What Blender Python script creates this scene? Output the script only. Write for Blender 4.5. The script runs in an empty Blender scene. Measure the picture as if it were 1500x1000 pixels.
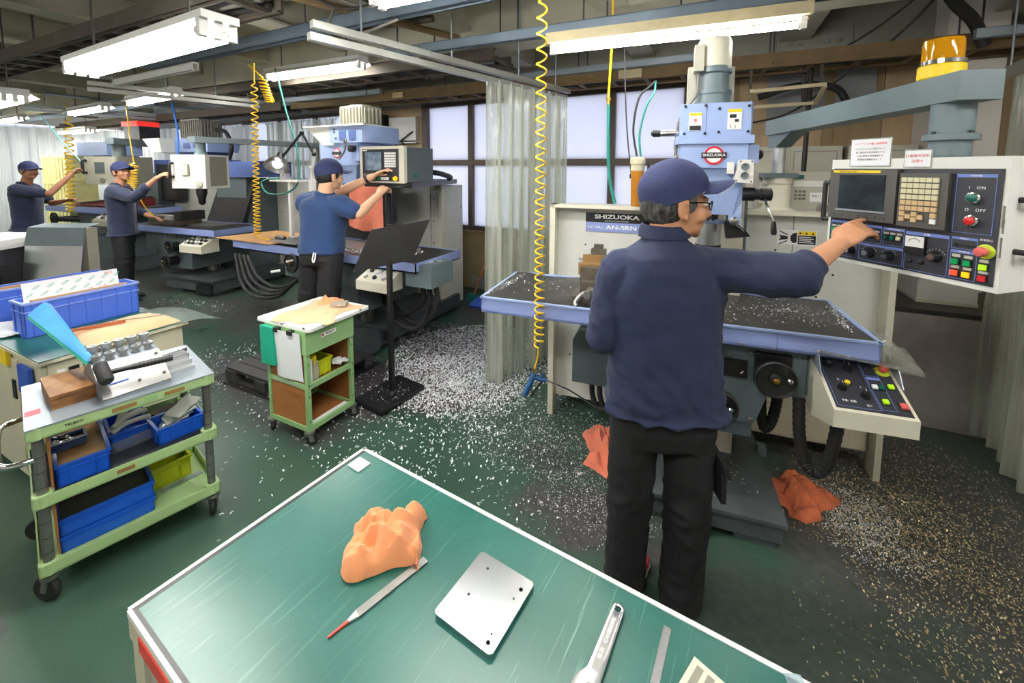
import bpy, bmesh, math, random
from mathutils import Vector, Matrix, noise
from math import sin, cos, pi, radians

# ------------------------------------------------------------------ camera, world, exposure
scene = bpy.context.scene
COL = scene.collection
cam_data = bpy.data.cameras.new('camera')
cam = bpy.data.objects.new('camera', cam_data)
COL.objects.link(cam)
cam.matrix_world = (Matrix.Translation((0, 0, 1.65)) @ Matrix.Rotation(radians(26), 4, 'Z')
                    @ Matrix.Rotation(radians(90 - 5.12), 4, 'X') @ Matrix.Rotation(radians(0.3), 4, 'Z'))
cam_data.sensor_width = 36.0
cam_data.lens = 36.0 * 613 / 1500
cam_data.shift_y = -(500 - 302.6) / 1500
cam_data.clip_start = 0.02
scene.camera = cam
world = bpy.data.worlds.new('world')
scene.world = world
world.use_nodes = True
bg = world.node_tree.nodes['Background']
bg.inputs[0].default_value = (0.93, 0.95, 1.0, 1)
bg.inputs[1].default_value = 3.2
vs = scene.view_settings
vs.view_transform = 'Standard'
vs.look = 'None'
vs.gamma = 1.0
vs.use_curve_mapping = False
vs.exposure = 0.60
LAMP_POWER = 52.0
scene.cycles.max_bounces = 7
scene.cycles.diffuse_bounces = 4
scene.cycles.glossy_bounces = 3
scene.cycles.transmission_bounces = 5
scene.cycles.transparent_max_bounces = 10
scene.cycles.caustics_reflective = False
scene.cycles.caustics_refractive = False
scene.cycles.sample_clamp_indirect = 6.0
scene.cycles.use_denoising = True
random.seed(11)

# ------------------------------------------------------------------ materials
def lin(h):
    h = h.lstrip('#')
    v = [int(h[i:i + 2], 16) / 255 for i in (0, 2, 4)]
    return tuple((c / 12.92 if c <= .04045 else ((c + .055) / 1.055) ** 2.4) for c in v)

MATS = {}
def mat(name, col, rough=.5, metal=0.0, var=.12, scale=8.0, bump=0.0, bscale=40.0, stretch=None, col2=None,
        emit=0.0, alpha=1.0, trans=0.0, coat=0.0, spec=.5, sheen=0.0, rvar=.04):
    if name in MATS:
        return MATS[name]
    m = bpy.data.materials.new(name)
    m.use_nodes = True
    nt = m.node_tree
    b = nt.nodes['Principled BSDF']
    c = lin(col) if isinstance(col, str) else col
    tc = nt.nodes.new('ShaderNodeTexCoord')
    mp = nt.nodes.new('ShaderNodeMapping')
    nt.links.new(tc.outputs['Object'], mp.inputs[0])
    if stretch:
        mp.inputs['Scale'].default_value = stretch
    n = nt.nodes.new('ShaderNodeTexNoise')
    n.inputs['Scale'].default_value = scale
    n.inputs['Detail'].default_value = 6
    n.inputs['Roughness'].default_value = .62
    nt.links.new(mp.outputs[0], n.inputs['Vector'])
    if col2:
        rp = nt.nodes.new('ShaderNodeValToRGB')
        rp.color_ramp.elements[0].position = .38
        rp.color_ramp.elements[1].position = .66
        rp.color_ramp.elements[0].color = (*c, 1)
        rp.color_ramp.elements[1].color = (*lin(col2), 1)
        nt.links.new(n.outputs['Fac'], rp.inputs[0])
        nt.links.new(rp.outputs[0], b.inputs['Base Color'])
    elif var > 0:
        mr = nt.nodes.new('ShaderNodeMapRange')
        mr.inputs['From Min'].default_value = .3
        mr.inputs['From Max'].default_value = .7
        mr.inputs['To Min'].default_value = 1 - var
        mr.inputs['To Max'].default_value = 1 + var
        nt.links.new(n.outputs['Fac'], mr.inputs['Value'])
        vm = nt.nodes.new('ShaderNodeVectorMath')
        vm.operation = 'SCALE'
        vm.inputs[0].default_value = c
        nt.links.new(mr.outputs[0], vm.inputs['Scale'])
        nt.links.new(vm.outputs[0], b.inputs['Base Color'])
    else:
        b.inputs['Base Color'].default_value = (*c, 1)
    if rvar > 0:
        mr2 = nt.nodes.new('ShaderNodeMapRange')
        mr2.inputs['From Min'].default_value = .3
        mr2.inputs['From Max'].default_value = .7
        mr2.inputs['To Min'].default_value = max(.03, rough - rvar)
        mr2.inputs['To Max'].default_value = min(1, rough + rvar)
        nt.links.new(n.outputs['Fac'], mr2.inputs['Value'])
        nt.links.new(mr2.outputs[0], b.inputs['Roughness'])
    else:
        b.inputs['Roughness'].default_value = rough
    b.inputs['Metallic'].default_value = metal
    b.inputs['Specular IOR Level'].default_value = spec
    b.inputs['Coat Weight'].default_value = coat
    if sheen:
        b.inputs['Sheen Weight'].default_value = sheen
    if trans:
        b.inputs['Transmission Weight'].default_value = trans
        b.inputs['IOR'].default_value = 1.2
    if alpha < 1:
        b.inputs['Alpha'].default_value = alpha
    if emit:
        b.inputs['Emission Color'].default_value = (*c, 1)
        b.inputs['Emission Strength'].default_value = emit
    if bump:
        n2 = nt.nodes.new('ShaderNodeTexNoise')
        n2.inputs['Scale'].default_value = bscale
        n2.inputs['Detail'].default_value = 5
        nt.links.new(mp.outputs[0], n2.inputs['Vector'])
        bp = nt.nodes.new('ShaderNodeBump')
        bp.inputs['Strength'].default_value = bump
        bp.inputs['Distance'].default_value = .01
        nt.links.new(n2.outputs['Fac'], bp.inputs['Height'])
        nt.links.new(bp.outputs[0], b.inputs['Normal'])
    MATS[name] = m
    return m

mat('black', '#17181a', .45)
mat('blackrub', '#1b1c1e', .7, bump=.2)
mat('darkmetal', '#3a3a3a', .4, .6, var=.3)
mat('steel', '#c6c8ca', .34, .75, var=.06)
mat('steel_dull', '#8b8b88', .45, .85, var=.25)
mat('chrome', '#d8dadc', .12, 1.0, var=.04)
mat('alu', '#c9cccf', .24, 1.0, var=.03, scale=5, rvar=0)
mat('brass', '#b08a3c', .3, .9)
mat('cream', '#d6d2bf', .45, var=.07, scale=5)
mat('offwhite', '#e2e2db', .45, var=.07, scale=3, col2=None)
mat('guardwhite', '#d6d6cd', .42, var=.10, scale=2.2, bump=.02)
mat('white', '#f0f0ee', .5, var=.03)
mat('paper', '#eceef2', .7, var=.02)
mat('mblue', '#9bb0dc', .35, var=.06, scale=6)
mat('trayblue', '#8b9bd0', .45, var=.08, scale=6)
mat('navyblue', '#4a5f96', .5, var=.12)
mat('mgrey', '#535e61', .45, var=.14, scale=5, bump=.03)
mat('mgrey2', '#617074', .4, var=.10, scale=5)
mat('basegrey', '#4c5355', .45, var=.22, scale=7, bump=.05)
mat('rubbermat', '#2b2a29', .35, var=.25, scale=6)
mat('consoledark', '#2b2c33', .5, var=.06)
mat('unitgrey', '#4b4a47', .55, var=.05)
mat('panelline', '#6f83c8', .5, var=0)
mat('keybeige', '#cfcaa8', .5, var=.05)
mat('keytan', '#c9ac82', .5, var=.05)
mat('screen', '#20242e', .15, var=.2, scale=12, col2='#2d3a3e')
mat('screenlit', '#5d6f85', .2, var=.2, scale=20, col2='#8fa0b0')
mat('btn_green', '#0f9a58', .3, var=0)
mat('btn_dgreen', '#0b5a4c', .3, var=0)
mat('btn_red', '#c8242a', .3, var=0)
mat('btn_lime', '#a8d820', .3, var=0, emit=.25)
mat('btn_redlit', '#ff4a30', .3, var=0, emit=.6)
mat('btn_orange', '#ffae10', .3, var=0, emit=.6)
mat('estopred', '#d2605a', .4, var=.05)
mat('estopyel', '#bcd230', .4, var=.03)
mat('yellow', '#f2d21c', .4, var=.05)
mat('hoseyel', '#f4c824', .28, var=.06, coat=.4)
mat('yellowbin', '#c8d022', .45, var=.08)
mat('amber', '#e8a010', .12, var=.05, trans=.35, coat=.5)
mat('binblue', '#1c5fd2', .4, var=.08, scale=5)
mat('binblue2', '#4a6fd6', .45, var=.08, scale=5)
mat('folderblue', '#4aa0e6', .35, var=.08)
mat('cartgreen', '#a6c489', .45, var=.08, scale=6)
mat('cartgreen2', '#8fb67d', .45, var=.10, scale=6)
mat('rust', '#8a6a3c', .7, var=.2, scale=20)
mat('hardboard', '#9a6434', .6, var=.14, scale=12, bump=.05)
mat('cardboard', '#b48a5a', .75, var=.08)
mat('tealmat', '#1d5a50', .32, var=.14, scale=4)
mat('cabinet_cream', '#cfc9b0', .5, var=.07)
mat('pallet', '#3c3c3e', .6, var=.15, scale=8)
mat('orangecloth', '#ec9a68', .9, var=.06, scale=9, bump=.15, bscale=500, sheen=.2)
mat('salmoncloth', '#ee8466', .9, var=.12, scale=9, bump=.2, bscale=450, sheen=.2)
mat('peachcloth', '#f4bf92', .9, var=.08, scale=9, bump=.4, bscale=220, sheen=.3)
mat('gunblue', '#2c5686', .4, var=.05)
mat('rag', '#cc6e48', .9, var=.25, scale=14, bump=.5, bscale=200)
mat('skin', '#c58e6b', .5, var=.09, scale=14, bump=.06, bscale=120)
mat('skin_tan', '#9c6a50', .5, var=.09, scale=14)
mat('skin_mid', '#b78263', .5, var=.09, scale=14)
mat('skin_pale', '#dfae8c', .5, var=.08, scale=14)
mat('lips', '#a6665a', .5, var=.05)
mat('hair', '#221f1e', .5, var=.5, scale=60, col2='#6b6866', stretch=(1, 1, .25), bump=.6, bscale=150)
mat('hairblack', '#17161a', .45, var=.3, scale=60, bump=.6, bscale=150)
mat('shirt_navy', '#1b2543', .85, var=.10, scale=6, bump=.25, bscale=14, sheen=.05)
mat('shirt_blue', '#183663', .85, var=.08, scale=6, bump=.25, bscale=16, sheen=.15)
mat('shirt_dark', '#1b2440', .85, var=.10, scale=6, bump=.25, bscale=16, sheen=.15)
mat('pants', '#0f1014', .8, var=.12, scale=8, bump=.3, bscale=14)
mat('capnavy', '#2a325a', .85, var=.10, scale=25, bump=.35, bscale=260)
mat('shoe_red', '#d8483f', .5, var=.06)
mat('shoe_dark', '#26262a', .5, var=.06)
mat('glassesblack', '#101216', .25, var=0)
mat('galv', '#9aa4ac', .4, .55, var=.12, scale=5)
mat('strut', '#66737f', .45, .5, var=.16, scale=5)
mat('railalu', '#b9bbb4', .35, .6, var=.06)
mat('traybrown', '#6a5638', .75, var=.3, scale=6)
mat('traydark', '#4a4238', .75, var=.3, scale=6)
mat('pipedark', '#3b3a38', .6, var=.2)
mat('cable', '#232325', .6, var=.2)
mat('cablegrey', '#77746c', .6, var=.2)
mat('greenhose', '#1c7a70', .4, var=.05)
mat('bluehose', '#2f66b8', .4, var=.05)
mat('aqua', '#6fb4ac', .4, var=.05)
mat('ceil', '#a39f90', .85, var=.12, scale=1.5)
mat('ceilbeam', '#b0ac9a', .85, var=.12, scale=2)
mat('girder', '#8a8a7e', .6, var=.14, scale=3)
mat('framebrown', '#52443c', .5, var=.12)
mat('plywood', '#b49c7c', .75, var=.12, scale=3, stretch=(6, 6, .6))
mat('plywood_dark', '#8f7c5c', .75, var=.16, scale=3, stretch=(6, 6, .6))
mat('plaster', '#85785a', .9, var=.2, scale=2.2, col2='#a08a5e', bump=.1, bscale=12)
mat('plasterbare', '#8c8c8a', .9, var=.15, scale=8)
mat('plasteredge', '#c9bda2', .9, var=.1, scale=10)
mat('concrete', '#8d8784', .85, var=.22, scale=3.5, bump=.1, bscale=14, col2='#77706a')
mat('greywall', '#8f9196', .8, var=.08, scale=1.5)
mat('pillarwhite', '#d6d0c8', .7, var=.05, scale=2)
mat('elecbox', '#b8b6a6', .5, var=.07)
mat('elecbox_dark', '#8d8a7c', .55, var=.1)
mat('redtape', '#d8453c', .5, var=.1)
mat('bluetape', '#2e55b8', .5, var=.1)
mat('pinktag', '#f0606a', .5, var=.05)
mat('woodbox', '#865c2c', .5, var=.3, scale=9, stretch=(2, 1, 5), bump=.08, col2='#5a3818')
mat('woodhandle', '#a05c34', .6, var=.15)
mat('lamphousing', '#d8d8d4', .4, var=.04)
mat('rustywhite', '#b3a684', .6, var=.15, scale=9)
mat('reflector', '#6a6a6a', .3, .8, var=.05)
mat('crate_rim', '#8fa6ea', .45, var=.05)
mat('tube', (1.0, .98, .94), .4, var=0, emit=LAMP_POWER, rvar=0)
mat('bulb', (1.0, .95, .86), .4, var=0, emit=9, rvar=0)
mat('beaconred', '#e03028', .3, var=0, emit=.5)
mat('oil', '#c98532', .15, var=.08, trans=.3)
mat('plasticmilk', '#d8cfae', .35, var=.05, trans=.2)
mat('bottleclear', '#cfc8b4', .25, var=.05, trans=.3)
mat('redsheet', '#7c2a2a', .5, var=.15)
mat('copper', '#b4663a', .35, .85)
mat('lilacglass', '#a9b6dc', .3, var=.05)
mat('yellowdrum', '#e9e39c', .7, var=.1)
mat('tealbinder', '#0fa284', .45, var=.05)
mat('toolsteel', '#6d665c', .42, .7, var=.3, scale=16)

def thin_mat(name, col, alpha, rough=.12, streak=0.0):
    m = bpy.data.materials.new(name)
    m.use_nodes = True
    nt = m.node_tree
    b = nt.nodes['Principled BSDF']
    out = nt.nodes['Material Output']
    b.inputs['Base Color'].default_value = (*lin(col), 1)
    b.inputs['Roughness'].default_value = rough
    tl = nt.nodes.new('ShaderNodeBsdfTranslucent')
    tl.inputs[0].default_value = (*lin(col), 1)
    mx0 = nt.nodes.new('ShaderNodeMixShader')
    mx0.inputs[0].default_value = .5
    nt.links.new(b.outputs[0], mx0.inputs[1])
    nt.links.new(tl.outputs[0], mx0.inputs[2])
    tr = nt.nodes.new('ShaderNodeBsdfTransparent')
    tr.inputs[0].default_value = (.97, .98, .95, 1)
    mx = nt.nodes.new('ShaderNodeMixShader')
    if streak:
        tc = nt.nodes.new('ShaderNodeTexCoord')
        mp = nt.nodes.new('ShaderNodeMapping')
        mp.inputs['Scale'].default_value = (14, 14, .5)
        n = nt.nodes.new('ShaderNodeTexNoise')
        n.inputs['Scale'].default_value = 2
        n.inputs['Detail'].default_value = 4
        nt.links.new(tc.outputs['Object'], mp.inputs[0])
        nt.links.new(mp.outputs[0], n.inputs[0])
        mr = nt.nodes.new('ShaderNodeMapRange')
        mr.inputs['From Min'].default_value = .3
        mr.inputs['From Max'].default_value = .7
        mr.inputs['To Min'].default_value = alpha - streak
        mr.inputs['To Max'].default_value = alpha + streak
        nt.links.new(n.outputs['Fac'], mr.inputs[0])
        nt.links.new(mr.outputs[0], mx.inputs[0])
    else:
        mx.inputs[0].default_value = alpha
    nt.links.new(tr.outputs[0], mx.inputs[1])
    nt.links.new(mx0.outputs[0], mx.inputs[2])
    nt.links.new(mx.outputs[0], out.inputs[0])
    MATS[name] = m
    return m
thin_mat('pvc', '#dfe2d8', .40, .12, .22)
thin_mat('pvc_white', '#eef0f0', .75, .3, .12)
thin_mat('acrylic', '#b8b8ae', .42, .1, .12)
thin_mat('acrylic_clear', '#d5d8d8', .30, .08)
thin_mat('filmclear', '#cfe0da', .35, .1)
thin_mat('milkfilm', '#bcd2dc', .6, .3)

def frosted():
    m = bpy.data.materials.new('frosted')
    m.use_nodes = True
    nt = m.node_tree
    out = nt.nodes['Material Output']
    b = nt.nodes['Principled BSDF']
    b.inputs['Base Color'].default_value = (*lin('#cdd1dc'), 1)
    b.inputs['Roughness'].default_value = .35
    tl = nt.nodes.new('ShaderNodeBsdfTranslucent')
    tl.inputs[0].default_value = (*lin('#d8dae4'), 1)
    tc = nt.nodes.new('ShaderNodeTexCoord')
    w = nt.nodes.new('ShaderNodeTexVoronoi')
    w.inputs['Scale'].default_value = 55
    nt.links.new(tc.outputs['Object'], w.inputs['Vector'])
    bp = nt.nodes.new('ShaderNodeBump')
    bp.inputs['Strength'].default_value = .35
    bp.inputs['Distance'].default_value = .004
    nt.links.new(w.outputs['Distance'], bp.inputs['Height'])
    nt.links.new(bp.outputs[0], b.inputs['Normal'])
    mx = nt.nodes.new('ShaderNodeMixShader')
    mx.inputs[0].default_value = .55
    nt.links.new(b.outputs[0], mx.inputs[1])
    nt.links.new(tl.outputs[0], mx.inputs[2])
    nt.links.new(mx.outputs[0], out.inputs[0])
    MATS['frosted'] = m
frosted()

# ------------------------------------------------------------------ mesh building
def basis(d):
    d = Vector(d).normalized()
    a = Vector((0, 0, 1)) if abs(d.z) < .9 else Vector((1, 0, 0))
    x = a.cross(d).normalized()
    return x, d.cross(x)

class G:
    """collects shapes and links them as ONE mesh object"""
    def __init__(s):
        s.bm = bmesh.new()
    def _v(s, pts):
        return [s.bm.verts.new(p) for p in pts]
    def face(s, vs_):
        try:
            return s.bm.faces.new(vs_)
        except ValueError:
            return None
    def bx(s, x0, x1, y0, y1, z0, z1, M=None):
        P = [Vector(p) for p in ((x0, y0, z0), (x1, y0, z0), (x1, y1, z0), (x0, y1, z0), (x0, y0, z1), (x1, y0, z1), (x1, y1, z1), (x0, y1, z1))]
        if M is not None:
            P = [M @ p for p in P]
        v = s._v(P)
        for f in ((0, 3, 2, 1), (4, 5, 6, 7), (0, 1, 5, 4), (1, 2, 6, 5), (2, 3, 7, 6), (3, 0, 4, 7)):
            s.face([v[i] for i in f])
        return s
    def box(s, c, size, rz=0.0, rx=0.0, ry=0.0):
        M = Matrix.Translation(c) @ Matrix.Rotation(rz, 4, 'Z') @ Matrix.Rotation(ry, 4, 'Y') @ Matrix.Rotation(rx, 4, 'X')
        a, b, d = [q / 2 for q in size]
        return s.bx(-a, a, -b, b, -d, d, M)
    def hexa(s, P):
        v = s._v(P)
        for f in ((0, 3, 2, 1), (4, 5, 6, 7), (0, 1, 5, 4), (1, 2, 6, 5), (2, 3, 7, 6), (3, 0, 4, 7)):
            s.face([v[i] for i in f])
        return s
    def bar(s, p0, p1, w, h=None):
        p0, p1 = Vector(p0), Vector(p1)
        h = h or w
        x, y = basis(p1 - p0)
        P = []
        for p in (p0, p1):
            for a, b in ((-1, -1), (1, -1), (1, 1), (-1, 1)):
                P.append(p + x * a * w / 2 + y * b * h / 2)
        return s.hexa(P)
    def cyl(s, p0, p1, r, r2=None, n=20, caps=True):
        r2 = r if r2 is None else r2
        p0, p1 = Vector(p0), Vector(p1)
        x, y = basis(p1 - p0)
        A = s._v([p0 + (x * cos(2 * pi * i / n) + y * sin(2 * pi * i / n)) * r for i in range(n)])
        B = s._v([p1 + (x * cos(2 * pi * i / n) + y * sin(2 * pi * i / n)) * r2 for i in range(n)])
        for i in range(n):
            j = (i + 1) % n
            s.face([A[i], A[j], B[j], B[i]])
        if caps:
            s.face(A[::-1]); s.face(B)
        return s
    def lathe(s, c, prof, axis=(0, 0, 1), n=24, caps=True):
        c = Vector(c)
        a = Vector(axis).normalized()
        x, y = basis(a)
        rings = []
        for r, h in prof:
            rings.append(s._v([c + a * h + (x * cos(2 * pi * i / n) + y * sin(2 * pi * i / n)) * max(r, 1e-4) for i in range(n)]))
        for A, B in zip(rings, rings[1:]):
            for i in range(n):
                j = (i + 1) % n
                s.face([A[i], A[j], B[j], B[i]])
        if caps:
            s.face(rings[0][::-1]); s.face(rings[-1])
        return s
    def tube(s, pts, r, n=8, rad=None, caps=True, flat=None):
        pts = [Vector(p) for p in pts]
        N = len(pts)
        up = None
        rings = []
        for i, p in enumerate(pts):
            t = (pts[min(i + 1, N - 1)] - pts[max(i - 1, 0)]).normalized()
            if up is None:
                x, y = basis(t)
            else:
                x = (up - t * up.dot(t))
                x = x.normalized() if x.length > 1e-6 else basis(t)[0]
                y = t.cross(x)
            up = x
            rr = rad[i] if rad else r
            rings.append(s._v([p + (x * cos(2 * pi * k / n) + y * sin(2 * pi * k / n) * (flat or 1)) * rr for k in range(n)]))
        for A, B in zip(rings, rings[1:]):
            for k in range(n):
                j = (k + 1) % n
                s.face([A[k], A[j], B[j], B[k]])
        if caps:
            s.face(rings[0][::-1]); s.face(rings[-1])
        return s
    def prism(s, poly, z0, z1, M=None):
        M = M or Matrix.Identity(4)
        A = s._v([M @ Vector((x, y, z0)) for x, y in poly])
        B = s._v([M @ Vector((x, y, z1)) for x, y in poly])
        n = len(poly)
        s.face(A[::-1]); s.face(B)
        for i in range(n):
            j = (i + 1) % n
            s.face([A[i], A[j], B[j], B[i]])
        return s
    def sph(s, c, r, n=14, m=9, M=None):
        r = r if hasattr(r, '__len__') else (r, r, r)
        M = M or Matrix.Identity(4)
        rows = []
        for i in range(m + 1):
            th = pi * i / m
            if i in (0, m):
                rows.append(s._v([Vector(c) + M @ Vector((0, 0, r[2] * cos(th)))]))
            else:
                rows.append(s._v([Vector(c) + M @ Vector((r[0] * sin(th) * cos(2 * pi * k / n), r[1] * sin(th) * sin(2 * pi * k / n), r[2] * cos(th))) for k in range(n)]))
        for A, B in zip(rows, rows[1:]):
            for k in range(n):
                j = (k + 1) % n
                if len(A) == 1:
                    s.face([A[0], B[k], B[j]])
                elif len(B) == 1:
                    s.face([A[k], B[0], A[j]])
                else:
                    s.face([A[k], B[k], B[j], A[j]])
        return s
    def sheet(s, grid, th=.001):
        """grid of points -> sheet with a thickness"""
        R, C = len(grid), len(grid[0])
        P = [[Vector(p) for p in row] for row in grid]
        N = [[None] * C for _ in range(R)]
        for i in range(R):
            for j in range(C):
                a = P[min(i + 1, R - 1)][j] - P[max(i - 1, 0)][j]
                b = P[i][min(j + 1, C - 1)] - P[i][max(j - 1, 0)]
                q = a.cross(b)
                N[i][j] = q.normalized() if q.length > 1e-9 else Vector((0, 0, 1))
        A = [s._v([P[i][j] + N[i][j] * th / 2 for j in range(C)]) for i in range(R)]
        B = [s._v([P[i][j] - N[i][j] * th / 2 for j in range(C)]) for i in range(R)]
        for i in range(R - 1):
            for j in range(C - 1):
                s.face([A[i][j], A[i + 1][j], A[i + 1][j + 1], A[i][j + 1]])
                s.face([B[i][j], B[i][j + 1], B[i + 1][j + 1], B[i + 1][j]])
        for i in range(R - 1):
            s.face([A[i][0], B[i][0], B[i + 1][0], A[i + 1][0]])
            s.face([A[i][-1], A[i + 1][-1], B[i + 1][-1], B[i][-1]])
        for j in range(C - 1):
            s.face([A[0][j], A[0][j + 1], B[0][j + 1], B[0][j]])
            s.face([A[-1][j], B[-1][j], B[-1][j + 1], A[-1][j + 1]])
        return s
    def out(s, name, m, parent=None, bev=0.0, smooth=True, seg=2, off=None):
        bm = s.bm
        if bev:
            es = [e for e in bm.edges if len(e.link_faces) == 2 and e.calc_face_angle(0) > .6]
            bmesh.ops.bevel(bm, geom=es, offset=bev, segments=seg, profile=.6, affect='EDGES', clamp_overlap=True)
        bmesh.ops.recalc_face_normals(bm, faces=bm.faces)
        if parent is not None and parent.parent is not None and parent.parent.parent is not None:
            parent = parent.parent                      # never a fourth level
        p = parent
        while off is None and p is not None:
            off = OFFS.get(p.name, {}).get('off')
            p = p.parent
        if off is not None:
            for v in bm.verts:
                v.co -= Vector(off)
        me = bpy.data.meshes.new(name)
        bm.to_mesh(me)
        bm.free()
        if smooth:
            me.polygons.foreach_set('use_smooth', [True] * len(me.polygons))
            me.set_sharp_from_angle(angle=radians(38))
        ob = bpy.data.objects.new(name, me)
        me.materials.append(MATS[m] if isinstance(m, str) else m)
        COL.objects.link(ob)
        if parent is not None:
            ob.parent = parent
        return ob

OFFS = {}
def tag(o, label, cat, group=None, kind=None):
    o['label'] = label
    o['category'] = cat
    if group: o['group'] = group
    if kind: o['kind'] = kind
    return o
def thing(name, label, cat, loc=(0, 0, 0), rz=0.0, group=None, off=None):
    """Empty at a thing's base; with off, children are written in coordinates that have off at the base"""
    o = bpy.data.objects.new(name, None)
    o.empty_display_size = .1
    COL.objects.link(o)
    o.location = loc
    o.rotation_euler = (0, 0, rz)
    if off is not None:
        OFFS[o.name] = {'off': off}
    return tag(o, label, cat, group)
def wthing(name, label, cat, base, group=None):
    """thing whose parts are written in world coordinates"""
    return thing(name, label, cat, base, 0, group, off=base)
def one(g, name, m, label, cat, base, bev=0.0, group=None, smooth=True, kind=None):
    """thing of a single mesh written in world coordinates, origin at its base"""
    o = g.out(name, m, None, bev, smooth, off=base)
    o.location = base
    return tag(o, label, cat, group, kind)
def struct(g, name, m, parent=None, bev=0.0, smooth=False):
    o = g.out(name, m, parent, bev, smooth)
    if parent is None:
        o['kind'] = 'structure'
    return o
def share(o, parent, loc=None, rot=None):
    c = o.copy()
    COL.objects.link(c)
    c.parent = parent
    if loc is not None: c.location = loc
    if rot is not None: c.rotation_euler = rot
    return c
def dup(root, loc, rz=None):
    r = root.copy()
    COL.objects.link(r)
    r.location = loc
    if rz is not None: r.rotation_euler = (0, 0, rz)
    for ch in [c for c in bpy.data.objects if c.parent == root]:
        c = ch.copy(); COL.objects.link(c); c.parent = r
        for g2 in [q for q in bpy.data.objects if q.parent == ch]:
            d = g2.copy(); COL.objects.link(d); d.parent = c
    return r
def text(s, size, m, parent, M, name='lettering', sx=1.0, align='CENTER', bold=0.0, spacing=1.0):
    cu = bpy.data.curves.new('t', 'FONT')
    cu.body = s
    cu.size = size
    cu.align_x = align
    cu.align_y = 'CENTER'
    cu.extrude = .0003
    cu.offset = bold
    cu.resolution_u = 3
    cu.space_character = spacing
    ob = bpy.data.objects.new('t', cu)
    COL.objects.link(ob)
    dg = bpy.context.evaluated_depsgraph_get()
    me = bpy.data.meshes.new_from_object(ob.evaluated_get(dg))
    bpy.data.objects.remove(ob)
    off = None
    if parent.parent is not None and parent.parent.parent is not None:
        parent = parent.parent
    p = parent
    while p is not None and off is None:
        off = OFFS.get(p.name, {}).get('off')
        p = p.parent
    T = M @ Matrix.Diagonal((sx, 1, 1, 1))
    if off is not None:
        T = Matrix.Translation(-Vector(off)) @ T
    me.transform(T)
    o = bpy.data.objects.new(name, me)
    me.materials.clear()
    me.materials.append(MATS[m])
    COL.objects.link(o)
    o.parent = parent
    return o
def catenary(p0, p1, sag, n=14):
    p0, p1 = Vector(p0), Vector(p1)
    return [p0.lerp(p1, t) - Vector((0, 0, sag * 4 * t * (1 - t))) for t in [i / n for i in range(n + 1)]]
def smoothpath(pts, n=6):
    """Catmull-Rom"""
    P = [Vector(p) for p in pts]
    P = [P[0] * 2 - P[1]] + P + [P[-1] * 2 - P[-2]]
    out = []
    for i in range(1, len(P) - 2):
        for k in range(n):
            t = k / n
            a, b, c, d = P[i - 1], P[i], P[i + 1], P[i + 2]
            out.append(.5 * ((2 * b) + (c - a) * t + (2 * a - 5 * b + 4 * c - d) * t * t + (3 * b - a - 3 * c + d) * t ** 3))
    out.append(P[-2])
    return out

# ------------------------------------------------------------------ THE SETTING
def WY(x):                       # inner face of the window wall
    return 4.765 - .05 * x
WALL_ROT = math.atan(-.05)

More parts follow.
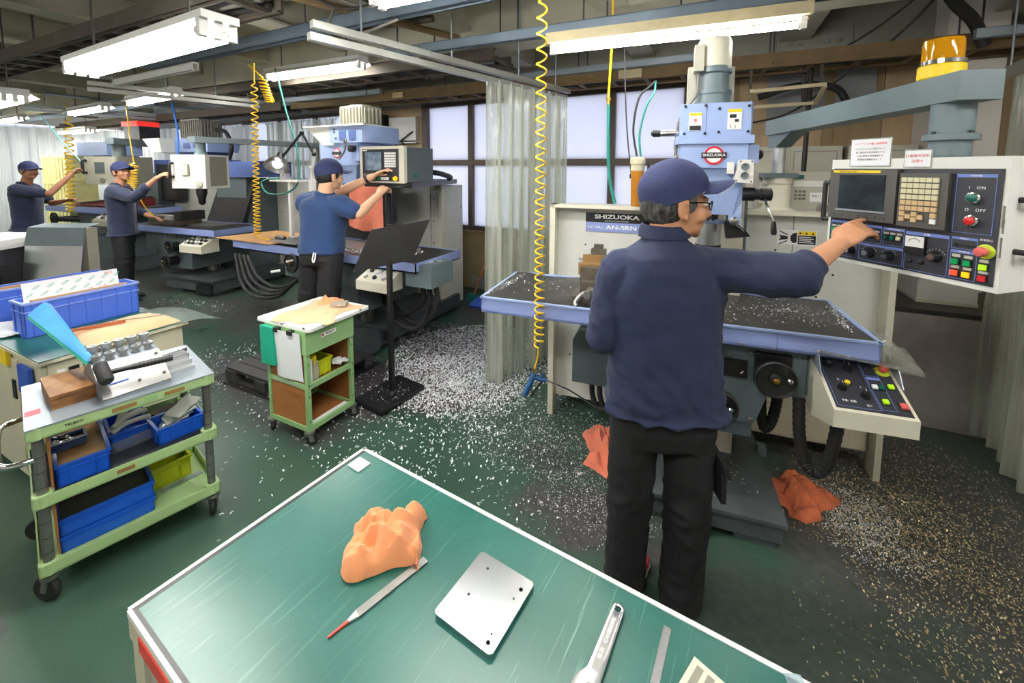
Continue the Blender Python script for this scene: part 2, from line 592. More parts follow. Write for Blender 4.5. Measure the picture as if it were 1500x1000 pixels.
# floor: painted concrete; worn and oily areas are a painted attribute of the floor itself
def build_floor():
    x0, x1, y0, y1, st = -14.0, 2.7, -2.6, 5.6, .05
    nx, ny = int((x1 - x0) / st), int((y1 - y0) / st)
    patches = [(-2.6, 2.1, .75, .5, .95), (-1.95, 2.55, .75, .45, 1), (-2.5, 1.75, .6, .25, .8), (-2.2, 3.2, .9, .5, .9), (-3.1, 2.0, .8, .35, .9),
               (-.45, 1.85, .42, .3, .9), (-.75, 2.1, .3, .16, .6), (1.0, 2.6, .95, .9, .75), (1.0, 1.7, .9, .6, .55), (-.2, 3.2, 1.0, .5, .7), (.3, 1.6, .5, .4, .45),
               (-2.27, .36, .2, .06, 1), (-4.6, 2.9, 1.4, .5, .8), (-5.6, 2.4, .9, .4, .7), (-7.5, 3.2, 2.0, .8, .8), (-1.7, 4.3, 1.2, .6, .9)]
    vs_, wear = [], []
    for j in range(ny + 1):
        for i in range(nx + 1):
            x, y = x0 + i * st, y0 + j * st
            n = noise.fractal(Vector((x * 2.6, y * 2.6, 3.1)), .8, 2.0, 6)
            w = 0
            for a, b, rx, ry, s in patches:
                d = math.hypot((x - a) / rx, (y - b) / ry) + n * .45
                w = max(w, s * min(1, max(0, (1.0 - d) / .3)))
            if x > .55:
                w = max(w, .55)
            vs_.append((x, y, 0)); wear.append(w)
    fs = [(j * (nx + 1) + i, j * (nx + 1) + i + 1, (j + 1) * (nx + 1) + i + 1, (j + 1) * (nx + 1) + i) for j in range(ny) for i in range(nx)]
    me = bpy.data.meshes.new('floor')
    me.from_pydata(vs_, [], fs)
    at = me.attributes.new('wear', 'FLOAT', 'POINT')
    at.data.foreach_set('value', wear)
    m = bpy.data.materials.new('floor_paint')
    m.use_nodes = True
    nt = m.node_tree
    b = nt.nodes['Principled BSDF']
    a = nt.nodes.new('ShaderNodeAttribute'); a.attribute_name = 'wear'
    tc = nt.nodes.new('ShaderNodeTexCoord')
    n1 = nt.nodes.new('ShaderNodeTexNoise'); n1.inputs['Scale'].default_value = 1.6; n1.inputs['Detail'].default_value = 8
    n2 = nt.nodes.new('ShaderNodeTexNoise'); n2.inputs['Scale'].default_value = 26; n2.inputs['Detail'].default_value = 5
    nt.links.new(tc.outputs['Object'], n1.inputs[0]); nt.links.new(tc.outputs['Object'], n2.inputs[0])
    g = nt.nodes.new('ShaderNodeValToRGB')
    g.color_ramp.elements[0].position = .2; g.color_ramp.elements[0].color = (*lin('#2a4436'), 1)
    g.color_ramp.elements[1].position = .8; g.color_ramp.elements[1].color = (*lin('#3f5a4c'), 1)
    nt.links.new(n1.outputs['Fac'], g.inputs[0])
    d = nt.nodes.new('ShaderNodeValToRGB')
    d.color_ramp.elements[0].position = .3; d.color_ramp.elements[0].color = (*lin('#353234'), 1)
    d.color_ramp.elements[1].position = .75; d.color_ramp.elements[1].color = (*lin('#5a5557'), 1)
    nt.links.new(n2.outputs['Fac'], d.inputs[0])
    mx = nt.nodes.new('ShaderNodeMixRGB')
    nt.links.new(a.outputs['Fac'], mx.inputs[0]); nt.links.new(g.outputs[0], mx.inputs[1]); nt.links.new(d.outputs[0], mx.inputs[2])
    nt.links.new(mx.outputs[0], b.inputs['Base Color'])
    mr = nt.nodes.new('ShaderNodeMapRange'); mr.inputs['From Min'].default_value = .3; mr.inputs['From Max'].default_value = .7
    mr.inputs['To Min'].default_value = .26; mr.inputs['To Max'].default_value = .38
    nt.links.new(n1.outputs['Fac'], mr.inputs[0]); nt.links.new(mr.outputs[0], b.inputs['Roughness'])
    bp = nt.nodes.new('ShaderNodeBump'); bp.inputs['Strength'].default_value = .08; bp.inputs['Distance'].default_value = .01
    nt.links.new(n2.outputs['Fac'], bp.inputs['Height']); nt.links.new(bp.outputs[0], b.inputs['Normal'])
    me.materials.append(m)
    o = bpy.data.objects.new('floor', me); COL.objects.link(o); o['kind'] = 'structure'
build_floor()

# ceiling slab with cross joists
g = G().bx(-14, 2.7, -2.6, 5.6, 3.0, 3.12); ceiling = struct(g, 'ceiling', 'ceil')
x = -13.2
while x < 2.6:
    struct(G().bx(x - .06, x + .06, -2.6, 4.7, 2.78, 3.0).bx(x - .11, x + .11, -2.6, 4.7, 2.76, 2.78), 'joist', 'ceilbeam', ceiling)
    x += 1.25
for yb in (.55, 3.1):
    struct(G().bx(-14, 2.7, yb - .1, yb + .1, 2.62, 3.0), 'cross_beam', 'ceilbeam', ceiling)

# window wall (angled by three degrees to the rows of lamps)
g = G()
def wallpiece(g, xa, xb, za, zb, t=.12, out_=0.0):
    g.hexa([(xa, WY(xa) - out_, za), (xb, WY(xb) - out_, za), (xb, WY(xb) + t, za), (xa, WY(xa) + t, za), (xa, WY(xa) - out_, zb), (xb, WY(xb) - out_, zb), (xb, WY(xb) + t, zb), (xa, WY(xa) + t, zb)])
    return g
wallpiece(g, -14.2, -.26, 0, .80)
wall_back = struct(g, 'wall_back', 'plaster')
for xa, xb in ((-5.25, -3.86),):
    wallpiece(g2 := G(), xa, xb, .8, 2.55); struct(g2, 'plywood_panel', 'plywood', wall_back)
wallpiece(g2 := G(), -14.2, 2.7, 2.55, 3.0); struct(g2, 'header_wall', 'greywall', wall_back)
xs = [-.26, .12, .5, .88, 1.26, 1.7, 2.15, 2.7]
for i, (xa, xb) in enumerate(zip(xs, xs[1:])):
    wallpiece(g2 := G(), xa + .004, xb - .004, 0, 2.55, out_=(.012 if i % 2 else 0)); struct(g2, 'plywood_panel', 'plywood' if i % 3 else 'plywood_dark', wall_back)
for xa in (.12, .88):
    wallpiece(g2 := G(), xa - .035, xa + .035, 0.4, 2.55, out_=.04); struct(g2, 'batten', 'plywood_dark', wall_back)
wallpiece(g2 := G(), .4, 1.2, 2.15, 2.56, out_=.03); struct(g2, 'grey_board', 'greywall', wall_back)
# torn plaster patch
def blob(cx, cz, rx, rz, seed, n=26):
    return [(cx + rx * cos(t) * (1 + .35 * noise.noise(Vector((cos(t) * 1.6, sin(t) * 1.6, seed)))), cz + rz * sin(t) * (1 + .35 * noise.noise(Vector((cos(t) * 1.6 + 7, sin(t) * 1.6, seed))))) for t in [2 * pi * i / n for i in range(n)]]
Mw = Matrix.Translation((-2.52, WY(-2.52) - .001, 0)) @ Matrix.Rotation(WALL_ROT, 4, 'Z') @ Matrix.Rotation(pi / 2, 4, 'X')
struct(G().prism(blob(0, .5, .10, .16, 2), 0, .006, Mw), 'torn_edge', 'plasteredge', wall_back)
struct(G().prism(blob(0, .51, .085, .14, 5), .004, .008, Mw), 'bare_patch', 'plasterbare', wall_back)
struct(G().prism(blob(.04, .22, .05, .12, 9), 0, .006, Mw), 'torn_edge', 'plasteredge', wall_back)
wallpiece(g2 := G(), -3.0, -1.4, 0, .17, out_=.012); struct(g2, 'bare_base_strip', 'plasterbare', wall_back)
wallpiece(g2 := G(), -3.86, -.26, .79, .815, out_=.05); struct(g2, 'sill_board', 'plywood_dark', wall_back)

def window(n, mull, z0, zt, z1):
    xa, xb = mull[0], mull[-1]
    w = bpy.data.objects.new('window_%d' % n, None); COL.objects.link(w); w['kind'] = 'structure'
    w.location = (xa, WY(xa), z0)
    OFFS[w.name] = {'off': (xa, WY(xa), z0)}
    g = G()
    for za, zb in ((z0, z0 + .05), (z1 - .05, z1)):
        wallpiece(g, xa, xb, za, zb, .08, .02)
    for xx, hw in ((xa + .05, .05), (xb - .04, .04)):
        wallpiece(g, xx - hw, xx + hw, z0, z1, .08, .035)
    struct(g, 'window_frame', 'framebrown', w)
    for xx in mull[1:-1]:
        wallpiece(g := G(), xx - .035, xx + .035, z0, z1, .08, .03); struct(g, 'mullion', 'framebrown', w)
    wallpiece(g := G(), xa, xb, zt - .04, zt + .04, .08, .025); struct(g, 'transom', 'framebrown', w)
    for a, b in zip(mull, mull[1:]):
        for za, zb in ((z0 + .05, zt - .04), (zt + .04, z1 - .05)):
            wallpiece(g := G(), a + .03, b - .03, za, zb, .05, -.03); struct(g, 'pane', 'frosted', w)
window(1, [-3.86, -3.02, -2.1, -1.09, -.26], .82, 1.735, 2.56)
window(2, [-8.3, -7.25, -6.25, -5.25], .82, 1.735, 2.56)
window(3, [-13.6, -12.5, -11.5, -10.4, -9.4, -8.35], .82, 1.735, 2.56)

# the other walls, out of view or far away
struct(G().bx(-14.2, -14.0, -2.6, 5.6, 0, .9).bx(-14.2, -14.0, -2.6, 5.6, 2.6, 3.0).bx(-14.2, -14.0, -2.6, 1.2, .9, 2.6), 'wall_left', 'pillarwhite')
w4 = bpy.data.objects.new('window_4', None); COL.objects.link(w4); w4['kind'] = 'structure'; w4.location = (-14.1, 1.2, .9)
OFFS[w4.name] = {'off': (-14.1, 1.2, .9)}
yy = 1.2
while yy < 5.2:
    struct(G().bx(-14.12, -14.09, yy + .03, yy + 1.0, .93, 2.58), 'pane', 'frosted', w4)
    struct(G().bx(-14.14, -14.05, yy - .03, yy + .03, .9, 2.6), 'mullion', 'framebrown', w4)
    yy += 1.03
struct(G().bx(2.7, 2.8, -2.6, 5.6, 0, 3.0), 'wall_right', 'pillarwhite')
struct(G().bx(-14.2, 2.8, -2.75, -2.6, 0, 3.0), 'wall_front', 'pillarwhite')

# white pillar, concrete plinth and its dark ledge
struct(G().bx(1.46, 1.78, 4.2, 4.68, .74, 3.0), 'trim_1', 'pillarwhite', None, .006)
pl = struct(G().bx(1.08, 1.95, 3.5, 4.3, 0, .735), 'trim_2', 'concrete', None, .01)
struct(G().bx(1.06, 1.95, 3.52, 4.32, .735, .765), 'ledge_top', 'darkmetal', pl, .004)
# steel girder over the window wall, plates bolted together
gd = struct(G().bx(-6.5, 2.65, 4.42, 4.44, 2.66, 3.0).bx(-6.5, 2.65, 4.34, 4.52, 2.64, 2.66), 'trim_3', 'girder')
struct(G().bx(.42, .95, 4.40, 4.425, 2.67, 2.99), 'splice_plate', 'girder', gd)
for bxp in (.52, .6, .78, .86):
    for bz in (2.73, 2.82, 2.91):
        struct(G().lathe((bxp, 4.4, bz), [(.018, 0), (.018, .01), (.011, .016)], (0, -1, 0), 8), 'bolt', 'girder', gd)

# ------------------------------------------------------------------ overhead: trays, channels, rails, rods
def ladder_tray(name, label, xa, xb, y, z, w, m, h=.09, dark='cable', step=.3, cables=5):
    t = wthing(name, label, 'cable tray', ((xa + xb) / 2, y, z))
    for s in (-1, 1):
        yy = y + s * w / 2
        G().bx(xa, xb, yy - .008, yy + .008, z, z + h).bx(xa, xb, yy - .03 if s > 0 else yy, yy if s > 0 else yy + .03, z, z + .008).bx(xa, xb, yy - .03 if s > 0 else yy, yy if s > 0 else yy + .03, z + h - .008, z + h).out('side_rail', m, t)
    x = xa + .1
    while x < xb:
        G().bx(x - .02, x + .02, y - w / 2, y + w / 2, z + .005, z + .03).out('rung', m, t)
        x += step
    for k in range(cables):
        pts = []
        x = xa
        yo = y + (k - (cables - 1) / 2) * w * .8 / cables
        while x <= xb:
            pts.append((x, yo + .02 * sin(x * 2 + k * 1.7), z + .045 + .012 * sin(x * 3 + k)))
            x += .25
        G().tube(pts, .012 + .004 * (k % 3), 6).out('cable', dark if k % 3 else 'cablegrey', t)
    return t
ladder_tray('cable_tray', 'dark ladder cable tray hung above the big three-tube lamp', -9.0, -2.2, 1.46, 2.5, .28, 'traydark')
ladder_tray('cable_tray', 'wood-brown cable tray running along the window wall above the windows', -5.2, 2.2, 4.0, 2.44, .3, 'traybrown', .11, cables=4)
ladder_tray('cable_tray', 'cable tray far back above the white plastic curtains', -12.5, -5.4, 4.0, 2.44, .3, 'traydark', .11, cables=3)
ladder_tray('cable_tray', 'dark cable tray crossing behind the grey steel channels', -6.2, -1.6, 3.1, 2.5, .3, 'traydark', cables=6)
def channel(label, p0, p1, w=.045, h=.06, m='strut', name='steel_channel'):
    p0, p1 = Vector(p0), Vector(p1)
    d = (p1 - p0).normalized()
    s = d.cross(Vector((0, 0, 1))).normalized()
    g = G()
    for a, b, c_, e in ((-w / 2, w / 2, h - .006, h), (-w / 2, -w / 2 + .006, 0, h), (w / 2 - .006, w / 2, 0, h), (-w / 2, -w / 2 + .014, 0, .006), (w / 2 - .014, w / 2, 0, .006)):
        z = Vector((0, 0, 1))
        P = []
        for zz in (c_, e):
            P += [p0 + s * a + z * zz, p0 + s * b + z * zz, p1 + s * b + z * zz, p1 + s * a + z * zz]
        g.hexa(P)
    base = tuple((p0 + p1) / 2)
    return one(g, name, m, label, 'steel channel', base)
channel('long blue-grey steel channel holding the single-tube lamp over the mill', (-2.1, 2.3, 2.41), (.75, 2.36, 2.41))
channel('long blue-grey steel channel above the aluminium curtain rail', (-4.4, 1.93, 2.47), (.2, 1.82, 2.47), .06, .08)
channel('grey steel channel hung between the rods behind the yellow coil', (-2.3, 2.84, 2.6), (1.6, 2.9, 2.6))
channel('pale steel channel under the brown tray near the middle mill', (-5.1, 3.7, 2.5), (-3.5, 3.74, 2.5), m='galv')
channel('pale steel channel crossing in front of the window tops', (-2.0, 3.86, 2.53), (-.2, 3.78, 2.53), m='galv')
channel('short pale steel channel beside the white pillar top', (1.42, 3.72, 2.48), (2.4, 3.7, 2.48), m='galv')
channel('white painted channel hung under the big three-tube lamp', (-4.93, 1.91, 2.38), (-3.57, 1.86, 2.38), m='lamphousing')
channel('dark steel channel at the far end of the hall', (-11.5, 3.0, 2.45), (-6.6, 2.95, 2.45))

def curtain_rail(label, p0, p1, m='railalu'):
    p0, p1 = Vector(p0), Vector(p1)
    t = wthing('curtain_rail', label, 'curtain rail', tuple((p0 + p1) / 2))
    for k, dz in enumerate((0, .05)):
        d = (p1 - p0).normalized(); s = d.cross(Vector((0, 0, 1))) * (.02 if k else -.015)
        G().bar(p0 + s + Vector((0, 0, dz)), p1 + s + Vector((0, 0, dz)), .04, .036).out('rail', m, t, .004)
    for f in (.12, .4, .7, .92):
        q = p0.lerp(p1, f)
        G().cyl(q + Vector((0, 0, .06)), (q.x, q.y, 3.0), .006, n=6).out('hanger_rod', 'galv', t)
    return t
curtain_rail('aluminium double curtain rail ending over the bunched clear curtain', (-1.80, 1.45, 2.29), (-1.235, 3.64, 2.29))
curtain_rail('pale curtain rail hung below the white painted channel', (-5.25, 1.82, 2.37), (-4.88, 3.2, 2.37))
curtain_rail('grey curtain rail at the far end over the fourth mill', (-9.0, 2.4, 2.47), (-8.55, 4.25, 2.47), 'galv')

def rod(label, x, y, z0, z1=3.0, m='pipedark', r=.006):
    one(G().cyl((x, y, z0), (x, y, z1), r, n=6).cyl((x, y, z0 - .012), (x, y, z0), r * 2.2, n=6), 'hanger_rod', m, label, 'rod', (x, y, z0), group='threaded hanger rods under the ceiling')
for i, (x, y, z) in enumerate([(-2.9, 1.32, 2.5), (-2.9, 1.6, 2.5), (-4.6, 1.32, 2.5), (-4.6, 1.6, 2.5), (-6.4, 1.32, 2.5), (-6.4, 1.6, 2.5)]):
    rod('dark threaded rod carrying the ladder tray above the three-tube lamp', x, y, z)
for x in (-4.4, -2.9, -1.2, .35, 1.5):
    rod('dark threaded rod carrying the brown tray along the window wall', x, 3.85, 2.48)
    rod('dark threaded rod carrying the brown tray along the window wall', x, 4.15, 2.48)
for x in (-2.0, -1.1, -.2, .6):
    rod('dark threaded rod carrying the channel over the single-tube lamp', x, 2.3 + (x + 2.1) * .02, 2.47)
for x in (-2.1, -1.5, -.7, .4, 1.2):
    rod('dark threaded rod carrying the channel behind the yellow coil', x, 2.86, 2.66)
for x in (-4.9, -3.7):
    rod('dark threaded rod carrying the pale channel near the middle mill', x, 3.712, 2.515)
for x in (-3.6, -2.4, -1.3):
    rod('dark threaded rod carrying the channel above the curtain rail', x, 1.9, 2.55)
# pipes and loose cables under the ceiling
def pipe(label, pts, r, m, cat='pipe', name='pipe', smooth_n=0):
    P = smoothpath(pts, smooth_n) if smooth_n else pts
    b = Vector(P[0])
    return one(G().tube(P, r, 8), name, m, label, cat, tuple(b))
pipe('dark conduit bending down beside the grey motor', [(.12, 4.3, 2.47), (.55, 4.3, 2.5), (.62, 4.3, 2.49), (.63, 4.3, 2.2)], .018, 'pipedark', 'pipe', 'conduit')
pipe('thick dark cable bundle curving down at the white pillar', [(1.05, 3.4, 2.98), (1.25, 3.6, 2.72), (1.42, 3.75, 2.6), (1.5, 3.8, 2.45)], .035, 'cable', 'cable bundle', 'cable_bundle', 5)
pipe('thin black cable looping behind the amber beacon', [(.15, 4.3, 2.05), (.5, 4.2, 2.12), (.75, 4.1, 2.3), (1.1, 3.9, 2.6), (1.3, 3.6, 2.9)], .008, 'cable', 'cable', 'cable', 6)
pipe('thin black cable strung above the brown tray', [(.55, 4.2, 2.5), (.9, 4.0, 2.62), (1.2, 3.7, 2.85), (1.3, 3.6, 2.98)], .008, 'cable', 'cable', 'cable', 6)
pipe('black conduit hanging straight in front of the plywood', [(.64, 4.12, 2.47), (.63, 4.12, 1.2)], .018, 'cable', 'pipe', 'conduit')
pipe('thick black hose arching over the plywood wall', [(.3, 4.4, 2.3), (.6, 4.38, 2.38), (.85, 4.38, 2.34), (.95, 4.38, 2.2)], .03, 'cable', 'hose', 'hose', 6)
pipe('brown pipe running level among the cable trays by the ladder tray', [(-4.9, 1.9, 2.62), (-1.7, 2.3, 2.62)], .025, 'traydark')
pipe('brown pipe crossing over the three-tube lamp end', [(-1.9, .9, 2.32), (-1.2, 1.35, 2.60)], .022, 'traydark')
pipe('brown angle bar slanting up over the ladder tray', [(-3.2, 1.2, 2.64), (-1.5, 1.62, 2.7)], .03, 'traydark', 'bar', 'angle_bar')
pipe('rusty bar crossing below the joists near the big lamp', [(-2.3, .95, 2.55), (-1.7, 2.6, 2.58)], .024, 'traybrown', 'bar', 'angle_bar')
pipe('pale conduit running beside the rusty crossing bar', [(-2.6, 1.1, 2.68), (-2.0, 2.7, 2.68)], .016, 'galv', 'pipe', 'conduit')
pipe('grey conduit pipe running to the far windows', [(-7.5, 2.2, 2.55), (-7.2, 4.6, 2.55)], .02, 'galv')
pipe('dark pipe along the ceiling behind the second lamp', [(-6.5, 3.3, 2.7), (-2.0, 3.4, 2.7)], .03, 'pipedark')
for k in range(7):
    y = 1.22 + k * .07
    pipe('thin cable sagging between the ladder tray and the aluminium rail', [(-2.3 + .1 * k, y, 2.63), (-2.0 + .05 * k, y + .25, 2.5 + .03 * (k % 3)), (-1.55, y + .45, 2.6), (-1.3, y + .75, 2.7)], .007 + .002 * (k % 3), 'cable' if k % 2 else 'cablegrey', 'cable', 'cable', 5)['group'] = 'loose cables between the trays'
pipe('white cable looped beside the aluminium rail', [(-2.0, 1.8, 2.6), (-1.95, 1.7, 2.42), (-1.8, 1.75, 2.38), (-1.6, 1.85, 2.46)], .008, 'cablegrey', 'cable', 'cable', 6)
# steel angle bracket under the tray by the motor
t = wthing('hanging_bracket', 'rusty angle-iron bracket hanging under the brown tray', 'bracket', (.42, 3.9, 2.2))
G().bar((.2, 3.75, 2.25), (.68, 3.75, 2.27), .025).out('front_bar', 'rustywhite', t)
G().bar((.22, 4.05, 2.17), (.66, 4.05, 2.18), .025).out('rear_bar', 'rustywhite', t)
for x in (.21, .67):
    G().bar((x, 3.75, 2.26), (x, 4.05, 2.175), .025).out('side_bar', 'rustywhite', t)
    G().bar((x, 3.9, 2.22), (x, 3.9, 2.46), .02).out('drop_bar', 'traydark', t)
# surface sockets and switch boxes on trays
one(G().bx(-.82, -.62, 3.81, 3.84, 2.45, 2.52), 'socket_box', 'rustywhite', 'pale socket box screwed to the brown cable tray', 'socket', (-.72, 3.83, 2.45), .004)
one(G().bx(-3.4, -3.25, 3.81, 3.84, 2.46, 2.52), 'socket_box', 'rustywhite', 'pale socket box on the tray above the middle mill', 'socket', (-3.32, 3.83, 2.46), .004)

# ------------------------------------------------------------------ fluorescent lamps (each carries its own light)
def lamp(label, a, b, tubes=1, housing='lamphousing', wide=.06, vis=True):
    a, b = Vector(a), Vector(b)
    d = (b - a).normalized(); s = d.cross(Vector((0, 0, 1))).normalized()
    t = wthing('fluorescent_lamp', label, 'lamp', tuple((a + b) / 2))
    up = Vector((0, 0, 1))
    W = wide * max(1, tubes * .8)
    ang = math.atan2(d.y, d.x)
    M = Matrix.Translation((a + b) / 2) @ Matrix.Rotation(ang, 4, 'Z')
    L = (b - a).length / 2
    hz = .035
    g = G().bx(-L - .02, L + .02, -W * .55, W * .55, hz, hz + (.055 if wide > .055 else .025), M)
    if tubes > 1 and wide > .055:
        for sg in (-1, 1):
            g.hexa([M @ Vector(p) for p in ((-L - .02, sg * W * .55, hz + .02), (L + .02, sg * W * .55, hz + .02), (L + .02, sg * W * .95, hz - .015), (-L - .02, sg * W * .95, hz - .015), (-L - .02, sg * W * .55, hz + .026), (L + .02, sg * W * .55, hz + .026), (L + .02, sg * W * .95, hz - .009), (-L - .02, sg * W * .95, hz - .009))])
    g.out('lamp_housing', housing, t, .003)
    for k in range(tubes):
        o = s * (k - (tubes - 1) / 2) * wide
        G().cyl(a + o + d * .03, b + o - d * .03, .0155, n=12).out('tube', 'tube', t)
        for e, sg in ((a, 1), (b, -1)):
            G().cyl(e + o, e + o + d * sg * .03, .017, n=12).bx(-.012, .012, -.014, .014, -.02, hz + .01, Matrix.Translation(e + o + d * sg * .008) @ Matrix.Rotation(ang, 4, 'Z')).out('socket', 'lamphousing', t)
    for f in (.15, .85):
        q = a.lerp(b, f)
        if q.z + .09 < 2.74:
            G().cyl(q + up * (hz + .05), (q.x, q.y, 3.0), .005, n=6).out('hanger_rod', 'pipedark', t)
    return t
lamp('single-tube lamp in a rusty white housing over the mill with the maker sign', (-.88, 2.305, 2.32), (.335, 2.378, 2.32), 1, 'rustywhite', .085)
lamp('twin-tube lamp glowing above the middle mill', (-4.03, 2.764, 2.53), (-2.81, 2.777, 2.53), 2)
lamp('large three-tube lamp hung under the ladder cable tray', (-2.746, .933, 2.10), (-1.527, .872, 2.10), 3, 'lamphousing', .045)
lamp('twin-tube lamp glowing above the third mill', (-6.29, 2.559, 2.39), (-5.08, 2.447, 2.39), 2)
lamp('twin-tube lamp glowing above the fourth mill', (-8.41, 2.722, 2.40), (-7.19, 2.656, 2.40), 2)
lamp('twin-tube lamp at the ceiling over the aluminium curtain rail', (-1.43, 1.51, 2.4), (-.21, 1.55, 2.4), 2)
lamp('three-tube lamp in line beyond the one under the ladder tray', (-6.43, 1.42, 2.2), (-5.22, 1.36, 2.2), 3)
lamp('twin-tube lamp far off before the white curtains', (-11.2, 2.7, 2.4), (-10.0, 2.65, 2.4), 2)
lamp('added tube lamp brightening the long white curtain', (-11.6, 3.6, 2.3), (-10.4, 3.6, 2.3), 3)  # added source, only there to make the far curtain brighter
lamp('added three-tube lamp brightening the far end beyond the stacked yellow crates', (-12.2, 1.6, 2.35), (-11.0, 1.6, 2.35), 3)  # second added lamp, lifts the light at the far end of the hall
lamp('three-tube lamp over the scratched green workbench', (-1.0, -.35, 2.45), (.22, -.35, 2.45), 3)
lamp('twin-tube lamp over the passage beside the concrete plinth', (1.0, .9, 2.45), (2.2, .9, 2.45), 2)
lamp('three-tube lamp over the passage by the cream cabinet bench', (-4.6, -.6, 2.45), (-3.4, -.6, 2.45), 3)
lamp('twin-tube lamp over the far passage', (-9.2, .2, 2.45), (-8.0, .2, 2.45), 2)

# ------------------------------------------------------------------ plastic curtains
def curtain(name, label, path, z0, z1, m, amp=.04, waves=9, n=90, flare=0.0, group=None):
    """hanging folded sheet along a floor path; flare spreads the bottom"""
    P = smoothpath([(x, y, 0) for x, y in path], 12) if len(path) > 2 else [Vector((*path[0], 0)).lerp(Vector((*path[1], 0)), i / 12) for i in range(13)]
    L = [0]
    for a, b in zip(P, P[1:]): L.append(L[-1] + (b - a).length)
    def at(s):
        s = min(max(s, 0), L[-1] - 1e-6)
        for i in range(len(L) - 1):
            if L[i + 1] >= s:
                f = (s - L[i]) / max(1e-9, L[i + 1] - L[i])
                return P[i].lerp(P[i + 1], f), (P[i + 1] - P[i]).normalized()
    grid = []
    mid = at(L[-1] / 2)[0]
    for iz in range(9):
        f = iz / 8
        row = []
        for k in range(n + 1):
            s = L[-1] * k / n
            p, d = at(s)
            nn = Vector((-d.y, d.x, 0))
            ph = waves * 2 * pi * k / n
            a = amp * (.75 + .35 * f) * (sin(ph) + .35 * sin(2.3 * ph + 1) + .25 * sin(.37 * ph + 2 * f))
            q = p + nn * a + d * (.25 * amp * sin(2 * ph))
            q = mid + (q - mid) * (1 + flare * f)
            row.append((q.x, q.y, z1 + (z0 - z1) * f))
        grid.append(row)
    t = wthing(name, label, 'curtain', (mid.x, mid.y, z0), group)
    G().sheet(grid, .0012).out('sheet', m, t)
    for k in range(0, n + 1, max(4, n // max(4, int(waves)))):
        p, d = at(L[-1] * k / n)
        G().lathe((p.x, p.y, z1 - .01), [(.008, -.012), (.008, .03), (.003, .034)], n=8).out('curtain_hook', 'galv', t)
    return t
curtain('plastic_curtain', 'clear plastic curtain bunched at the window between two mills', [(-1.50, 2.66), (-1.40, 2.9), (-1.30, 3.2), (-1.23, 3.55)], .02, 2.27, 'pvc', .05, 8)
curtain('plastic_curtain', 'yellowish plastic curtain hanging by the concrete plinth', [(1.46, 2.75), (1.54, 3.15), (1.58, 3.6)], .02, 2.2, 'pvc', .05, 6)
curtain('plastic_curtain', 'pale plastic curtain behind the middle mill beside the plywood', [(-7.1, 4.75), (-6.2, 4.7), (-5.35, 4.72)], .05, 2.42, 'pvc', .05, 13)
curtain('plastic_curtain', 'bunched plastic curtain behind the third mill', [(-9.3, 4.86), (-8.4, 4.84), (-7.4, 4.8)], .05, 2.42, 'pvc_white', .06, 9)
curtain('plastic_curtain', 'long white plastic curtain closing off the far end', [(-12.6, 1.0), (-12.4, 2.6), (-11.6, 4.3), (-9.6, 4.6)], .05, 2.42, 'pvc_white', .05, 22, 160)
curtain_rail('short curtain rail over the yellowish curtain by the plinth', (1.46, 2.6, 2.23), (1.58, 3.75, 2.23))

# ------------------------------------------------------------------ MILL 1 (near): written in its own frame u, v, z
A1 = radians(6.3)
def m1w(u, v, z=0.0):
    return (u * cos(A1) - v * sin(A1), u * sin(A1) + v * cos(A1), z)
O1 = (.235, 2.4, 0)
def front(u, v, z, rz=0.0):
    """matrix for flat print on a face that looks towards -v"""
    return Matrix.Translation((u, v, z)) @ Matrix.Rotation(rz, 4, 'Z') @ Matrix.Rotation(pi / 2, 4, 'X')

def handwheel(parent, c, r, axis=(0, -1, 0), handle=True, m='black', hm='chrome'):
    c = Vector(c)
    w = G().lathe(c, [(.012, -.03), (.03, -.02), (r * .9, -.008), (r, -.004), (r, .014), (r * .93, .018), (r * .86, .008), (r * .35, .004), (r * .3, .016), (r * .16, .02)], axis, 28).out('handwheel', m, parent)
    x, y = basis(axis)
    a = Vector(axis)
    G().lathe(c + a * .02, [(.012, 0), (.012, .006), (.006, .009)], axis, 12).out('hub_cap', 'brass', w)
    if handle:
        p = c + x * r * .45 + y * r * .35
        G().lathe(p + a * .012, [(.007, 0), (.009, .01), (.008, .045), (.011, .058), (.007, .064)], axis, 10).out('crank_handle', hm, w)
    return w
def hose(parent, pts, r, m='blackrub', name='hose', n=7, ribs=True):
    P = smoothpath(pts, n)
    rad = [r * (1.0 if (i % 2 or not ribs) else .9) for i in range(len(P))]
    return G().tube(P, r, 10, rad).out(name, m, parent)
def dense(pts, n): return smoothpath(pts, n)

mill = thing('milling_machine', 'grey and blue milling machine with a black-matted tray and maker sign', 'milling machine', m1w(*O1[:2]), A1, off=O1)
# base with feet
b = G().bx(-.07, .545, 1.975, 2.95, .035, .12).bx(-.05, .10, 1.99, 2.2, 0, .05).bx(.36, .525, 1.99, 2.2, 0, .05).bx(-.05, .525, 2.6, 2.94, 0, .05).out('base', 'basegrey', mill, .01)
G().bx(-.085, .56, 1.96, 2.3, .118, .135).bx(-.07, .545, 2.28, 2.95, .118, .132).out('base_lip', 'basegrey', mill, .004)
G().bx(.2, .26, 1.955, 1.975, .02, .085).bx(.215, .245, 1.94, 1.975, .02, .045).out('drain_lug', 'mgrey', mill, .003)
G().bx(.535, .575, 2.45, 2.5, .12, .17).out('base_stop', 'mgrey2', mill, .004)
G().bx(.03, .44, 2.55, 2.9, .12, 1.55).out('column', 'mgrey', mill, .02)
G().bx(.10, .40, 2.40, 2.58, .12, 1.62).out('column_slideway', 'cream', mill, .008)
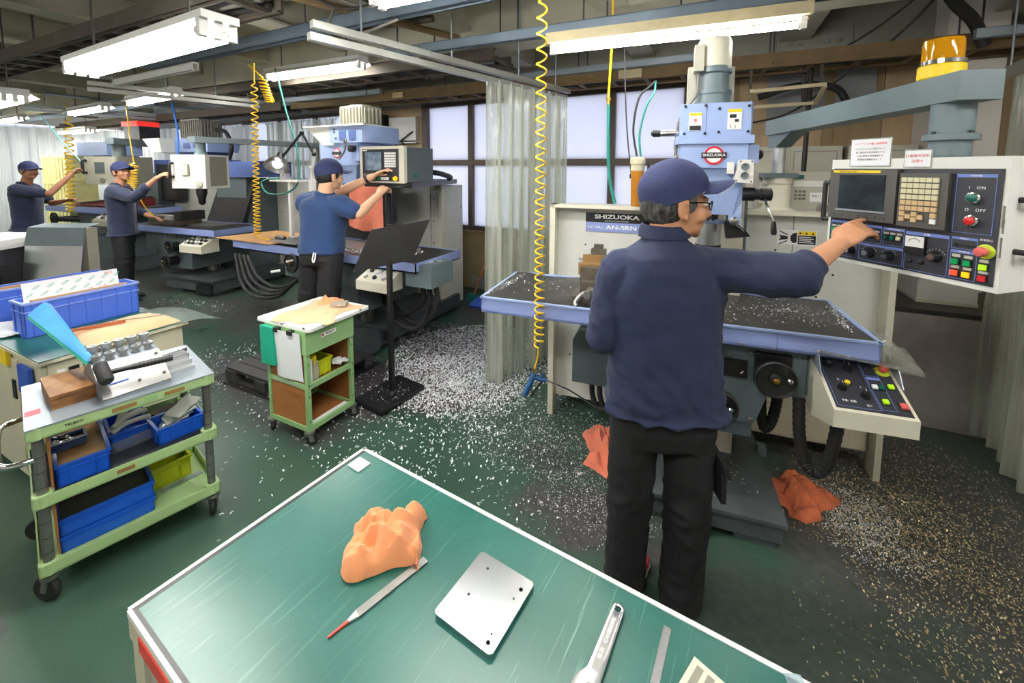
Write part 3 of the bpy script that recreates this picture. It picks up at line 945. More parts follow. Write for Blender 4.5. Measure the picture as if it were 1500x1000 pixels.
# knee and saddle
k = G().prism([(-.16, .90), (.66, .90), (.66, .70), (.46, .70), (.415, .55), (.05, .55), (-.0, .70), (-.16, .70)], 0, .5, Matrix.Translation((0, 2.49, 0)) @ Matrix.Rotation(pi / 2, 4, 'X')).out('saddle', 'mgrey2', mill, .008)
G().bx(.03, .405, 2.0, 2.62, .48, .72).out('knee', 'mgrey', mill, .012)
G().cyl((.23, 2.25, .12), (.23, 2.25, .52), .045).lathe((.23, 2.25, .13), [(.08, 0), (.08, .05), (.05, .07)]).out('knee_screw', 'steel_dull', mill)
G().bx(.655, .73, 1.98, 2.2, .70, .78).out('saddle_stop', 'black', mill, .004)
for (u, z) in ((.385, .868), (.395, .575), (.62, .715), (.3, .85)):
    G().lathe((u, 1.985, z), [(.009, 0), (.009, .012), (.005, .016)], (0, -1, 0), 8).out('bolt', 'steel_dull', mill)
# tray: blue rim with chips guard, black rubber mats
tray = G().bx(-.845, .80, 1.905, 1.912, .925, 1.0).bx(-.845, .80, 2.452, 2.46, .925, 1.0).bx(-.845, -.838, 1.905, 2.46, .925, 1.0).bx(.793, .80, 1.905, 2.46, .925, 1.0).bx(-.845, .80, 1.905, 2.46, .925, .935).out('chip_tray', 'trayblue', mill, .002)
G().bx(-.845, .80, 1.899, 1.915, .998, 1.006).bx(-.845, .80, 2.45, 2.466, .998, 1.006).bx(-.851, -.835, 1.899, 2.466, .998, 1.006).bx(.79, .806, 1.899, 2.466, .998, 1.006).out('tray_edge', 'mblue', mill, .002)
G().bx(-.55, .52, 2.08, 2.36, .935, .985).out('table', 'steel_dull', mill, .004)
for vv in (2.13, 2.22, 2.31):
    G().bx(-.55, .52, vv - .008, vv + .008, .984, .986).out('t_slot', 'black', mill)
def mat_sheet(u0, u1, v0, v1, z, seed, par):
    grid = []
    for i in range(13):
        row = []
        for j in range(19):
            u = u0 + (u1 - u0) * j / 18; v = v0 + (v1 - v0) * i / 12
            row.append((u, v, z + .010 * noise.noise(Vector((u * 6, v * 5, seed))) + .006 * sin(u * 14 + seed)))
        grid.append(row)
    return G().sheet(grid, .004).out('rubber_mat', 'rubbermat', par)
mat_sheet(-.835, -.33, 1.915, 2.448, 1.0, 1, mill)
mat_sheet(-.345, .10, 1.918, 2.448, .998, 9, mill)
mat_sheet(.10, .79, 1.915, 2.448, .997, 4, mill)
for u in (-.52, .04, .46):
    G().bx(u - .0008, u + .0008, 1.9045, 1.906, .925, 1.0).out('tray_seam', 'navyblue', mill)
for u in (-.2, .33, .45, .7):
    G().lathe((u, 1.905, .935), [(.005, 0), (.005, .004)], (0, -1, 0), 8).out('screw', 'steel', mill)
# vise clamped on the left of the table
vs0 = G().bx(-.40, -.235, 1.99, 2.38, .985, 1.03).prism([(-.37, 1.03), (-.27, 1.03), (-.27, 1.09), (-.37, 1.09)], 0, .3, Matrix.Translation((0, 2.35, 0)) @ Matrix.Rotation(pi / 2, 4, 'X')).out('vise', 'toolsteel', mill, .006)
G().bx(-.385, -.25, 2.30, 2.37, 1.03, 1.17).out('fixed_jaw', 'toolsteel', vs0, .005)
G().bx(-.38, -.255, 2.10, 2.17, 1.03, 1.15).out('moving_jaw', 'toolsteel', vs0, .005)
G().bx(-.40, -.235, 2.16, 2.18, 1.10, 1.16).out('jaw_plate', 'rust', vs0, .003)
G().bx(-.40, -.235, 2.29, 2.305, 1.10, 1.18).out('jaw_plate', 'rust', vs0, .003)
G().bx(-.36, -.28, 2.31, 2.36, 1.17, 1.21).bx(-.345, -.295, 2.32, 2.35, 1.21, 1.235).out('step_block', 'toolsteel', vs0, .003)
G().cyl((-.318, 1.95, 1.055), (-.318, 2.12, 1.055), .016).lathe((-.318, 1.955, 1.055), [(.02, -.012), (.022, 0), (.02, .01)], (0, -1, 0), 6).out('vise_screw', 'steel_dull', vs0)
G().tube(smoothpath([(-.30, 2.02, 1.06), (-.345, 1.97, 1.05), (-.37, 1.935, 1.02), (-.36, 1.92, 1.005)], 5), .011, 8).out('vise_handle', 'steel_dull', vs0)
# electrical cabinet behind with the flanged white guard in front
cabm = G().bx(-.655, 1.12, 2.735, 3.12, .10, 1.40).out('rear_cabinet', 'guardwhite', mill, .004)
G().bx(-.68, -.645, 2.63, 2.74, .0, 1.425).out('guard_post', 'cream', mill, .004)
G().bx(1.115, 1.145, 2.63, 2.74, .0, 1.40).out('guard_post', 'cream', mill, .004)
G().bx(-.68, 1.145, 2.63, 2.74, 1.405, 1.425).out('guard_top_flange', 'cream', mill, .003)
G().bx(-.645, 1.115, 2.722, 2.736, .10, 1.405).out('guard_sheet', 'guardwhite', mill, .002)
G().bx(.70, .703, 2.7205, 2.7225, .10, 1.40).out('panel_seam', 'mgrey', mill)
for (u, z) in ((-.46, 1.16), (.9, 1.08), (.83, .95), (.62, 1.2), (1.02, .6), (-.55, .4), (.56, 1.12)):
    G().lathe((u, 2.722, z), [(.006, 0), (.006, .004)], (0, -1, 0), 8).out('bolt', 'black', mill)
G().bx(-.5, -.25, 2.70, 2.722, 1.062, 1.07).out('guard_ledge', 'galv', mill)
sg = G().bx(-.46, -.065, 2.714, 2.722, 1.312, 1.372).out('maker_sign', 'black', mill, .001)
G().bx(-.46, -.065, 2.7145, 2.722, 1.252, 1.312).out('sign_field', 'trayblue', sg)
text('SHIZUOKA', .036, 'white', sg, front(-.265, 2.7125, 1.348), sx=1.55, bold=.0011)
text('PRECISION NC MILL MACHINE', .009, 'white', sg, front(-.265, 2.7125, 1.322), sx=1.2)
text('NC MILL', .022, 'white', sg, front(-.397, 2.7128, 1.279), sx=1.2)
text('AN-SRN', .034, 'white', sg, front(-.235, 2.7128, 1.281), sx=1.55, bold=.001)
# warning sticker
st = G().bx(.625, .815, 2.7195, 2.722, 1.235, 1.318).out('warning_sticker', 'white', mill)
G().bx(.725, .81, 2.7185, 2.7205, 1.24, 1.29).out('sticker_text_field', 'black', st)
G().bx(.725, .81, 2.7185, 2.7205, 1.292, 1.314).out('sticker_yellow_band', 'yellow', st)
for i in range(4):
    G().bx(.73, .80 - .012 * (i % 2), 2.7178, 2.719, 1.249 + i * .010, 1.2525 + i * .010).out('sticker_line', 'white', st)
G().prism([(.702, 1.245), (.72, 1.25), (.72, 1.305), (.702, 1.3), (.69, 1.285), (.69, 1.262)], 0, .0015, Matrix.Translation((0, 2.7195, 0)) @ Matrix.Rotation(pi / 2, 4, 'X')).out('sticker_pictogram', 'black', st)
for a_ in (-.6, -.2, .2, .6):
    G().box((.655, 2.719, 1.274 + a_ * .045), (.045, .0015, .005), ry=a_ * .8).out('sticker_ray', 'black', st)
G().bx(.64, .675, 2.7185, 2.7198, 1.266, 1.282).out('sticker_motor', 'black', st)
for u_, s_ in ((.735, '▲'), (.765, '▲'), (.795, '!')):
    G().prism([(u_ - .007, 1.297), (u_ + .007, 1.297), (u_, 1.309)], 0, .001, Matrix.Translation((0, 2.7187, 0)) @ Matrix.Rotation(pi / 2, 4, 'X')).out('warning_triangle', 'black', st)
# things on the saddle front
sw = G().bx(.285, .375, 1.975, 1.992, .755, .83).out('switch_plate', 'black', mill, .003)
G().lathe((.345, 1.975, .785), [(.014, 0), (.012, .012)], (0, -1, 0), 14).box((.345, 1.958, .785), (.006, .012, .026), ry=.7).out('selector_knob', 'black', sw)
G().box((.349, 1.951, .79), (.003, .002, .016), ry=.7).out('knob_mark', 'white', sw)
pl1 = G().bx(.40, .535, 1.965, 1.992, .75, .88).out('wheel_mount', 'black', mill, .006)
for u, z in ((.413, .868), (.522, .868)):
    G().lathe((u, 1.965, z), [(.007, 0), (.007, .005)], (0, -1, 0), 8).out('screw', 'darkmetal', pl1)
handwheel(mill, (.467, 1.925, .795), .078)
handwheel(mill, (.265, 1.925, .635), .075)
G().cyl((.467, 1.94, .795), (.467, 1.99, .795), .03).out('wheel_shaft', 'black', mill)
G().cyl((.265, 1.94, .635), (.265, 2.0, .635), .035).out('wheel_shaft', 'black', mill)
# junction box at the left
jb = G().prism([(-.47, .38), (-.23, .38), (-.23, .70), (-.43, .70), (-.47, .64)], 0, .26, Matrix.Translation((0, 2.66, 0)) @ Matrix.Rotation(pi / 2, 4, 'X')).out('junction_box', 'mgrey', mill, .004)
G().hexa([(-.47, 2.4, .64), (-.2, 2.4, .64), (-.2, 2.6, .64), (-.47, 2.6, .64), (-.43, 2.47, .715), (-.2, 2.47, .715), (-.2, 2.6, .715), (-.43, 2.6, .715)]).out('junction_box_lid', 'mgrey2', mill, .003)
for i, du in enumerate((-.36, -.315)):
    hose(mill, [(du, 2.45, .40), (du + .01, 2.45, .28), (du + .05, 2.44, .22), (du + .14, 2.42, .26), (du + .26, 2.40, .40)], .017, n=9)
# hoses under the saddle at the right
hose(mill, [(.50, 2.22, .72), (.485, 2.22, .56), (.50, 2.22, .42), (.53, 2.22, .44), (.545, 2.2, .56), (.55, 2.2, .70)], .024, n=10)
hose(mill, [(.575, 2.0, .70), (.58, 1.98, .55), (.60, 1.96, .44), (.64, 1.94, .42), (.67, 1.92, .50), (.685, 1.9, .68)], .024, n=12)
G().bx(.55, 1.10, 2.70, 2.725, .12, .62).out('lower_panel', 'cabinet_cream', mill, .003)
# ---- head
hd = G().prism([(.075, 2.03), (.345, 2.03), (.36, 2.08), (.36, 2.42), (.30, 2.5), (.12, 2.5), (.065, 2.42), (.065, 2.08)], 1.80, 1.94).out('upper_head', 'mblue', mill, .008)
G().prism([(.06, 2.02), (.36, 2.02), (.37, 2.08), (.37, 2.44), (.05, 2.44), (.05, 2.08)], 1.765, 1.80).out('head_flange', 'mblue', mill, .006)
G().prism([(.075, 2.03), (.34, 2.03), (.35, 2.08), (.35, 2.6), (.07, 2.6), (.065, 2.08)], 1.66, 1.766).out('lower_head', 'mblue', mill, .012)
G().hexa([(.15, 2.08, 1.45), (.30, 2.08, 1.45), (.30, 2.5, 1.45), (.15, 2.5, 1.45), (.09, 2.045, 1.665), (.335, 2.045, 1.665), (.345, 2.55, 1.665), (.07, 2.55, 1.665)]).out('head_casting', 'mblue', mill, .012)
G().bx(.345, .385, 2.05, 2.2, 1.68, 1.76).out('side_cover', 'mblue', mill, .005)
G().lathe((.385, 2.12, 1.72), [(.02, 0), (.022, .02), (.014, .028)], (1, 0, 0), 8).out('side_nut', 'darkmetal', mill)
G().bx(.12, .32, 2.3, 2.95, 1.50, 1.74).out('ram', 'mblue', mill, .02)
for (u, z) in ((.085, 1.93), (.168, 1.93), (.168, 1.81), (.085, 1.81), (.222, 1.915), (.335, 1.922), (.222, 1.815), (.335, 1.815)):
    G().lathe((u, 2.031, z), [(.006, 0), (.006, .006), (.003, .008)], (0, -1, 0), 8).out('cap_screw', 'black', hd)
G().bx(.171, .1722, 2.0285, 2.031, 1.805, 1.937).out('cover_seam', 'navyblue', hd)
def sticker(par, u, z, w, h, bands):
    s_ = G().bx(u - w / 2, u + w / 2, 2.0275, 2.031, z - h / 2, z + h / 2).out('sticker', 'white', par)
    for (a0, a1, c0, c1, m_) in bands:
        G().bx(u - w / 2 + a0 * w, u - w / 2 + a1 * w, 2.0265, 2.028, z - h / 2 + c0 * h, z - h / 2 + c1 * h).out('sticker_print', m_, s_)
    return s_
sticker(hd, .128, 1.862, .052, .078, [(.02, .98, .84, .98, 'yellow'), (.06, .94, .03, .28, 'black'), (.40, .6, .5, .66, 'pinktag')])
sticker(hd, .282, 1.868, .054, .086, [(.02, .98, .84, .99, 'yellow'), (.14, .62, .56, .74, 'black'), (.52, .80, .36, .50, 'black'), (.2, .24, .06, .2, 'black'), (.55, .58, .06, .2, 'black')])
# maker emblem: red ring, white disc, black bar
em = G().lathe((.208, 2.029, 1.714), [(.040, 0), (.040, .004)], (0, -1, 0), 32).out('maker_emblem', 'btn_red', mill)
G().lathe((.208, 2.0255, 1.714), [(.031, 0), (.031, .001)], (0, -1, 0), 32).out('emblem_disc', 'white', em)
G().bx(.158, .258, 2.0225, 2.0265, 1.703, 1.727).out('emblem_bar', 'black', em, .0008)
text('SHIZUOKA', .0165, 'white', em, front(.208, 2.022, 1.7155), sx=1.12, bold=.0003)
# motor with its terminal box
mo = G().lathe((.208, 2.2, 1.94), [(.09, 0), (.09, .02), (.075, .022), (.075, .055), (.08, .06), (.08, .075), (.066, .078), (.066, .15), (.078, .155), (.078, .175), (.072, .185), (.072, .295), (.062, .31), (.03, .312)], n=36).out('motor', 'mgrey2', mill)
G().lathe((.208, 2.2, 2.12), [(.0735, 0), (.0735, .112), (.064, .132), (.02, .134)], n=36).out('motor_cowl', 'cream', mo)
G().bx(.12, .16, 2.12, 2.2, 2.10, 2.215).out('terminal_box', 'elecbox', mo, .004)
G().bx(.10, .135, 2.22, 2.3, 1.94, 2.14).out('motor_bracket', 'elecbox', mo, .004)
G().bx(.275, .30, 2.22, 2.3, 1.94, 2.13).out('motor_bracket', 'elecbox', mo, .004)
G().tube(smoothpath([(.14, 2.15, 2.10), (.135, 2.14, 2.0), (.09, 2.12, 1.93), (.06, 2.1, 1.85), (.055, 2.1, 1.7), (.07, 2.1, 1.62)], 6), .007, 8).out('motor_cable', 'cablegrey', mo)
G().tube(smoothpath([(.075, 2.08, 1.72), (.045, 2.08, 1.69), (.04, 2.1, 1.62), (.02, 2.3, 1.5)], 6), .007, 8).out('motor_cable', 'cablegrey', mo)
# grey cylinder sticking out of the head
cy = G().lathe((.075, 2.1, 1.82), [(.012, 0), (.012, .01), (.015, .012), (.015, .09), (.012, .092)], (-1, 0, 0), 18).out('feed_motor', 'alu', mill)
G().lathe((-.015, 2.1, 1.82), [(.0165, 0), (.0165, .035), (.01, .036), (.01, .042)], (-1, 0, 0), 18).out('end_cap', 'black', cy)
# quill, spindle and slide scale
G().lathe((.218, 2.2, 1.285), [(.03, -.03), (.03, 0), (.053, .002), (.055, .012), (.055, .02), (.056, .022), (.056, .115), (.05, .12)], n=32).out('spindle_nose', 'steel', mill)
G().lathe((.218, 2.2, 1.285), [(.0565, -.001), (.0565, .012)], n=32).out('nose_ring', 'darkmetal', mill)
G().bx(.165, .275, 2.15, 2.25, 1.40, 1.42).out('quill_collar', 'mblue', mill, .004)
G().cyl((.218, 2.2, 1.41), (.218, 2.2, 1.66), .045).out('quill', 'steel_dull', mill)
G().bx(.245, .27, 2.085, 2.10, 1.42, 1.66).out('depth_scale', 'alu', mill, .001)
G().cyl((.20, 2.09, 1.42), (.20, 2.09, 1.64), .008).cyl((.225, 2.1, 1.42), (.225, 2.1, 1.66), .006).lathe((.20, 2.09, 1.47), [(.016, 0), (.016, .02), (.012, .024), (.016, .028), (.016, .05)], n=16).out('depth_stop', 'darkmetal', mill)
G().bx(.285, .335, 2.08, 2.17, 1.40, 1.60).out('feed_housing', 'mblue', mill, .008)
G().lathe((.335, 2.1, 1.545), [(.03, 0), (.03, .05), (.024, .052), (.024, .07), (.027, .072), (.027, .115), (.02, .118)], (1, 0, 0), 20).out('feed_hub', 'black', mill)
lv = G().tube(smoothpath([(.425, 2.08, 1.525), (.428, 2.06, 1.50), (.445, 2.045, 1.455), (.452, 2.04, 1.43)], 5), .0055, 8).out('feed_lever', 'chrome', mill)
G().lathe((.452, 2.04, 1.435), [(.006, 0), (.010, .012), (.012, .05), (.008, .058)], (.05, -.03, -1), 12).out('lever_grip', 'black', lv)
G().prism([(.28, 1.345), (.375, 1.36), (.355, 1.385), (.30, 1.43), (.27, 1.42)], 0, .05, Matrix.Translation((0, 2.12, 0)) @ Matrix.Rotation(pi / 2, 4, 'X')).out('lever_guard', 'black', mill, .003)
G().lathe((.305, 2.068, 1.425), [(.018, 0), (.02, .008), (.012, .014)], (0, -1, 0), 12).out('lock_knob', 'steel_dull', mill)
G().cyl((.31, 2.06, 1.415), (.345, 2.05, 1.385), .003, n=8).out('lock_lever', 'chrome', mill)
cb = G().prism([(.285, 1.60), (.36, 1.595), (.358, 1.695), (.305, 1.695)], 0, .03, Matrix.Translation((0, 2.03, 0)) @ Matrix.Rotation(pi / 2, 4, 'X')).out('gauge_box', 'offwhite', mill, .002)
for z in (1.665, 1.628):
    G().lathe((.327, 1.9995, z), [(.0155, 0), (.0155, .004), (.012, .002)], (0, -1, 0), 20).out('gauge_glass', 'mgrey', cb)
for u, z in ((.31, 1.688), (.352, 1.688), (.295, 1.607), (.352, 1.603)):
    G().lathe((u, 1.9995, z), [(.003, 0), (.003, .002)], (0, -1, 0), 8).out('screw', 'black', cb)
G().bx(.262, .286, 2.0, 2.03, 1.635, 1.685).out('switch_box', 'offwhite', mill, .003)
# oil bottle behind the operator
ob = G().lathe((-.135, 2.5, 1.44), [(.03, 0), (.032, .01), (.036, .20), (.036, .215)], n=24).out('oil_bottle', 'oil', mill)
G().lathe((-.135, 2.5, 1.645), [(.038, 0), (.038, .035), (.042, .04), (.042, .065), (.034, .075), (.01, .08)], n=24).out('bottle_top', 'plasticmilk', ob)
G().bx(-.18, .06, 2.52, 2.545, 1.60, 1.625).cyl((-.075, 2.5, 1.56), (-.075, 2.5, 1.69), .008).out('bottle_bracket', 'darkmetal', ob)
G().tube(smoothpath([(-.12, 2.5, 1.72), (-.13, 2.5, 1.85), (-.10, 2.5, 2.0), (-.06, 2.52, 2.08), (-.055, 2.55, 2.15)], 6), .006, 8).out('feed_hose', 'greenhose', ob)
G().tube(smoothpath([(-.14, 2.5, 1.72), (-.165, 2.5, 1.88), (-.14, 2.5, 2.05), (-.08, 2.52, 2.12), (-.055, 2.55, 2.15)], 6), .006, 8).out('feed_hose', 'cable', ob)
# units standing on the cabinet: pendant foot, small control box
G().lathe((.645, 2.88, 1.40), [(.105, 0), (.105, .012), (.075, .03), (.068, .05), (.068, .17), (.075, .175), (.075, .21)], n=32).out('pendant_foot', 'cream', mill)
G().bx(.56, .73, 2.80, 2.96, 1.608, 1.635).out('pendant_clamp', 'mgrey', mill, .006)
lc = G().bx(.555, .93, 2.96, 3.08, 1.40, 1.645).out('inverter_box', 'elecbox', mill, .004)
G().bx(.73, .80, 2.955, 2.962, 1.60, 1.625).out('lcd', 'btn_dgreen', lc)
G().bx(.75, .90, 2.957, 2.962, 1.555, 1.59).out('label_plate', 'offwhite', lc)
for i in range(3):
    for j in range(3):
        G().bx(.755 + i * .022, .769 + i * .022, 2.955, 2.962, 1.475 + j * .022, 1.488 + j * .022).out('key', 'cablegrey', lc)
G().bx(.835, .90, 2.956, 2.962, 1.465, 1.52).out('data_plate', 'white', lc)
G().bx(.57, .60, 2.955, 2.962, 1.45, 1.58).out('side_label', 'white', lc)
G().lathe((.60, 2.96, 1.61), [(.016, 0), (.016, .012), (.01, .016)], (0, -1, 0), 14).out('red_button', 'btn_red', lc)
text('BALI !', .018, 'black', lc, front(.867, 2.9555, 1.50))
G().tube(smoothpath([(.86, 2.85, 1.405), (.85, 2.84, 1.44), (.87, 2.84, 1.455), (.89, 2.84, 1.44), (.885, 2.85, 1.41), (1.0, 2.9, 1.41)], 6), .012, 8).out('cable_loop', 'cablegrey', mill)
# ------------------------------------------------------------------ the pendant: arm and console
P_POLE = Vector(m1w(.645, 2.88, 1.636))
ARM_END = Vector((.655, 1.80, 0))
pend = wthing('control_console', 'white machine control console with screen, keypad and buttons on a grey swing arm', 'control console', (P_POLE.x, P_POLE.y, 1.636))
G().cyl(P_POLE, (P_POLE.x, P_POLE.y, 1.84), .034, n=24).out('steel_pole', 'steel', pend)
d2 = Vector((ARM_END.x - P_POLE.x, ARM_END.y - P_POLE.y, 0)); LA = d2.length; d2.normalize()
MA = Matrix.Translation((P_POLE.x, P_POLE.y, 1.86)) @ Matrix.Rotation(math.atan2(d2.y, d2.x), 4, 'Z')
G().bx(-.07, LA + .09, -.055, .055, 0, .085, MA).out('swing_arm', 'mgrey2', pend, .006)
G().prism([(-.06, 0), (-.06, -.075), (.05, -.075), (.22, 0)], -.04, .04, MA @ Matrix.Rotation(pi / 2, 4, 'X')).out('arm_gusset', 'mgrey2', pend, .003)
G().lathe((ARM_END.x, ARM_END.y, 1.68), [(.07, 0), (.07, .015), (.05, .017), (.05, .065), (.066, .067), (.066, .085), (.052, .087), (.052, .185)], n=28).out('swivel', 'mgrey2', pend)
for k_ in range(4):
    t_ = k_ * pi / 2 + .5
    G().lathe((ARM_END.x + .058 * cos(t_), ARM_END.y + .058 * sin(t_), 1.766), [(.006, 0), (.006, .008)], n=8).out('swivel_bolt', 'black', pend)
# console body: local frame x along the face, y into the housing
CX = (.381, 1.91)
MC = Matrix.Translation((CX[0], CX[1], 0)) @ Matrix.Rotation(radians(-48), 4, 'Z')
def cb_(x0, x1, z0, z1, d0, d1, name, m, par, bev=0.0):
    return G().bx(x0, x1, d0, d1, z0, z1, MC).out(name, m, par, bev)
hs = G().prism([(0, 1.326), (.466, 1.322), (.466, 1.692), (0, 1.69)], 0, -.17, MC @ Matrix.Rotation(pi / 2, 4, 'X')).out('housing', 'offwhite', pend, .006)
pn = cb_(.010, .456, 1.338, 1.658, -.003, .002, 'dark_panel', 'consoledark', pend)
su = cb_(.013, .222, 1.482, 1.655, -.022, 0, 'screen_unit', 'unitgrey', pend, .004)
cb_(.046, .192, 1.517, 1.637, -.0235, -.018, 'screen', 'screen', su)
cb_(.040, .198, 1.511, 1.517, -.026, -.02, 'screen_bezel', 'galv', su)
cb_(.024, .175, 1.644, 1.652, -.0235, -.02, 'name_strip', 'yellow', su)
def mcf(x, z, d=-.0242): return MC @ Matrix.Translation((x, d, z)) @ Matrix.Rotation(pi / 2, 4, 'X')
text('FANUC Series 20-F', .0075, 'black', su, mcf(.075, 1.648))
for i in range(7):
    cb_(.024 + i * .0265, .038 + i * .0265, 1.492, 1.500, -.0245, -.02, 'soft_key', 'unitgrey', su, .001)
cb_(.005, .013, 1.53, 1.62, -.016, 0, 'card_slot', 'darkmetal', su, .002)
ku = cb_(.228, .350, 1.478, 1.645, -.018, 0, 'keypad_unit', 'unitgrey', pend, .004)
rows = [6, 6, 6, 6, 6, 6]
for r_ in range(6):
    for c_ in range(6):
        cb_(.2365 + c_ * .0158, .2505 + c_ * .0158, 1.617 - r_ * .0176, 1.631 - r_ * .0176, -.024, -.016, 'key', 'keybeige' if r_ < 4 else 'keytan', ku, .0012)
for c_, r_, m_ in ((0, 6.0, 'keytan'), (0, 6.95, 'keytan'), (1, 6.45, 'keytan'), (2, 6.0, 'keytan'), (2, 6.95, 'keytan'), (3, 6.45, 'keytan'), (5, 6.0, 'keytan'), (5, 7.0, 'white')):
    cb_(.2365 + c_ * .0158, .2505 + c_ * .0158, 1.617 - r_ * .0176, 1.631 - r_ * .0176, -.024, -.016, 'key', m_, ku, .0012)
def outline(x0, x1, z0, z1, par, head=.010, ttl=None):
    w = .0012
    o = G().bx(x0, x1, -.0042, -.003, z1 - head, z1, MC).bx(x0, x0 + w, -.0042, -.003, z0, z1, MC).bx(x1 - w, x1, -.0042, -.003, z0, z1, MC).bx(x0, x1, -.0042, -.003, z0, z0 + w, MC).out('panel_frame', 'panelline', par)
    if ttl: text(ttl, head * .8, 'white', par, mcf((x0 + x1) / 2, z1 - head / 2, -.0046))
    return o
outline(.360, .444, 1.477, 1.643, pn, .009, 'POWER')
text('I   ON', .011, 'white', pn, mcf(.405, 1.605, -.0036), spacing=1.2)
text('O   OFF', .011, 'white', pn, mcf(.405, 1.543, -.0036), spacing=1.2)
def rbutton(x, z, m_, r=.0125):
    q = MC @ Vector((x, -.003, z)); ax = (MC.to_3x3() @ Vector((0, -1, 0)))
    o = G().lathe(q, [(r + .004, 0), (r + .0035, .008), (r, .010)], ax, 22).out('button_ring', 'chrome', pn)
    G().lathe(q + ax * .009, [(r - .001, 0), (r - .001, .006), (r - .004, .008)], ax, 22).out('button_cap', m_, o)
rbutton(.401, 1.577, 'btn_dgreen'); rbutton(.401, 1.513, 'btn_red')
outline(.016, .114, 1.408, 1.472, pn, .008); outline(.119, .181, 1.408, 1.468, pn, .008); outline(.186, .245, 1.408, 1.466, pn, .008, 'OPERATION')
outline(.016, .108, 1.346, 1.404, pn, .008); outline(.115, .245, 1.346, 1.404, pn, .008); outline(.249, .357, 1.342, 1.463, pn, .010, '主軸')
outline(.362, .418, 1.430, 1.464, pn, .007, 'SELECT'); outline(.362, .420, 1.343, 1.426, pn, .008, 'SPINDLE')
def sbutton(x, z, m_, w=.012, lab=True):
    o = cb_(x - w * .65, x + w * .65, z - w * .65, z + w * .65, -.006, -.002, 'button_bezel', 'black', pn)
    cb_(x - w / 2, x + w / 2, z - w / 2, z + w / 2, -.012, -.005, 'button_cap', m_, o, .0012)
    if lab: cb_(x - w * .6, x + w * .6, z + w * .85, z + w * 1.4, -.0045, -.003, 'button_label', 'elecbox', o)
for x, z, m_ in ((.026, 1.439, 'btn_green'), (.044, 1.439, 'btn_green'), (.062, 1.439, 'btn_green'), (.026, 1.416, 'btn_green'), (.044, 1.416, 'btn_green'), (.080, 1.439, 'btn_dgreen'), (.13, 1.435, 'btn_dgreen'), (.148, 1.435, 'btn_green'), (.168, 1.435, 'black'), (.195, 1.435, 'btn_dgreen'), (.2135, 1.435, 'btn_dgreen'), (.232, 1.435, 'keybeige')):
    sbutton(x, z, m_, .0115)
for x, z, m_ in ((.375, 1.393, 'btn_green'), (.4015, 1.392, 'btn_green'), (.375, 1.360, 'btn_redlit'), (.4015, 1.359, 'btn_orange'), (.435, 1.388, 'btn_lime'), (.435, 1.357, 'btn_red')):
    sbutton(x, z, m_, .015)
def knob(x, z, r=.015):
    q = MC @ Vector((x, -.003, z)); ax = (MC.to_3x3() @ Vector((0, -1, 0)))
    o = G().lathe(q, [(r * 1.15, 0), (r, .004), (r * .8, .02), (r * .7, .024)], ax, 18).out('rotary_knob', 'black', pn)
    G().lathe(q + ax * .024, [(r * .62, 0), (r * .6, .0015)], ax, 18).out('knob_cap', 'alu', o)
    for i in range(7):
        t_ = pi * (.15 + .7 * i / 6) + pi * 0
        cb_(x + r * 1.55 * cos(t_) - .001, x + r * 1.55 * cos(t_) + .001, z + r * 1.55 * sin(t_) - .001, z + r * 1.55 * sin(t_) + .001, -.0042, -.003, 'scale_mark', 'white', o)
knob(.148, 1.374); knob(.207, 1.373, .014); knob(.328, 1.396, .015); knob(.09, 1.372, .012)
me_ = cb_(.252, .304, 1.394, 1.452, -.012, 0, 'load_meter', 'black', pn, .002)
cb_(.254, .302, 1.417, 1.450, -.0135, -.011, 'meter_face', 'white', me_)
for i in range(9):
    t_ = pi * (.2 + .6 * i / 8)
    cb_(.278 + .018 * cos(t_) - .0007, .278 + .018 * cos(t_) + .0007, 1.424 + .018 * sin(t_) - .001, 1.424 + .018 * sin(t_) + .003, -.0142, -.013, 'meter_tick', 'black', me_)
for x in (.265, .294):
    q = MC @ Vector((x, -.003, 1.372)); G().sph(q, .0075, 12, 8).out('push_ball', 'black', pn)
for i in range(4):
    q = MC @ Vector((.371 + i * .0125, -.003, 1.445)); ax = MC.to_3x3() @ Vector((.3, -1, -.5))
    G().cyl(q, q + ax.normalized() * .009, .0018, .0026, 8).out('toggle_switch', 'chrome', pn)
def estop(par, q, ax, r):
    o = G().lathe(q, [(r, 0), (r, .003), (r * .8, .004)], ax, 24).out('stop_ring', 'estopyel', par)
    G().lathe(Vector(q) + Vector(ax) * .003, [(r * .45, 0), (r * .45, .012), (r * .66, .014), (r * .68, .024), (r * .5, .031), (r * .1, .032)], ax, 24).out('stop_button', 'estopred', o)
estop(pn, MC @ Vector((.436, -.003, 1.432)), MC.to_3x3() @ Vector((0, -1, 0)), .020)
text('非常停止', .007, 'white', pn, mcf(.435, 1.4625, -.0036)); text('スタート', .006, 'white', pn, mcf(.435, 1.404, -.0036)); text('ストップ', .006, 'white', pn, mcf(.435, 1.372, -.0036))
def bar_handle(p0, p1, outv, par):
    p0, p1, o_ = Vector(p0), Vector(p1), Vector(outv)
    G().tube(smoothpath([p0, p0 + o_ * .85, p0 + o_ + (p1 - p0) * .08, p1 + o_ - (p1 - p0) * .08, p1 + o_ * .85, p1], 6), .008, 10).out('handle', 'black', par)
bar_handle(MC @ Vector((0, .03, 1.605)), MC @ Vector((0, .03, 1.47)), MC.to_3x3() @ Vector((-.035, -.01, 0)), pend)
bar_handle(MC @ Vector((.466, .05, 1.575)), MC @ Vector((.466, .13, 1.575)), MC.to_3x3() @ Vector((.03, 0, 0)), pend)
bar_handle(MC @ Vector((.466, .05, 1.435)), MC @ Vector((.466, .13, 1.435)), MC.to_3x3() @ Vector((.03, 0, 0)), pend)
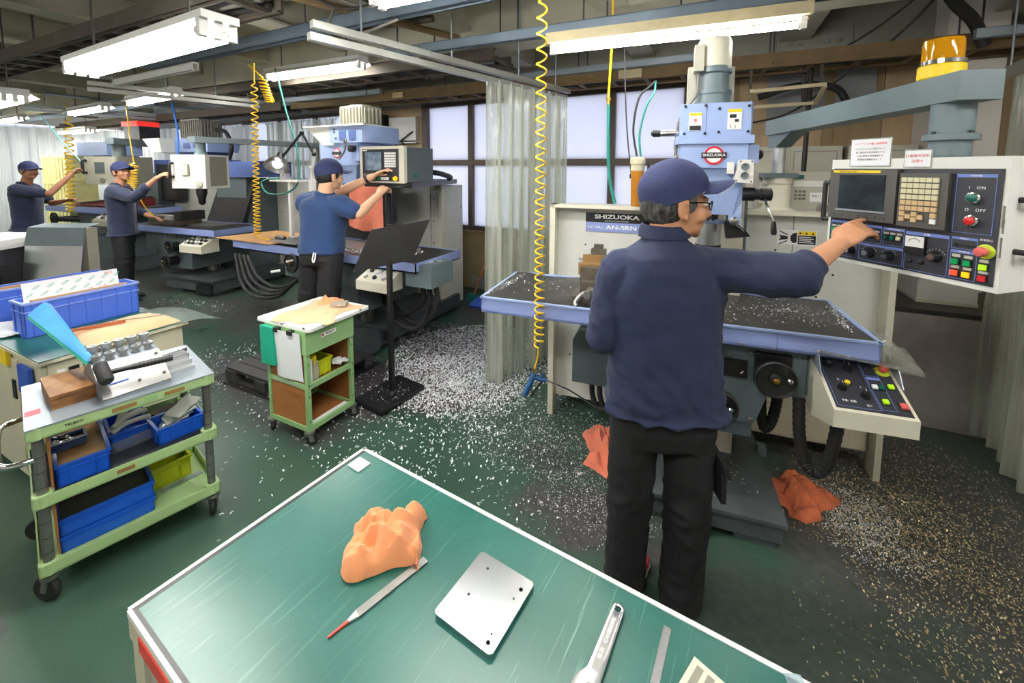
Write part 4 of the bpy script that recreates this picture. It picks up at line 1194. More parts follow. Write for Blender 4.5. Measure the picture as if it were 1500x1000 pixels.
for (x, z) in ((.016, 1.652), (.452, 1.652), (.225, 1.652), (.356, 1.652), (.226, 1.474), (.356, 1.472), (.452, 1.342)):
    q = MC @ Vector((x, -.003, z)); G().lathe(q, [(.0025, 0), (.0025, .0015)], MC.to_3x3() @ Vector((0, -1, 0)), 8).out('screw', 'black', pn)
# worn paint on the right lower corner of the housing
for (x, z, w, h) in ((.459, 1.53, .005, .03), (.461, 1.505, .004, .02), (.460, 1.46, .004, .015), (.461, 1.44, .003, .02)):
    cb_(x, x + w, z - h, z + h, -.0008, .002, 'worn_spot', 'cablegrey', hs)
# paper notices stuck to the console top
def notice(x0, x1, z0, z1, lines, label, tilt=.0):
    q = MC @ Vector(((x0 + x1) / 2, -.004, z0))
    t_ = wthing('paper_notice', label, 'notice', tuple(q))
    M_ = MC @ Matrix.Translation(((x0 + x1) / 2, -.0045, (z0 + z1) / 2)) @ Matrix.Rotation(tilt, 4, 'Y')
    w, h = (x1 - x0) / 2, (z1 - z0) / 2
    G().bx(-w - .003, w + .003, .0006, .0012, -h - .003, h + .004, M_).out('clear_sleeve', 'acrylic_clear', t_)
    G().bx(-w, w, -.0006, .0004, -h, h, M_).out('paper', 'paper', t_)
    for s_, sz, m_, zz in lines:
        text(s_, sz, m_, t_, M_ @ Matrix.Translation((0, -.001, zz)) @ Matrix.Rotation(pi / 2, 4, 'X'))
notice(.066, .187, 1.668, 1.757, [('ハイブリッド軸  注意事項', .0085, 'pinktag', .029), ('バックラッシュに注意すること', .0068, 'cablegrey', .012), ('加工後は必ず原点復帰をする', .0068, 'cablegrey', .000), ('工具の摩耗を毎回確認する', .0068, 'cablegrey', -.012), ('使用後は電源を切ること', .0068, 'cablegrey', -.024)], 'larger white paper notice with several printed lines on the console top')
notice(.229, .295, 1.664, 1.714, [('口金取り忘れ', .0105, 'redtape', .008), ('注意!!!', .0105, 'redtape', -.008)], 'small white paper notice with two red printed lines on the console top')
# amber beacon standing on the arm
BQ = MA @ Vector((LA - .06, 0, .085))
be = thing('rotating_beacon', 'amber rotating warning beacon standing on the grey swing arm', 'beacon', BQ)
G().lathe((0, 0, 0), [(.054, 0), (.058, .004), (.058, .042), (.054, .046)], n=32).out('beacon_base', 'yellow', be)
G().lathe((0, 0, .046), [(.058, 0), (.058, .012), (.054, .013)], n=32).out('chrome_band', 'chrome', be)
G().lathe((0, 0, .058), [(.051, 0), (.0505, .055), (.048, .067), (.035, .071), (.01, .072)], n=32, caps=False).out('amber_dome', 'amber', be)
G().lathe((0, 0, .05), [(.012, 0), (.012, .02), (.009, .035), (.003, .042)], n=14).out('bulb', 'plasticmilk', be)
G().lathe((.01, 0, .075), [(.008, -.02), (.022, 0), (.026, .012)], (1, .3, 0), 18).out('mirror', 'chrome', be)
# ------------------------------------------------------------------ lower operator panel with acrylic cover
OPW = m1w(.62, 1.80, 0)
op = thing('operator_panel', 'cream operator panel with an emergency stop under a scratched acrylic cover', 'control panel', (*OPW[:2], .70), A1 + radians(2), off=(.62, 1.80, .70))
# wedge body: low front, raised back
G().prism([(1.735, .735), (1.735, .80), (2.0, .915), (2.03, .915), (2.03, .70), (1.95, .66)], .605, .855, Matrix(((0, 0, 1, 0), (1, 0, 0, 0), (0, 1, 0, 0), (0, 0, 0, 1)))).out('panel_body', 'cream', op, .008)
MP = Matrix.Translation((.605, 1.735, .80)) @ Matrix.Rotation(math.atan2(.115, .265), 4, 'X')
fp = G().bx(.012, .238, .012, .262, .0, .003, MP).out('dark_plate', 'consoledark', op)
def pz(x0, x1, y0, y1, z0, z1, name, m, par, bev=0.0): return G().bx(x0, x1, y0, y1, z0, z1, MP).out(name, m, par, bev)
def pframe(x0, x1, y0, y1, h=.012):
    w = .0012
    G().bx(x0, x1, y1 - h, y1, .003, .0038, MP).bx(x0, x0 + w, y0, y1, .003, .0038, MP).bx(x1 - w, x1, y0, y1, .003, .0038, MP).bx(x0, x1, y0, y0 + w, .003, .0038, MP).out('panel_frame', 'panelline', fp)
pframe(.018, .148, .02, .255); pframe(.152, .195, .175, .255); pframe(.152, .195, .025, .17)
axp = MP.to_3x3() @ Vector((0, 0, 1))
def pknob(x, y, r=.014, white=False):
    q = MP @ Vector((x, y, .003))
    o = G().lathe(q, [(r * 1.1, 0), (r, .004), (r * .8, .018), (r * .72, .021)], axp, 18).out('rotary_knob', 'black', fp)
    if white: G().lathe(q + axp * .021, [(r * .65, 0), (r * .6, .0015)], axp, 16).out('knob_cap', 'alu', o)
    else:
        G().bx(x - r * .25, x + r * .25, y - r * .95, y + r * .95, .018, .028, MP).out('knob_wing', 'black', o, .001)
        pz(x - .001, x + .001, y + r * .2, y + r * .9, .028, .0286, 'knob_mark', 'white', o)
pknob(.042, .205, .013, True); pknob(.105, .195); pknob(.055, .10); pknob(.118, .075)
q = MP @ Vector((.08, .128, .003)); G().lathe(q, [(.009, 0), (.009, .008), (.006, .010)], axp, 16).out('yellow_button', 'yellow', fp)
for x, y, s_ in ((.042, .24, 'Z'), (.105, .232, 'V'), (.055, .14, 'X'), (.118, .115, 'Y')):
    text(s_, .012, 'white', fp, MP @ Matrix.Translation((x, y, .0034)))
text('手動  自動', .010, 'white', fp, MP @ Matrix.Translation((.06, .045, .0034))); text('送り', .009, 'white', fp, MP @ Matrix.Translation((.118, .035, .0034)))
for x, y, m_ in ((.162, .12, 'white'), (.183, .12, 'btn_dgreen'), (.172, .058, 'btn_lime'), (.215, .13, 'btn_lime'), (.222, .048, 'estopred')):
    w = .008 if m_ != 'estopred' else .011
    o = pz(x - w - .002, x + w + .002, y - w - .002, y + w + .002, .003, .006, 'button_bezel', 'black', fp)
    pz(x - w, x + w, y - w, y + w, .005, .014, 'button_cap', m_, o, .0015)
for i in range(4):
    q = MP @ Vector((.158 + i * .0105, .205, .003)); G().cyl(q, q + axp * .008 + Vector((.004, -.003, 0)), .0018, .0028, 8).out('toggle_switch', 'chrome', fp)
estop(fp, MP @ Vector((.216, .205, .003)), axp, .024)
# acrylic cover and its metal cheeks
G().hexa([(.60, 1.85, .865), (.604, 1.85, .865), (.604, 1.99, .91), (.60, 1.99, .91), (.60, 1.89, .945), (.604, 1.89, .945), (.604, 1.99, .965), (.60, 1.99, .965)]).out('left_cheek', 'galv', op, .001)
G().hexa([(.856, 1.85, .855), (.86, 1.85, .855), (.86, 1.98, .90), (.856, 1.98, .90), (.856, 1.89, .912), (.86, 1.89, .912), (.86, 1.98, .93), (.856, 1.98, .93)]).out('right_cheek', 'galv', op, .001)
G().hexa([(.595, 1.885, .945), (.935, 1.885, .905), (.955, 2.06, .935), (.60, 2.06, .975), (.595, 1.885, .948), (.935, 1.885, .908), (.955, 2.06, .938), (.60, 2.06, .978)]).out('acrylic_cover', 'acrylic', op)
for p in ((.602, 1.895, .945), (.602, 1.99, .965), (.858, 1.90, .915), (.858, 1.97, .935)):
    G().lathe(p, [(.005, 0), (.005, .004), (.003, .006)], n=10).out('cover_screw', 'steel', op)
G().bx(.60, .64, 1.98, 2.06, .72, .90).out('mount_bracket', 'mgrey', op, .003)
# scratched clear guard leaning at the tray end
one(G().hexa([m1w(.81, 2.03, .86), m1w(1.0, 2.03, .845), m1w(.99, 2.33, .90), m1w(.81, 2.33, .92), m1w(.81, 2.03, .863), m1w(1.0, 2.03, .848), m1w(.99, 2.33, .903), m1w(.81, 2.33, .923)]), 'clear_sheet', 'acrylic_clear', 'clear plastic sheet strewn with chips at the end of the blue tray', 'plastic sheet', m1w(.9, 2.2, .87))
# cabinets and boxes standing at the wall behind
for xa, xb, zt, lab in ((.18, .94, 1.86, 'wide grey-green electrical cabinet behind the mill with the maker sign'), (.98, 1.42, 1.86, 'narrow grey-green electrical cabinet behind the control console')):
    t = wthing('electrical_cabinet', lab, 'cabinet', ((xa + xb) / 2, 4.5, 0))
    G().bx(xa, xb, 4.4, 4.66, 0 if xb < 1 else .77, zt).out('body', 'elecbox', t, .004)
    n_ = 2 if xb < 1 else 1
    for i in range(n_):
        a = xa + .015 + i * (xb - xa) / n_; b_ = xa + (i + 1) * (xb - xa) / n_ - .015
        dr = G().bx(a, b_, 4.385, 4.402, (.05 if xb < 1 else .8), zt - .02).out('door', 'elecbox', t, .003)
        G().bx(a + .02, b_ - .02, 4.3835, 4.386, (.07 if xb < 1 else .82), zt - .04).out('door_gasket_line', 'elecbox_dark', dr)
        G().bx(a + .028, b_ - .028, 4.382, 4.386, (.08 if xb < 1 else .83), zt - .048).out('door_skin', 'elecbox', dr)
        G().bx(b_ - .06, b_ - .03, 4.37, 4.384, 1.3, 1.4).out('door_handle', 'black', dr, .003)
t = wthing('white_cabinet', 'plain white steel box standing on the concrete plinth ledge', 'box', (1.41, 3.92, .765))
G().bx(1.26, 1.56, 3.72, 4.1, .785, 1.15).out('body', 'offwhite', t, .006)
G().bx(1.255, 1.565, 3.715, 4.1, .765, .787).out('foot_rail', 'cream', t, .003)
G().bx(1.27, 1.55, 3.715, 3.722, .80, 1.14).out('front_plate', 'offwhite', t, .002)

# ------------------------------------------------------------------ MILL 2 (middle), world frame
def finned_motor(par, c, rx, ry, h, m='elecbox', n=9):
    x, y, z = c
    mo = G().bx(x - rx, x + rx, y - ry, y + ry, z, z + h).out('motor', m, par, .01)
    for i in range(n):
        xx = x - rx + (i + .5) * 2 * rx / n
        G().bx(xx - .006, xx + .006, y - ry - .018, y + ry + .018, z + .02, z + h - .02).out('cooling_fin', m, mo)
    for i in range(n - 2):
        yy = y - ry + (i + .5) * 2 * ry / (n - 2)
        G().bx(x - rx - .018, x + rx + .018, yy - .006, yy + .006, z + .02, z + h - .02).out('cooling_fin', m, mo)
    G().lathe((x, y, z + h), [(min(rx, ry) * .9, 0), (min(rx, ry) * .85, .012), (min(rx, ry) * .5, .02)], n=24).out('fan_cover', m, mo)
    return mo
def tray_parts(par, x0, x1, y0, y1, z0, z1, m='trayblue', matm='rubbermat'):
    t_ = .008
    G().bx(x0, x1, y0, y0 + t_, z0, z1).bx(x0, x1, y1 - t_, y1, z0, z1).bx(x0, x0 + t_, y0, y1, z0, z1).bx(x1 - t_, x1, y0, y1, z0, z1).bx(x0, x1, y0, y1, z0, z0 + .01).out('chip_tray', m, par, .002)
    G().bx(x0 + .01, x1 - .01, y0 + .01, y1 - .01, z1 - .012, z1 - .004).out('rubber_mat', matm, par)

mill2 = wthing('milling_machine', 'milling machine with a finned motor, worked at by the man in bright blue', 'milling machine', (-3.05, 3.2, 0))
G().bx(-3.45, -2.68, 2.74, 4.1, .04, .18).bx(-3.4, -3.2, 2.78, 3.0, 0, .05).bx(-2.9, -2.72, 2.78, 3.0, 0, .05).bx(-3.4, -2.72, 3.7, 4.0, 0, .05).out('base', 'basegrey', mill2, .012)
G().prism([(-2.98, 0.02), (-2.66, 0.02), (-2.66, .24), (-2.78, .24), (-2.98, .18)], 0, .1, Matrix.Translation((0, 2.76, 0)) @ Matrix.Rotation(pi / 2, 4, 'X')).out('base_corner_block', 'basegrey', mill2, .008)
G().lathe((-2.655, 2.85, .12), [(.05, 0), (.05, .01), (.035, .012)], (1, 0, 0), 18).out('base_port', 'black', mill2)
G().bx(-4.0, -3.46, 3.35, 3.9, .18, 1.6).out('column', 'mgrey', mill2, .02)
G().bx(-3.55, -2.45, 2.5, 3.3, .66, .88).out('saddle', 'mgrey', mill2, .01)
G().bx(-3.3, -2.7, 2.56, 3.36, .40, .68).out('knee', 'basegrey', mill2, .01)
G().cyl((-3.0, 2.95, .18), (-3.0, 2.95, .44), .06).out('knee_screw', 'steel_dull', mill2)
tray_parts(mill2, -4.2, -1.97, 2.42, 3.02, .875, .95)
G().bx(-3.7, -2.3, 2.6, 2.9, .885, .962).out('table', 'steel_dull', mill2, .004)
G().bx(-4.75, -2.73, 3.9, 4.24, .06, 1.46).out('rear_cabinet', 'guardwhite', mill2, .004)
G().bx(-2.76, -2.72, 3.80, 3.9, 0, 1.475).out('guard_post', 'cream', mill2, .004)
G().bx(-4.7, -2.76, 3.885, 3.9, .10, 1.45).out('guard_sheet', 'guardwhite', mill2, .002)
G().bx(-3.5, -2.90, 3.882, 3.886, .97, .973).out('panel_seam', 'mgrey', mill2)
G().bx(-2.932, -2.928, 3.882, 3.886, .1, 1.45).out('panel_seam', 'mgrey', mill2)
for z in (.3, .55, .8, 1.05, 1.3, 1.41):
    G().lathe((-2.89, 3.886, z), [(.008, 0), (.008, .004)], (0, -1, 0), 8).out('bolt', 'black', mill2)
for z in (.5, .8, 1.2):
    G().lathe((-2.73, 4.2, z), [(.008, 0), (.008, .004)], (1, 0, 0), 8).out('bolt', 'black', mill2)
hd2 = G().prism([(-3.50, 3.0), (-3.06, 3.0), (-3.0, 3.08), (-3.0, 3.45), (-3.5, 3.45)], 1.90, 2.06).out('upper_head', 'mblue', mill2, .012)
G().hexa([(-3.62, 3.02, 1.88), (-3.45, 3.0, 1.88), (-3.45, 3.4, 1.88), (-3.62, 3.4, 1.88), (-3.84, 3.0, 2.065), (-3.45, 3.0, 2.065), (-3.45, 3.4, 2.065), (-3.84, 3.4, 2.065)]).out('belt_cover', 'offwhite', mill2, .01)
G().bx(-3.86, -3.02, 2.98, 3.46, 2.062, 2.075).out('head_cap', 'offwhite', mill2, .003)
for i in range(2):
    G().bx(-3.36 + i * .13, -3.27 + i * .13, 2.994, 3.002, 1.93, 2.02).out('vent', 'navyblue', hd2)
for i, (u, z) in enumerate(((-3.44, 2.0), (-3.42, 1.94), (-3.44, 2.03))):
    G().bx(u, u + .02, 2.994, 3.002, z, z + .012).out('marking', 'black', hd2)
G().prism([(-3.66, 3.02), (-3.14, 3.02), (-3.14, 3.5), (-3.66, 3.5)], 1.68, 1.90).out('lower_head', 'mblue', mill2, .015)
G().hexa([(-3.48, 3.06, 1.42), (-3.22, 3.06, 1.42), (-3.22, 3.4, 1.42), (-3.48, 3.4, 1.42), (-3.6, 3.04, 1.69), (-3.18, 3.04, 1.69), (-3.18, 3.48, 1.69), (-3.6, 3.48, 1.69)]).out('head_casting', 'mblue', mill2, .012)
em2 = G().lathe((-3.42, 3.018, 1.80), [(.05, 0), (.05, .004)], (0, -1, 0), 28).out('maker_emblem', 'btn_red', mill2)
G().lathe((-3.42, 3.013, 1.80), [(.038, 0), (.038, .001)], (0, -1, 0), 28).out('emblem_disc', 'white', em2)
G().bx(-3.482, -3.358, 3.008, 3.014, 1.786, 1.815).out('emblem_bar', 'black', em2)
G().lathe((-3.17, 3.0, 1.84), [(.035, 0), (.035, .05), (.02, .055)], (0, -1, 0), 18).out('feed_knob', 'black', mill2)
G().bx(-3.20, -3.1, 3.0, 3.1, 1.72, 1.80).out('feed_box', 'mblue', mill2, .006)
G().bx(-3.7, -3.3, 3.3, 3.95, 1.5, 1.75).out('ram', 'mblue', mill2, .02)
finned_motor(mill2, (-3.27, 3.2, 2.075), .15, .13, .19, 'elecbox_dark', 7)
G().tube(smoothpath([(-3.3, 3.0, 1.9), (-3.22, 2.95, 1.93), (-3.24, 2.95, 1.82), (-3.35, 2.98, 1.74)], 6), .008, 8).out('cable', 'cablegrey', mill2)
G().cyl((-3.35, 3.2, 1.2), (-3.35, 3.2, 1.45), .07).out('quill', 'steel', mill2)
G().bx(-3.36, -2.95, 3.02, 3.34, .96, 1.50).out('column_cover', 'darkmetal', mill2, .02)
G().cyl((-2.73, 2.98, .94), (-2.73, 2.98, 1.48), .03).out('cover_pole', 'black', mill2)
handwheel(mill2, (-3.32, 2.40, .82), .085, hm='white')
G().cyl((-3.32, 2.42, .82), (-3.32, 2.52, .82), .05).out('wheel_shaft', 'black', mill2)
G().cyl((-3.36, 2.32, .765), (-3.40, 2.26, .76), .012).out('wheel_handle', 'white', mill2)
jb2 = G().bx(-2.10, -1.86, 2.46, 2.74, .76, .93).out('junction_box', 'mgrey2', mill2, .006)
for i, (a, b_) in enumerate(((-2.06, .52), (-2.0, .40), (-1.93, .46))):
    hose(mill2, [(a, 2.6, .78), (a + .02, 2.6, .62), (a - .08, 2.62, b_), (a - .3, 2.68, b_ - .08), (a - .55, 2.72, b_ + .05), (a - .62, 2.78, .62)], .022, n=9)
for i in range(4):
    hose(mill2, [(-3.55 - .06 * i, 2.75, .66), (-3.75 - .05 * i, 2.7, .50 - .04 * i), (-4.1 - .1 * i, 2.75, .42 - .05 * i), (-4.6 - .1 * i, 2.9, .44 - .04 * i), (-5.0 - .08 * i, 3.05, .60)], .02, n=8)
# lower panel of mill 2
op2 = G().hexa([(-2.45, 2.30, .73), (-2.14, 2.30, .73), (-2.14, 2.47, .73), (-2.45, 2.47, .73), (-2.45, 2.30, .80), (-2.14, 2.30, .80), (-2.14, 2.47, .875), (-2.45, 2.47, .875)]).out('lower_panel', 'cream', mill2, .005)
for i in range(3):
    for j in range(2):
        G().lathe((-2.39 + i * .09, 2.345 + j * .07, .82 + j * .03), [(.018, 0), (.014, .02)], (0, -.4, 1), 10).out('panel_knob', 'black' if (i + j) % 2 else 'steel', op2)
# monitor console of mill 2 on its black arm
c2 = wthing('monitor_console', 'boxy cream-fronted monitor console with keypad on a black arm at the middle mill', 'control console', (-2.5, 2.87, 1.49))
G().bx(-2.74, -2.28, 2.69, 3.06, 1.536, 1.827).out('housing', 'mgrey', c2, .006)
fr = G().bx(-2.75, -2.27, 2.665, 2.70, 1.530, 1.833).out('front_frame', 'cream', c2, .008)
dp = G().bx(-2.715, -2.325, 2.66, 2.668, 1.545, 1.81).out('dark_panel', 'consoledark', c2, .002)
G().bx(-2.68, -2.505, 2.656, 2.662, 1.635, 1.785).out('screen', 'screenlit', dp, .004)
G().bx(-2.70, -2.485, 2.658, 2.661, 1.615, 1.80).out('screen_bezel', 'black', dp)
for r_ in range(6):
    for q_ in range(5):
        G().bx(-2.465 + q_ * .024, -2.446 + q_ * .024, 2.652, 2.661, 1.765 - r_ * .021, 1.781 - r_ * .021).out('key', 'white', dp)
for q_ in range(6):
    G().bx(-2.695 + q_ * .032, -2.672 + q_ * .032, 2.654, 2.661, 1.595, 1.605).out('soft_key', 'cablegrey', dp)
for q_, m_ in enumerate(('btn_red', 'btn_dgreen', 'btn_green', 'white', 'white', 'white')):
    G().bx(-2.60 + q_ * .03, -2.578 + q_ * .03, 2.652, 2.661, 1.555, 1.58).out('button', m_, dp)
G().lathe((-2.355, 2.66, 1.568), [(.02, 0), (.02, .006), (.015, .02), (.004, .024)], (0, -1, 0), 18).out('stop_button', 'btn_orange', dp)
G().bx(-2.705, -2.66, 2.657, 2.661, 1.796, 1.803).out('name_plate', 'white', dp)
G().bx(-2.279, -2.272, 2.80, 2.84, 1.575, 1.605).out('power_switch', 'btn_dgreen', c2, .002)
G().hexa([(-2.72, 2.68, 1.495), (-2.2, 2.68, 1.495), (-2.74, 4.14, 1.48), (-3.05, 4.14, 1.48), (-2.72, 2.68, 1.534), (-2.2, 2.68, 1.534), (-2.74, 4.14, 1.53), (-3.05, 4.14, 1.53)]).out('support_arm', 'black', c2, .004)
G().tube(smoothpath([(-2.45, 2.68, 1.51), (-2.45, 2.62, 1.505), (-2.3, 2.6, 1.50), (-2.24, 2.62, 1.505), (-2.24, 2.7, 1.51)], 5), .009, 8).out('handle', 'black', c2)
G().tube(smoothpath([(-2.35, 3.06, 1.62), (-2.33, 3.2, 1.61), (-2.4, 3.5, 1.57), (-2.55, 3.7, 1.545)], 6), .025, 10).out('cable', 'cable', c2)
# cloth hanging over the column cover
def drape(name, m, label, x0, x1, y, z0, z1, seed, cat='cloth', n=16, curve=.05, group=None):
    grid = []
    for i in range(n + 1):
        f = i / n
        row = []
        for j in range(n + 1):
            s_ = j / n
            xx = x0 + (x1 - x0) * (s_ + .05 * (s_ - .5) * f * 2)
            zz = z1 + (z0 - z1) * f + (.04 * sin(s_ * pi) * -f) + .012 * noise.noise(Vector((s_ * 5, f * 3, seed)))
            row.append((xx, y - .018 - .014 * (1 + sin(s_ * 11 + seed + f)) * f - curve * .1 * noise.noise(Vector((s_ * 4, f * 2, seed))), zz))
        grid.append(row)
    return one(G().sheet(grid, .003), name, m, label, cat, ((x0 + x1) / 2, y - .02, z0), group=group)
drape('cloth', 'salmoncloth', 'salmon cloth hanging over the dark column below the monitor console', -3.22, -2.80, 3.0, 1.09, 1.495, 3)
# board on the left end of the tray and small vise at the tray
one(G().hexa([(-4.45, 2.40, .955), (-3.62, 2.40, .955), (-3.55, 2.98, .955), (-4.35, 2.98, .955), (-4.45, 2.40, .962), (-3.62, 2.40, .962), (-3.55, 2.98, .962), (-4.35, 2.98, .962)]), 'cardboard_sheet', 'cardboard', 'brown cardboard sheet laid over the end of the middle tray under the coil', 'cardboard', (-4.0, 2.7, .955))
t = wthing('machine_vise', 'small steel vise on the cardboard-covered tray end', 'vise', (-3.5, 2.52, .962))
G().bx(-3.72, -3.36, 2.48, 2.60, .962, .985).out('vise_bed', 'steel', t, .004)
G().bx(-3.45, -3.38, 2.47, 2.61, .985, 1.03).out('vise_jaw', 'steel', t, .004)
G().lathe((-3.72, 2.54, .995), [(.012, 0), (.02, .01), (.022, .12), (.014, .13)], (1, 0, 0), 14).out('vise_barrel', 'darkmetal', t)
# work lamp with black jointed arm
t = wthing('work_lamp', 'lit work lamp with a metal reflector on a black jointed arm', 'lamp', (-3.42, 2.72, .955))
LP0, LP1, LP2, LP3 = Vector((-3.42, 2.72, 1.55)), Vector((-3.36, 2.70, 1.78)), Vector((-3.46, 2.66, 1.975)), Vector((-3.62, 2.56, 1.74))
G().bar((-3.42, 2.72, .955), LP0, .045, .045).out('post', 'white', t, .004)
G().tube([LP0, LP1], .014, 8).out('lower_arm', 'white', t)
G().tube([LP1, LP2], .012, 8).out('middle_arm', 'black', t)
G().tube([LP2, LP3], .012, 8).out('upper_arm', 'black', t)
for q in (LP1, LP2, LP3):
    G().sph(q, .022, 10, 8).out('joint', 'black', t)
axl = Vector((.25, -.45, -.85)).normalized()
c_ = LP3 + Vector((-.02, -.01, .0))
G().lathe(c_ - axl * .02, [(.028, -.03), (.03, .03), (.035, .035)], axl, 16).out('lamp_neck', 'black', t)
G().lathe(c_, [(.035, .0), (.06, .015), (.095, .06), (.11, .10), (.108, .10), (.092, .062), (.055, .02)], axl, 28, caps=False).out('reflector', 'reflector', t)
G().sph(c_ + axl * .06, .042, 14, 10).out('bulb', 'bulb', t)
t2 = wthing('side_shelf', 'white bracket shelf with a small clamp beside the work lamp', 'shelf', (-3.75, 2.66, .955))
G().bx(-3.9, -3.5, 2.62, 2.74, 1.52, 1.535).out('shelf_plate', 'white', t2, .002)
G().bar((-3.68, 2.68, .955), (-3.68, 2.68, 1.52), .03).out('shelf_post', 'white', t2)
G().bx(-3.78, -3.7, 2.65, 2.7, 1.535, 1.60).cyl((-3.74, 2.66, 1.56), (-3.72, 2.6, 1.62), .008).out('clamp', 'steel', t2, .003)
pipe('green air hose looping down past the work lamp', [(-3.85, 2.7, 2.6), (-3.75, 2.72, 2.2), (-3.62, 2.72, 1.85), (-3.55, 2.68, 1.55), (-3.68, 2.66, 1.42), (-3.95, 2.64, 1.40), (-4.08, 2.66, 1.5), (-3.98, 2.68, 1.545), (-3.85, 2.68, 1.545)], .008, 'greenhose', 'hose', 'air_hose', 7)
pipe('black cable with plug on the wall by the dark window frame', [(-3.98, 4.93, 2.2), (-4.05, 4.88, 2.15), (-4.3, 4.86, 1.98), (-4.22, 4.86, 1.93), (-4.15, 4.86, 2.02), (-4.34, 4.86, 2.08), (-4.42, 4.85, 2.09)], .012, 'cable', 'cable', 'cable', 6)
t = wthing('wall_box', 'dark fan box on the plywood behind the finned motor', 'box', (-4.8, 4.85, 2.1))
G().bx(-5.1, -4.5, 4.72, 4.96, 2.1, 2.45).out('body', 'darkmetal', t, .006)
G().bx(-4.45, -3.95, 4.90, 4.97, 2.06, 2.4).out('white_board', 'white', t, .002)
G().bx(-5.15, -3.92, 4.86, 4.97, 2.02, 2.035).out('shelf_edge', 'galv', t)

# ------------------------------------------------------------------ MILL 3
A3 = radians(6)
m3 = thing('milling_machine', 'milling machine with a white box console and black chip curtain, beside the cardboard sheet', 'milling machine', (-6.25, 3.3, 0), A3, off=(0, 0, 0))
# local frame: x along tray, y to the wall, origin at the base
G().bx(-.42, .52, -.32, .75, .05, .2).bx(-.35, -.15, -.28, 0, 0, .06).bx(.25, .46, -.28, 0, 0, .06).bx(-.35, .46, .5, .72, 0, .06).out('base', 'basegrey', m3, .012)
G().bx(-.46, .55, -.36, .2, .195, .215).out('base_lip', 'basegrey', m3, .004)
G().prism([(.2, .03), (.5, .03), (.5, .16), (.25, .16)], 0, .03, Matrix.Translation((0, -.33, 0)) @ Matrix.Rotation(pi / 2, 4, 'X')).out('base_port', 'black', m3)
G().bx(-.3, .3, .35, .9, .2, 1.5).out('column', 'mgrey', m3, .02)
G().bx(-.75, .15, -.33, .4, .55, .80).out('saddle', 'mgrey', m3, .01)
G().bx(-.6, .1, -.3, .42, .32, .56).out('knee', 'mgrey', m3, .01)
G().cyl((-.1, .1, .2), (-.1, .1, .36), .07).out('knee_screw', 'steel_dull', m3)
for i in range(4):
    G().bx(-.35 + i * .06, -.32 + i * .06, -.338, -.3, .72, .80).out('slide_rib', 'steel_dull', m3)
tray_parts(m3, -.95, .72, -.42, .22, .80, .88)
G().bx(-.6, .4, -.22, .08, .82, .895).out('table', 'steel_dull', m3, .004)
vz = G().bx(-.75, -.1, -.30, -.02, .885, .95).out('vise', 'toolsteel', m3, .01)
G().bx(-.2, -.06, -.3, 0, .95, 1.07).out('vise_jaw', 'darkmetal', vz, .008)
G().bx(-.45, -.3, -.27, -.05, .95, 1.0).out('vise_slide', 'steel', vz, .006)
G().cyl((-.95, -.16, .97), (-.45, -.16, .97), .035).out('vise_screw', 'toolsteel', vz)
handwheel(m3, (-.12, -.43, .62), .085); handwheel(m3, (-.2, -.43, .42), .085)
G().cyl((-.12, -.42, .62), (-.12, -.3, .62), .06).out('wheel_shaft', 'black', m3)
G().cyl((-.2, -.42, .42), (-.2, -.28, .42), .06).out('wheel_shaft', 'black', m3)
lp3 = G().hexa([(.22, -.52, .60), (.62, -.52, .60), (.62, -.30, .60), (.22, -.30, .60), (.22, -.52, .69), (.62, -.52, .69), (.62, -.30, .79), (.22, -.30, .79)]).out('lower_panel', 'cream', m3, .006)
for i in range(5):
    for j in range(3):
        G().lathe((.28 + i * .07, -.48 + j * .06, .715 + j * .028), [(.022, 0), (.016, .02)], (0, -.4, 1), 8).out('panel_knob', 'black' if (i + j) % 3 else 'steel', lp3)
G().bx(.24, .27, -.33, -.3, .78, .82).bx(.57, .60, -.33, -.3, .78, .82).bx(.24, .60, -.31, -.3, .78, .80).out('panel_bracket', 'galv', m3)
G().bx(-.9, 1.05, .85, 1.25, .06, 1.48).out('rear_cabinet', 'guardwhite', m3, .005)
G().bx(-.9, -.86, .78, .86, 0, 1.50).out('guard_post', 'mgrey2', m3, .004)
G().bx(.2, 1.05, .845, .852, .98, .984).out('panel_seam', 'mgrey', m3)
G().hexa([(-.45, .28, .87), (.28, .28, .87), (.30, .34, .87), (-.43, .34, .87), (-.28, .40, 1.47), (.42, .40, 1.47), (.42, .42, 1.47), (-.28, .42, 1.47)]).out('chip_curtain', 'blackrub', m3)
G().bx(-.55, .55, .3, .9, 1.52, 1.74).out('ram', 'navyblue', m3, .02)
G().hexa([(-.95, .15, 1.87), (-.15, .15, 1.87), (-.15, .6, 1.87), (-.95, .6, 1.87), (-.98, .12, 2.06), (-.1, .12, 2.06), (-.1, .62, 2.06), (-.98, .62, 2.06)]).out('upper_head', 'mblue', m3, .02)
G().bx(-.75, -.3, .2, .6, 1.55, 1.88).out('lower_head', 'navyblue', m3, .02)
for i in range(2):
    G().bx(-.62 + i * .2, -.48 + i * .2, .13, .15, 1.92, 2.02).out('vent', 'navyblue', m3)
G().cyl((-.55, .3, 1.25), (-.55, .3, 1.56), .07).lathe((-.55, .3, 1.1), [(.02, 0), (.045, .03), (.05, .1), (.06, .12), (.06, .16)], n=18).out('spindle', 'darkmetal', m3)
finned_motor(m3, (-.55, .35, 2.06), .2, .16, .28, 'cablegrey')
hose(m3, [(-.25, .35, 2.2), (-.05, .35, 2.15), (.05, .35, 1.95), (-.05, .38, 1.78)], .03, n=8)
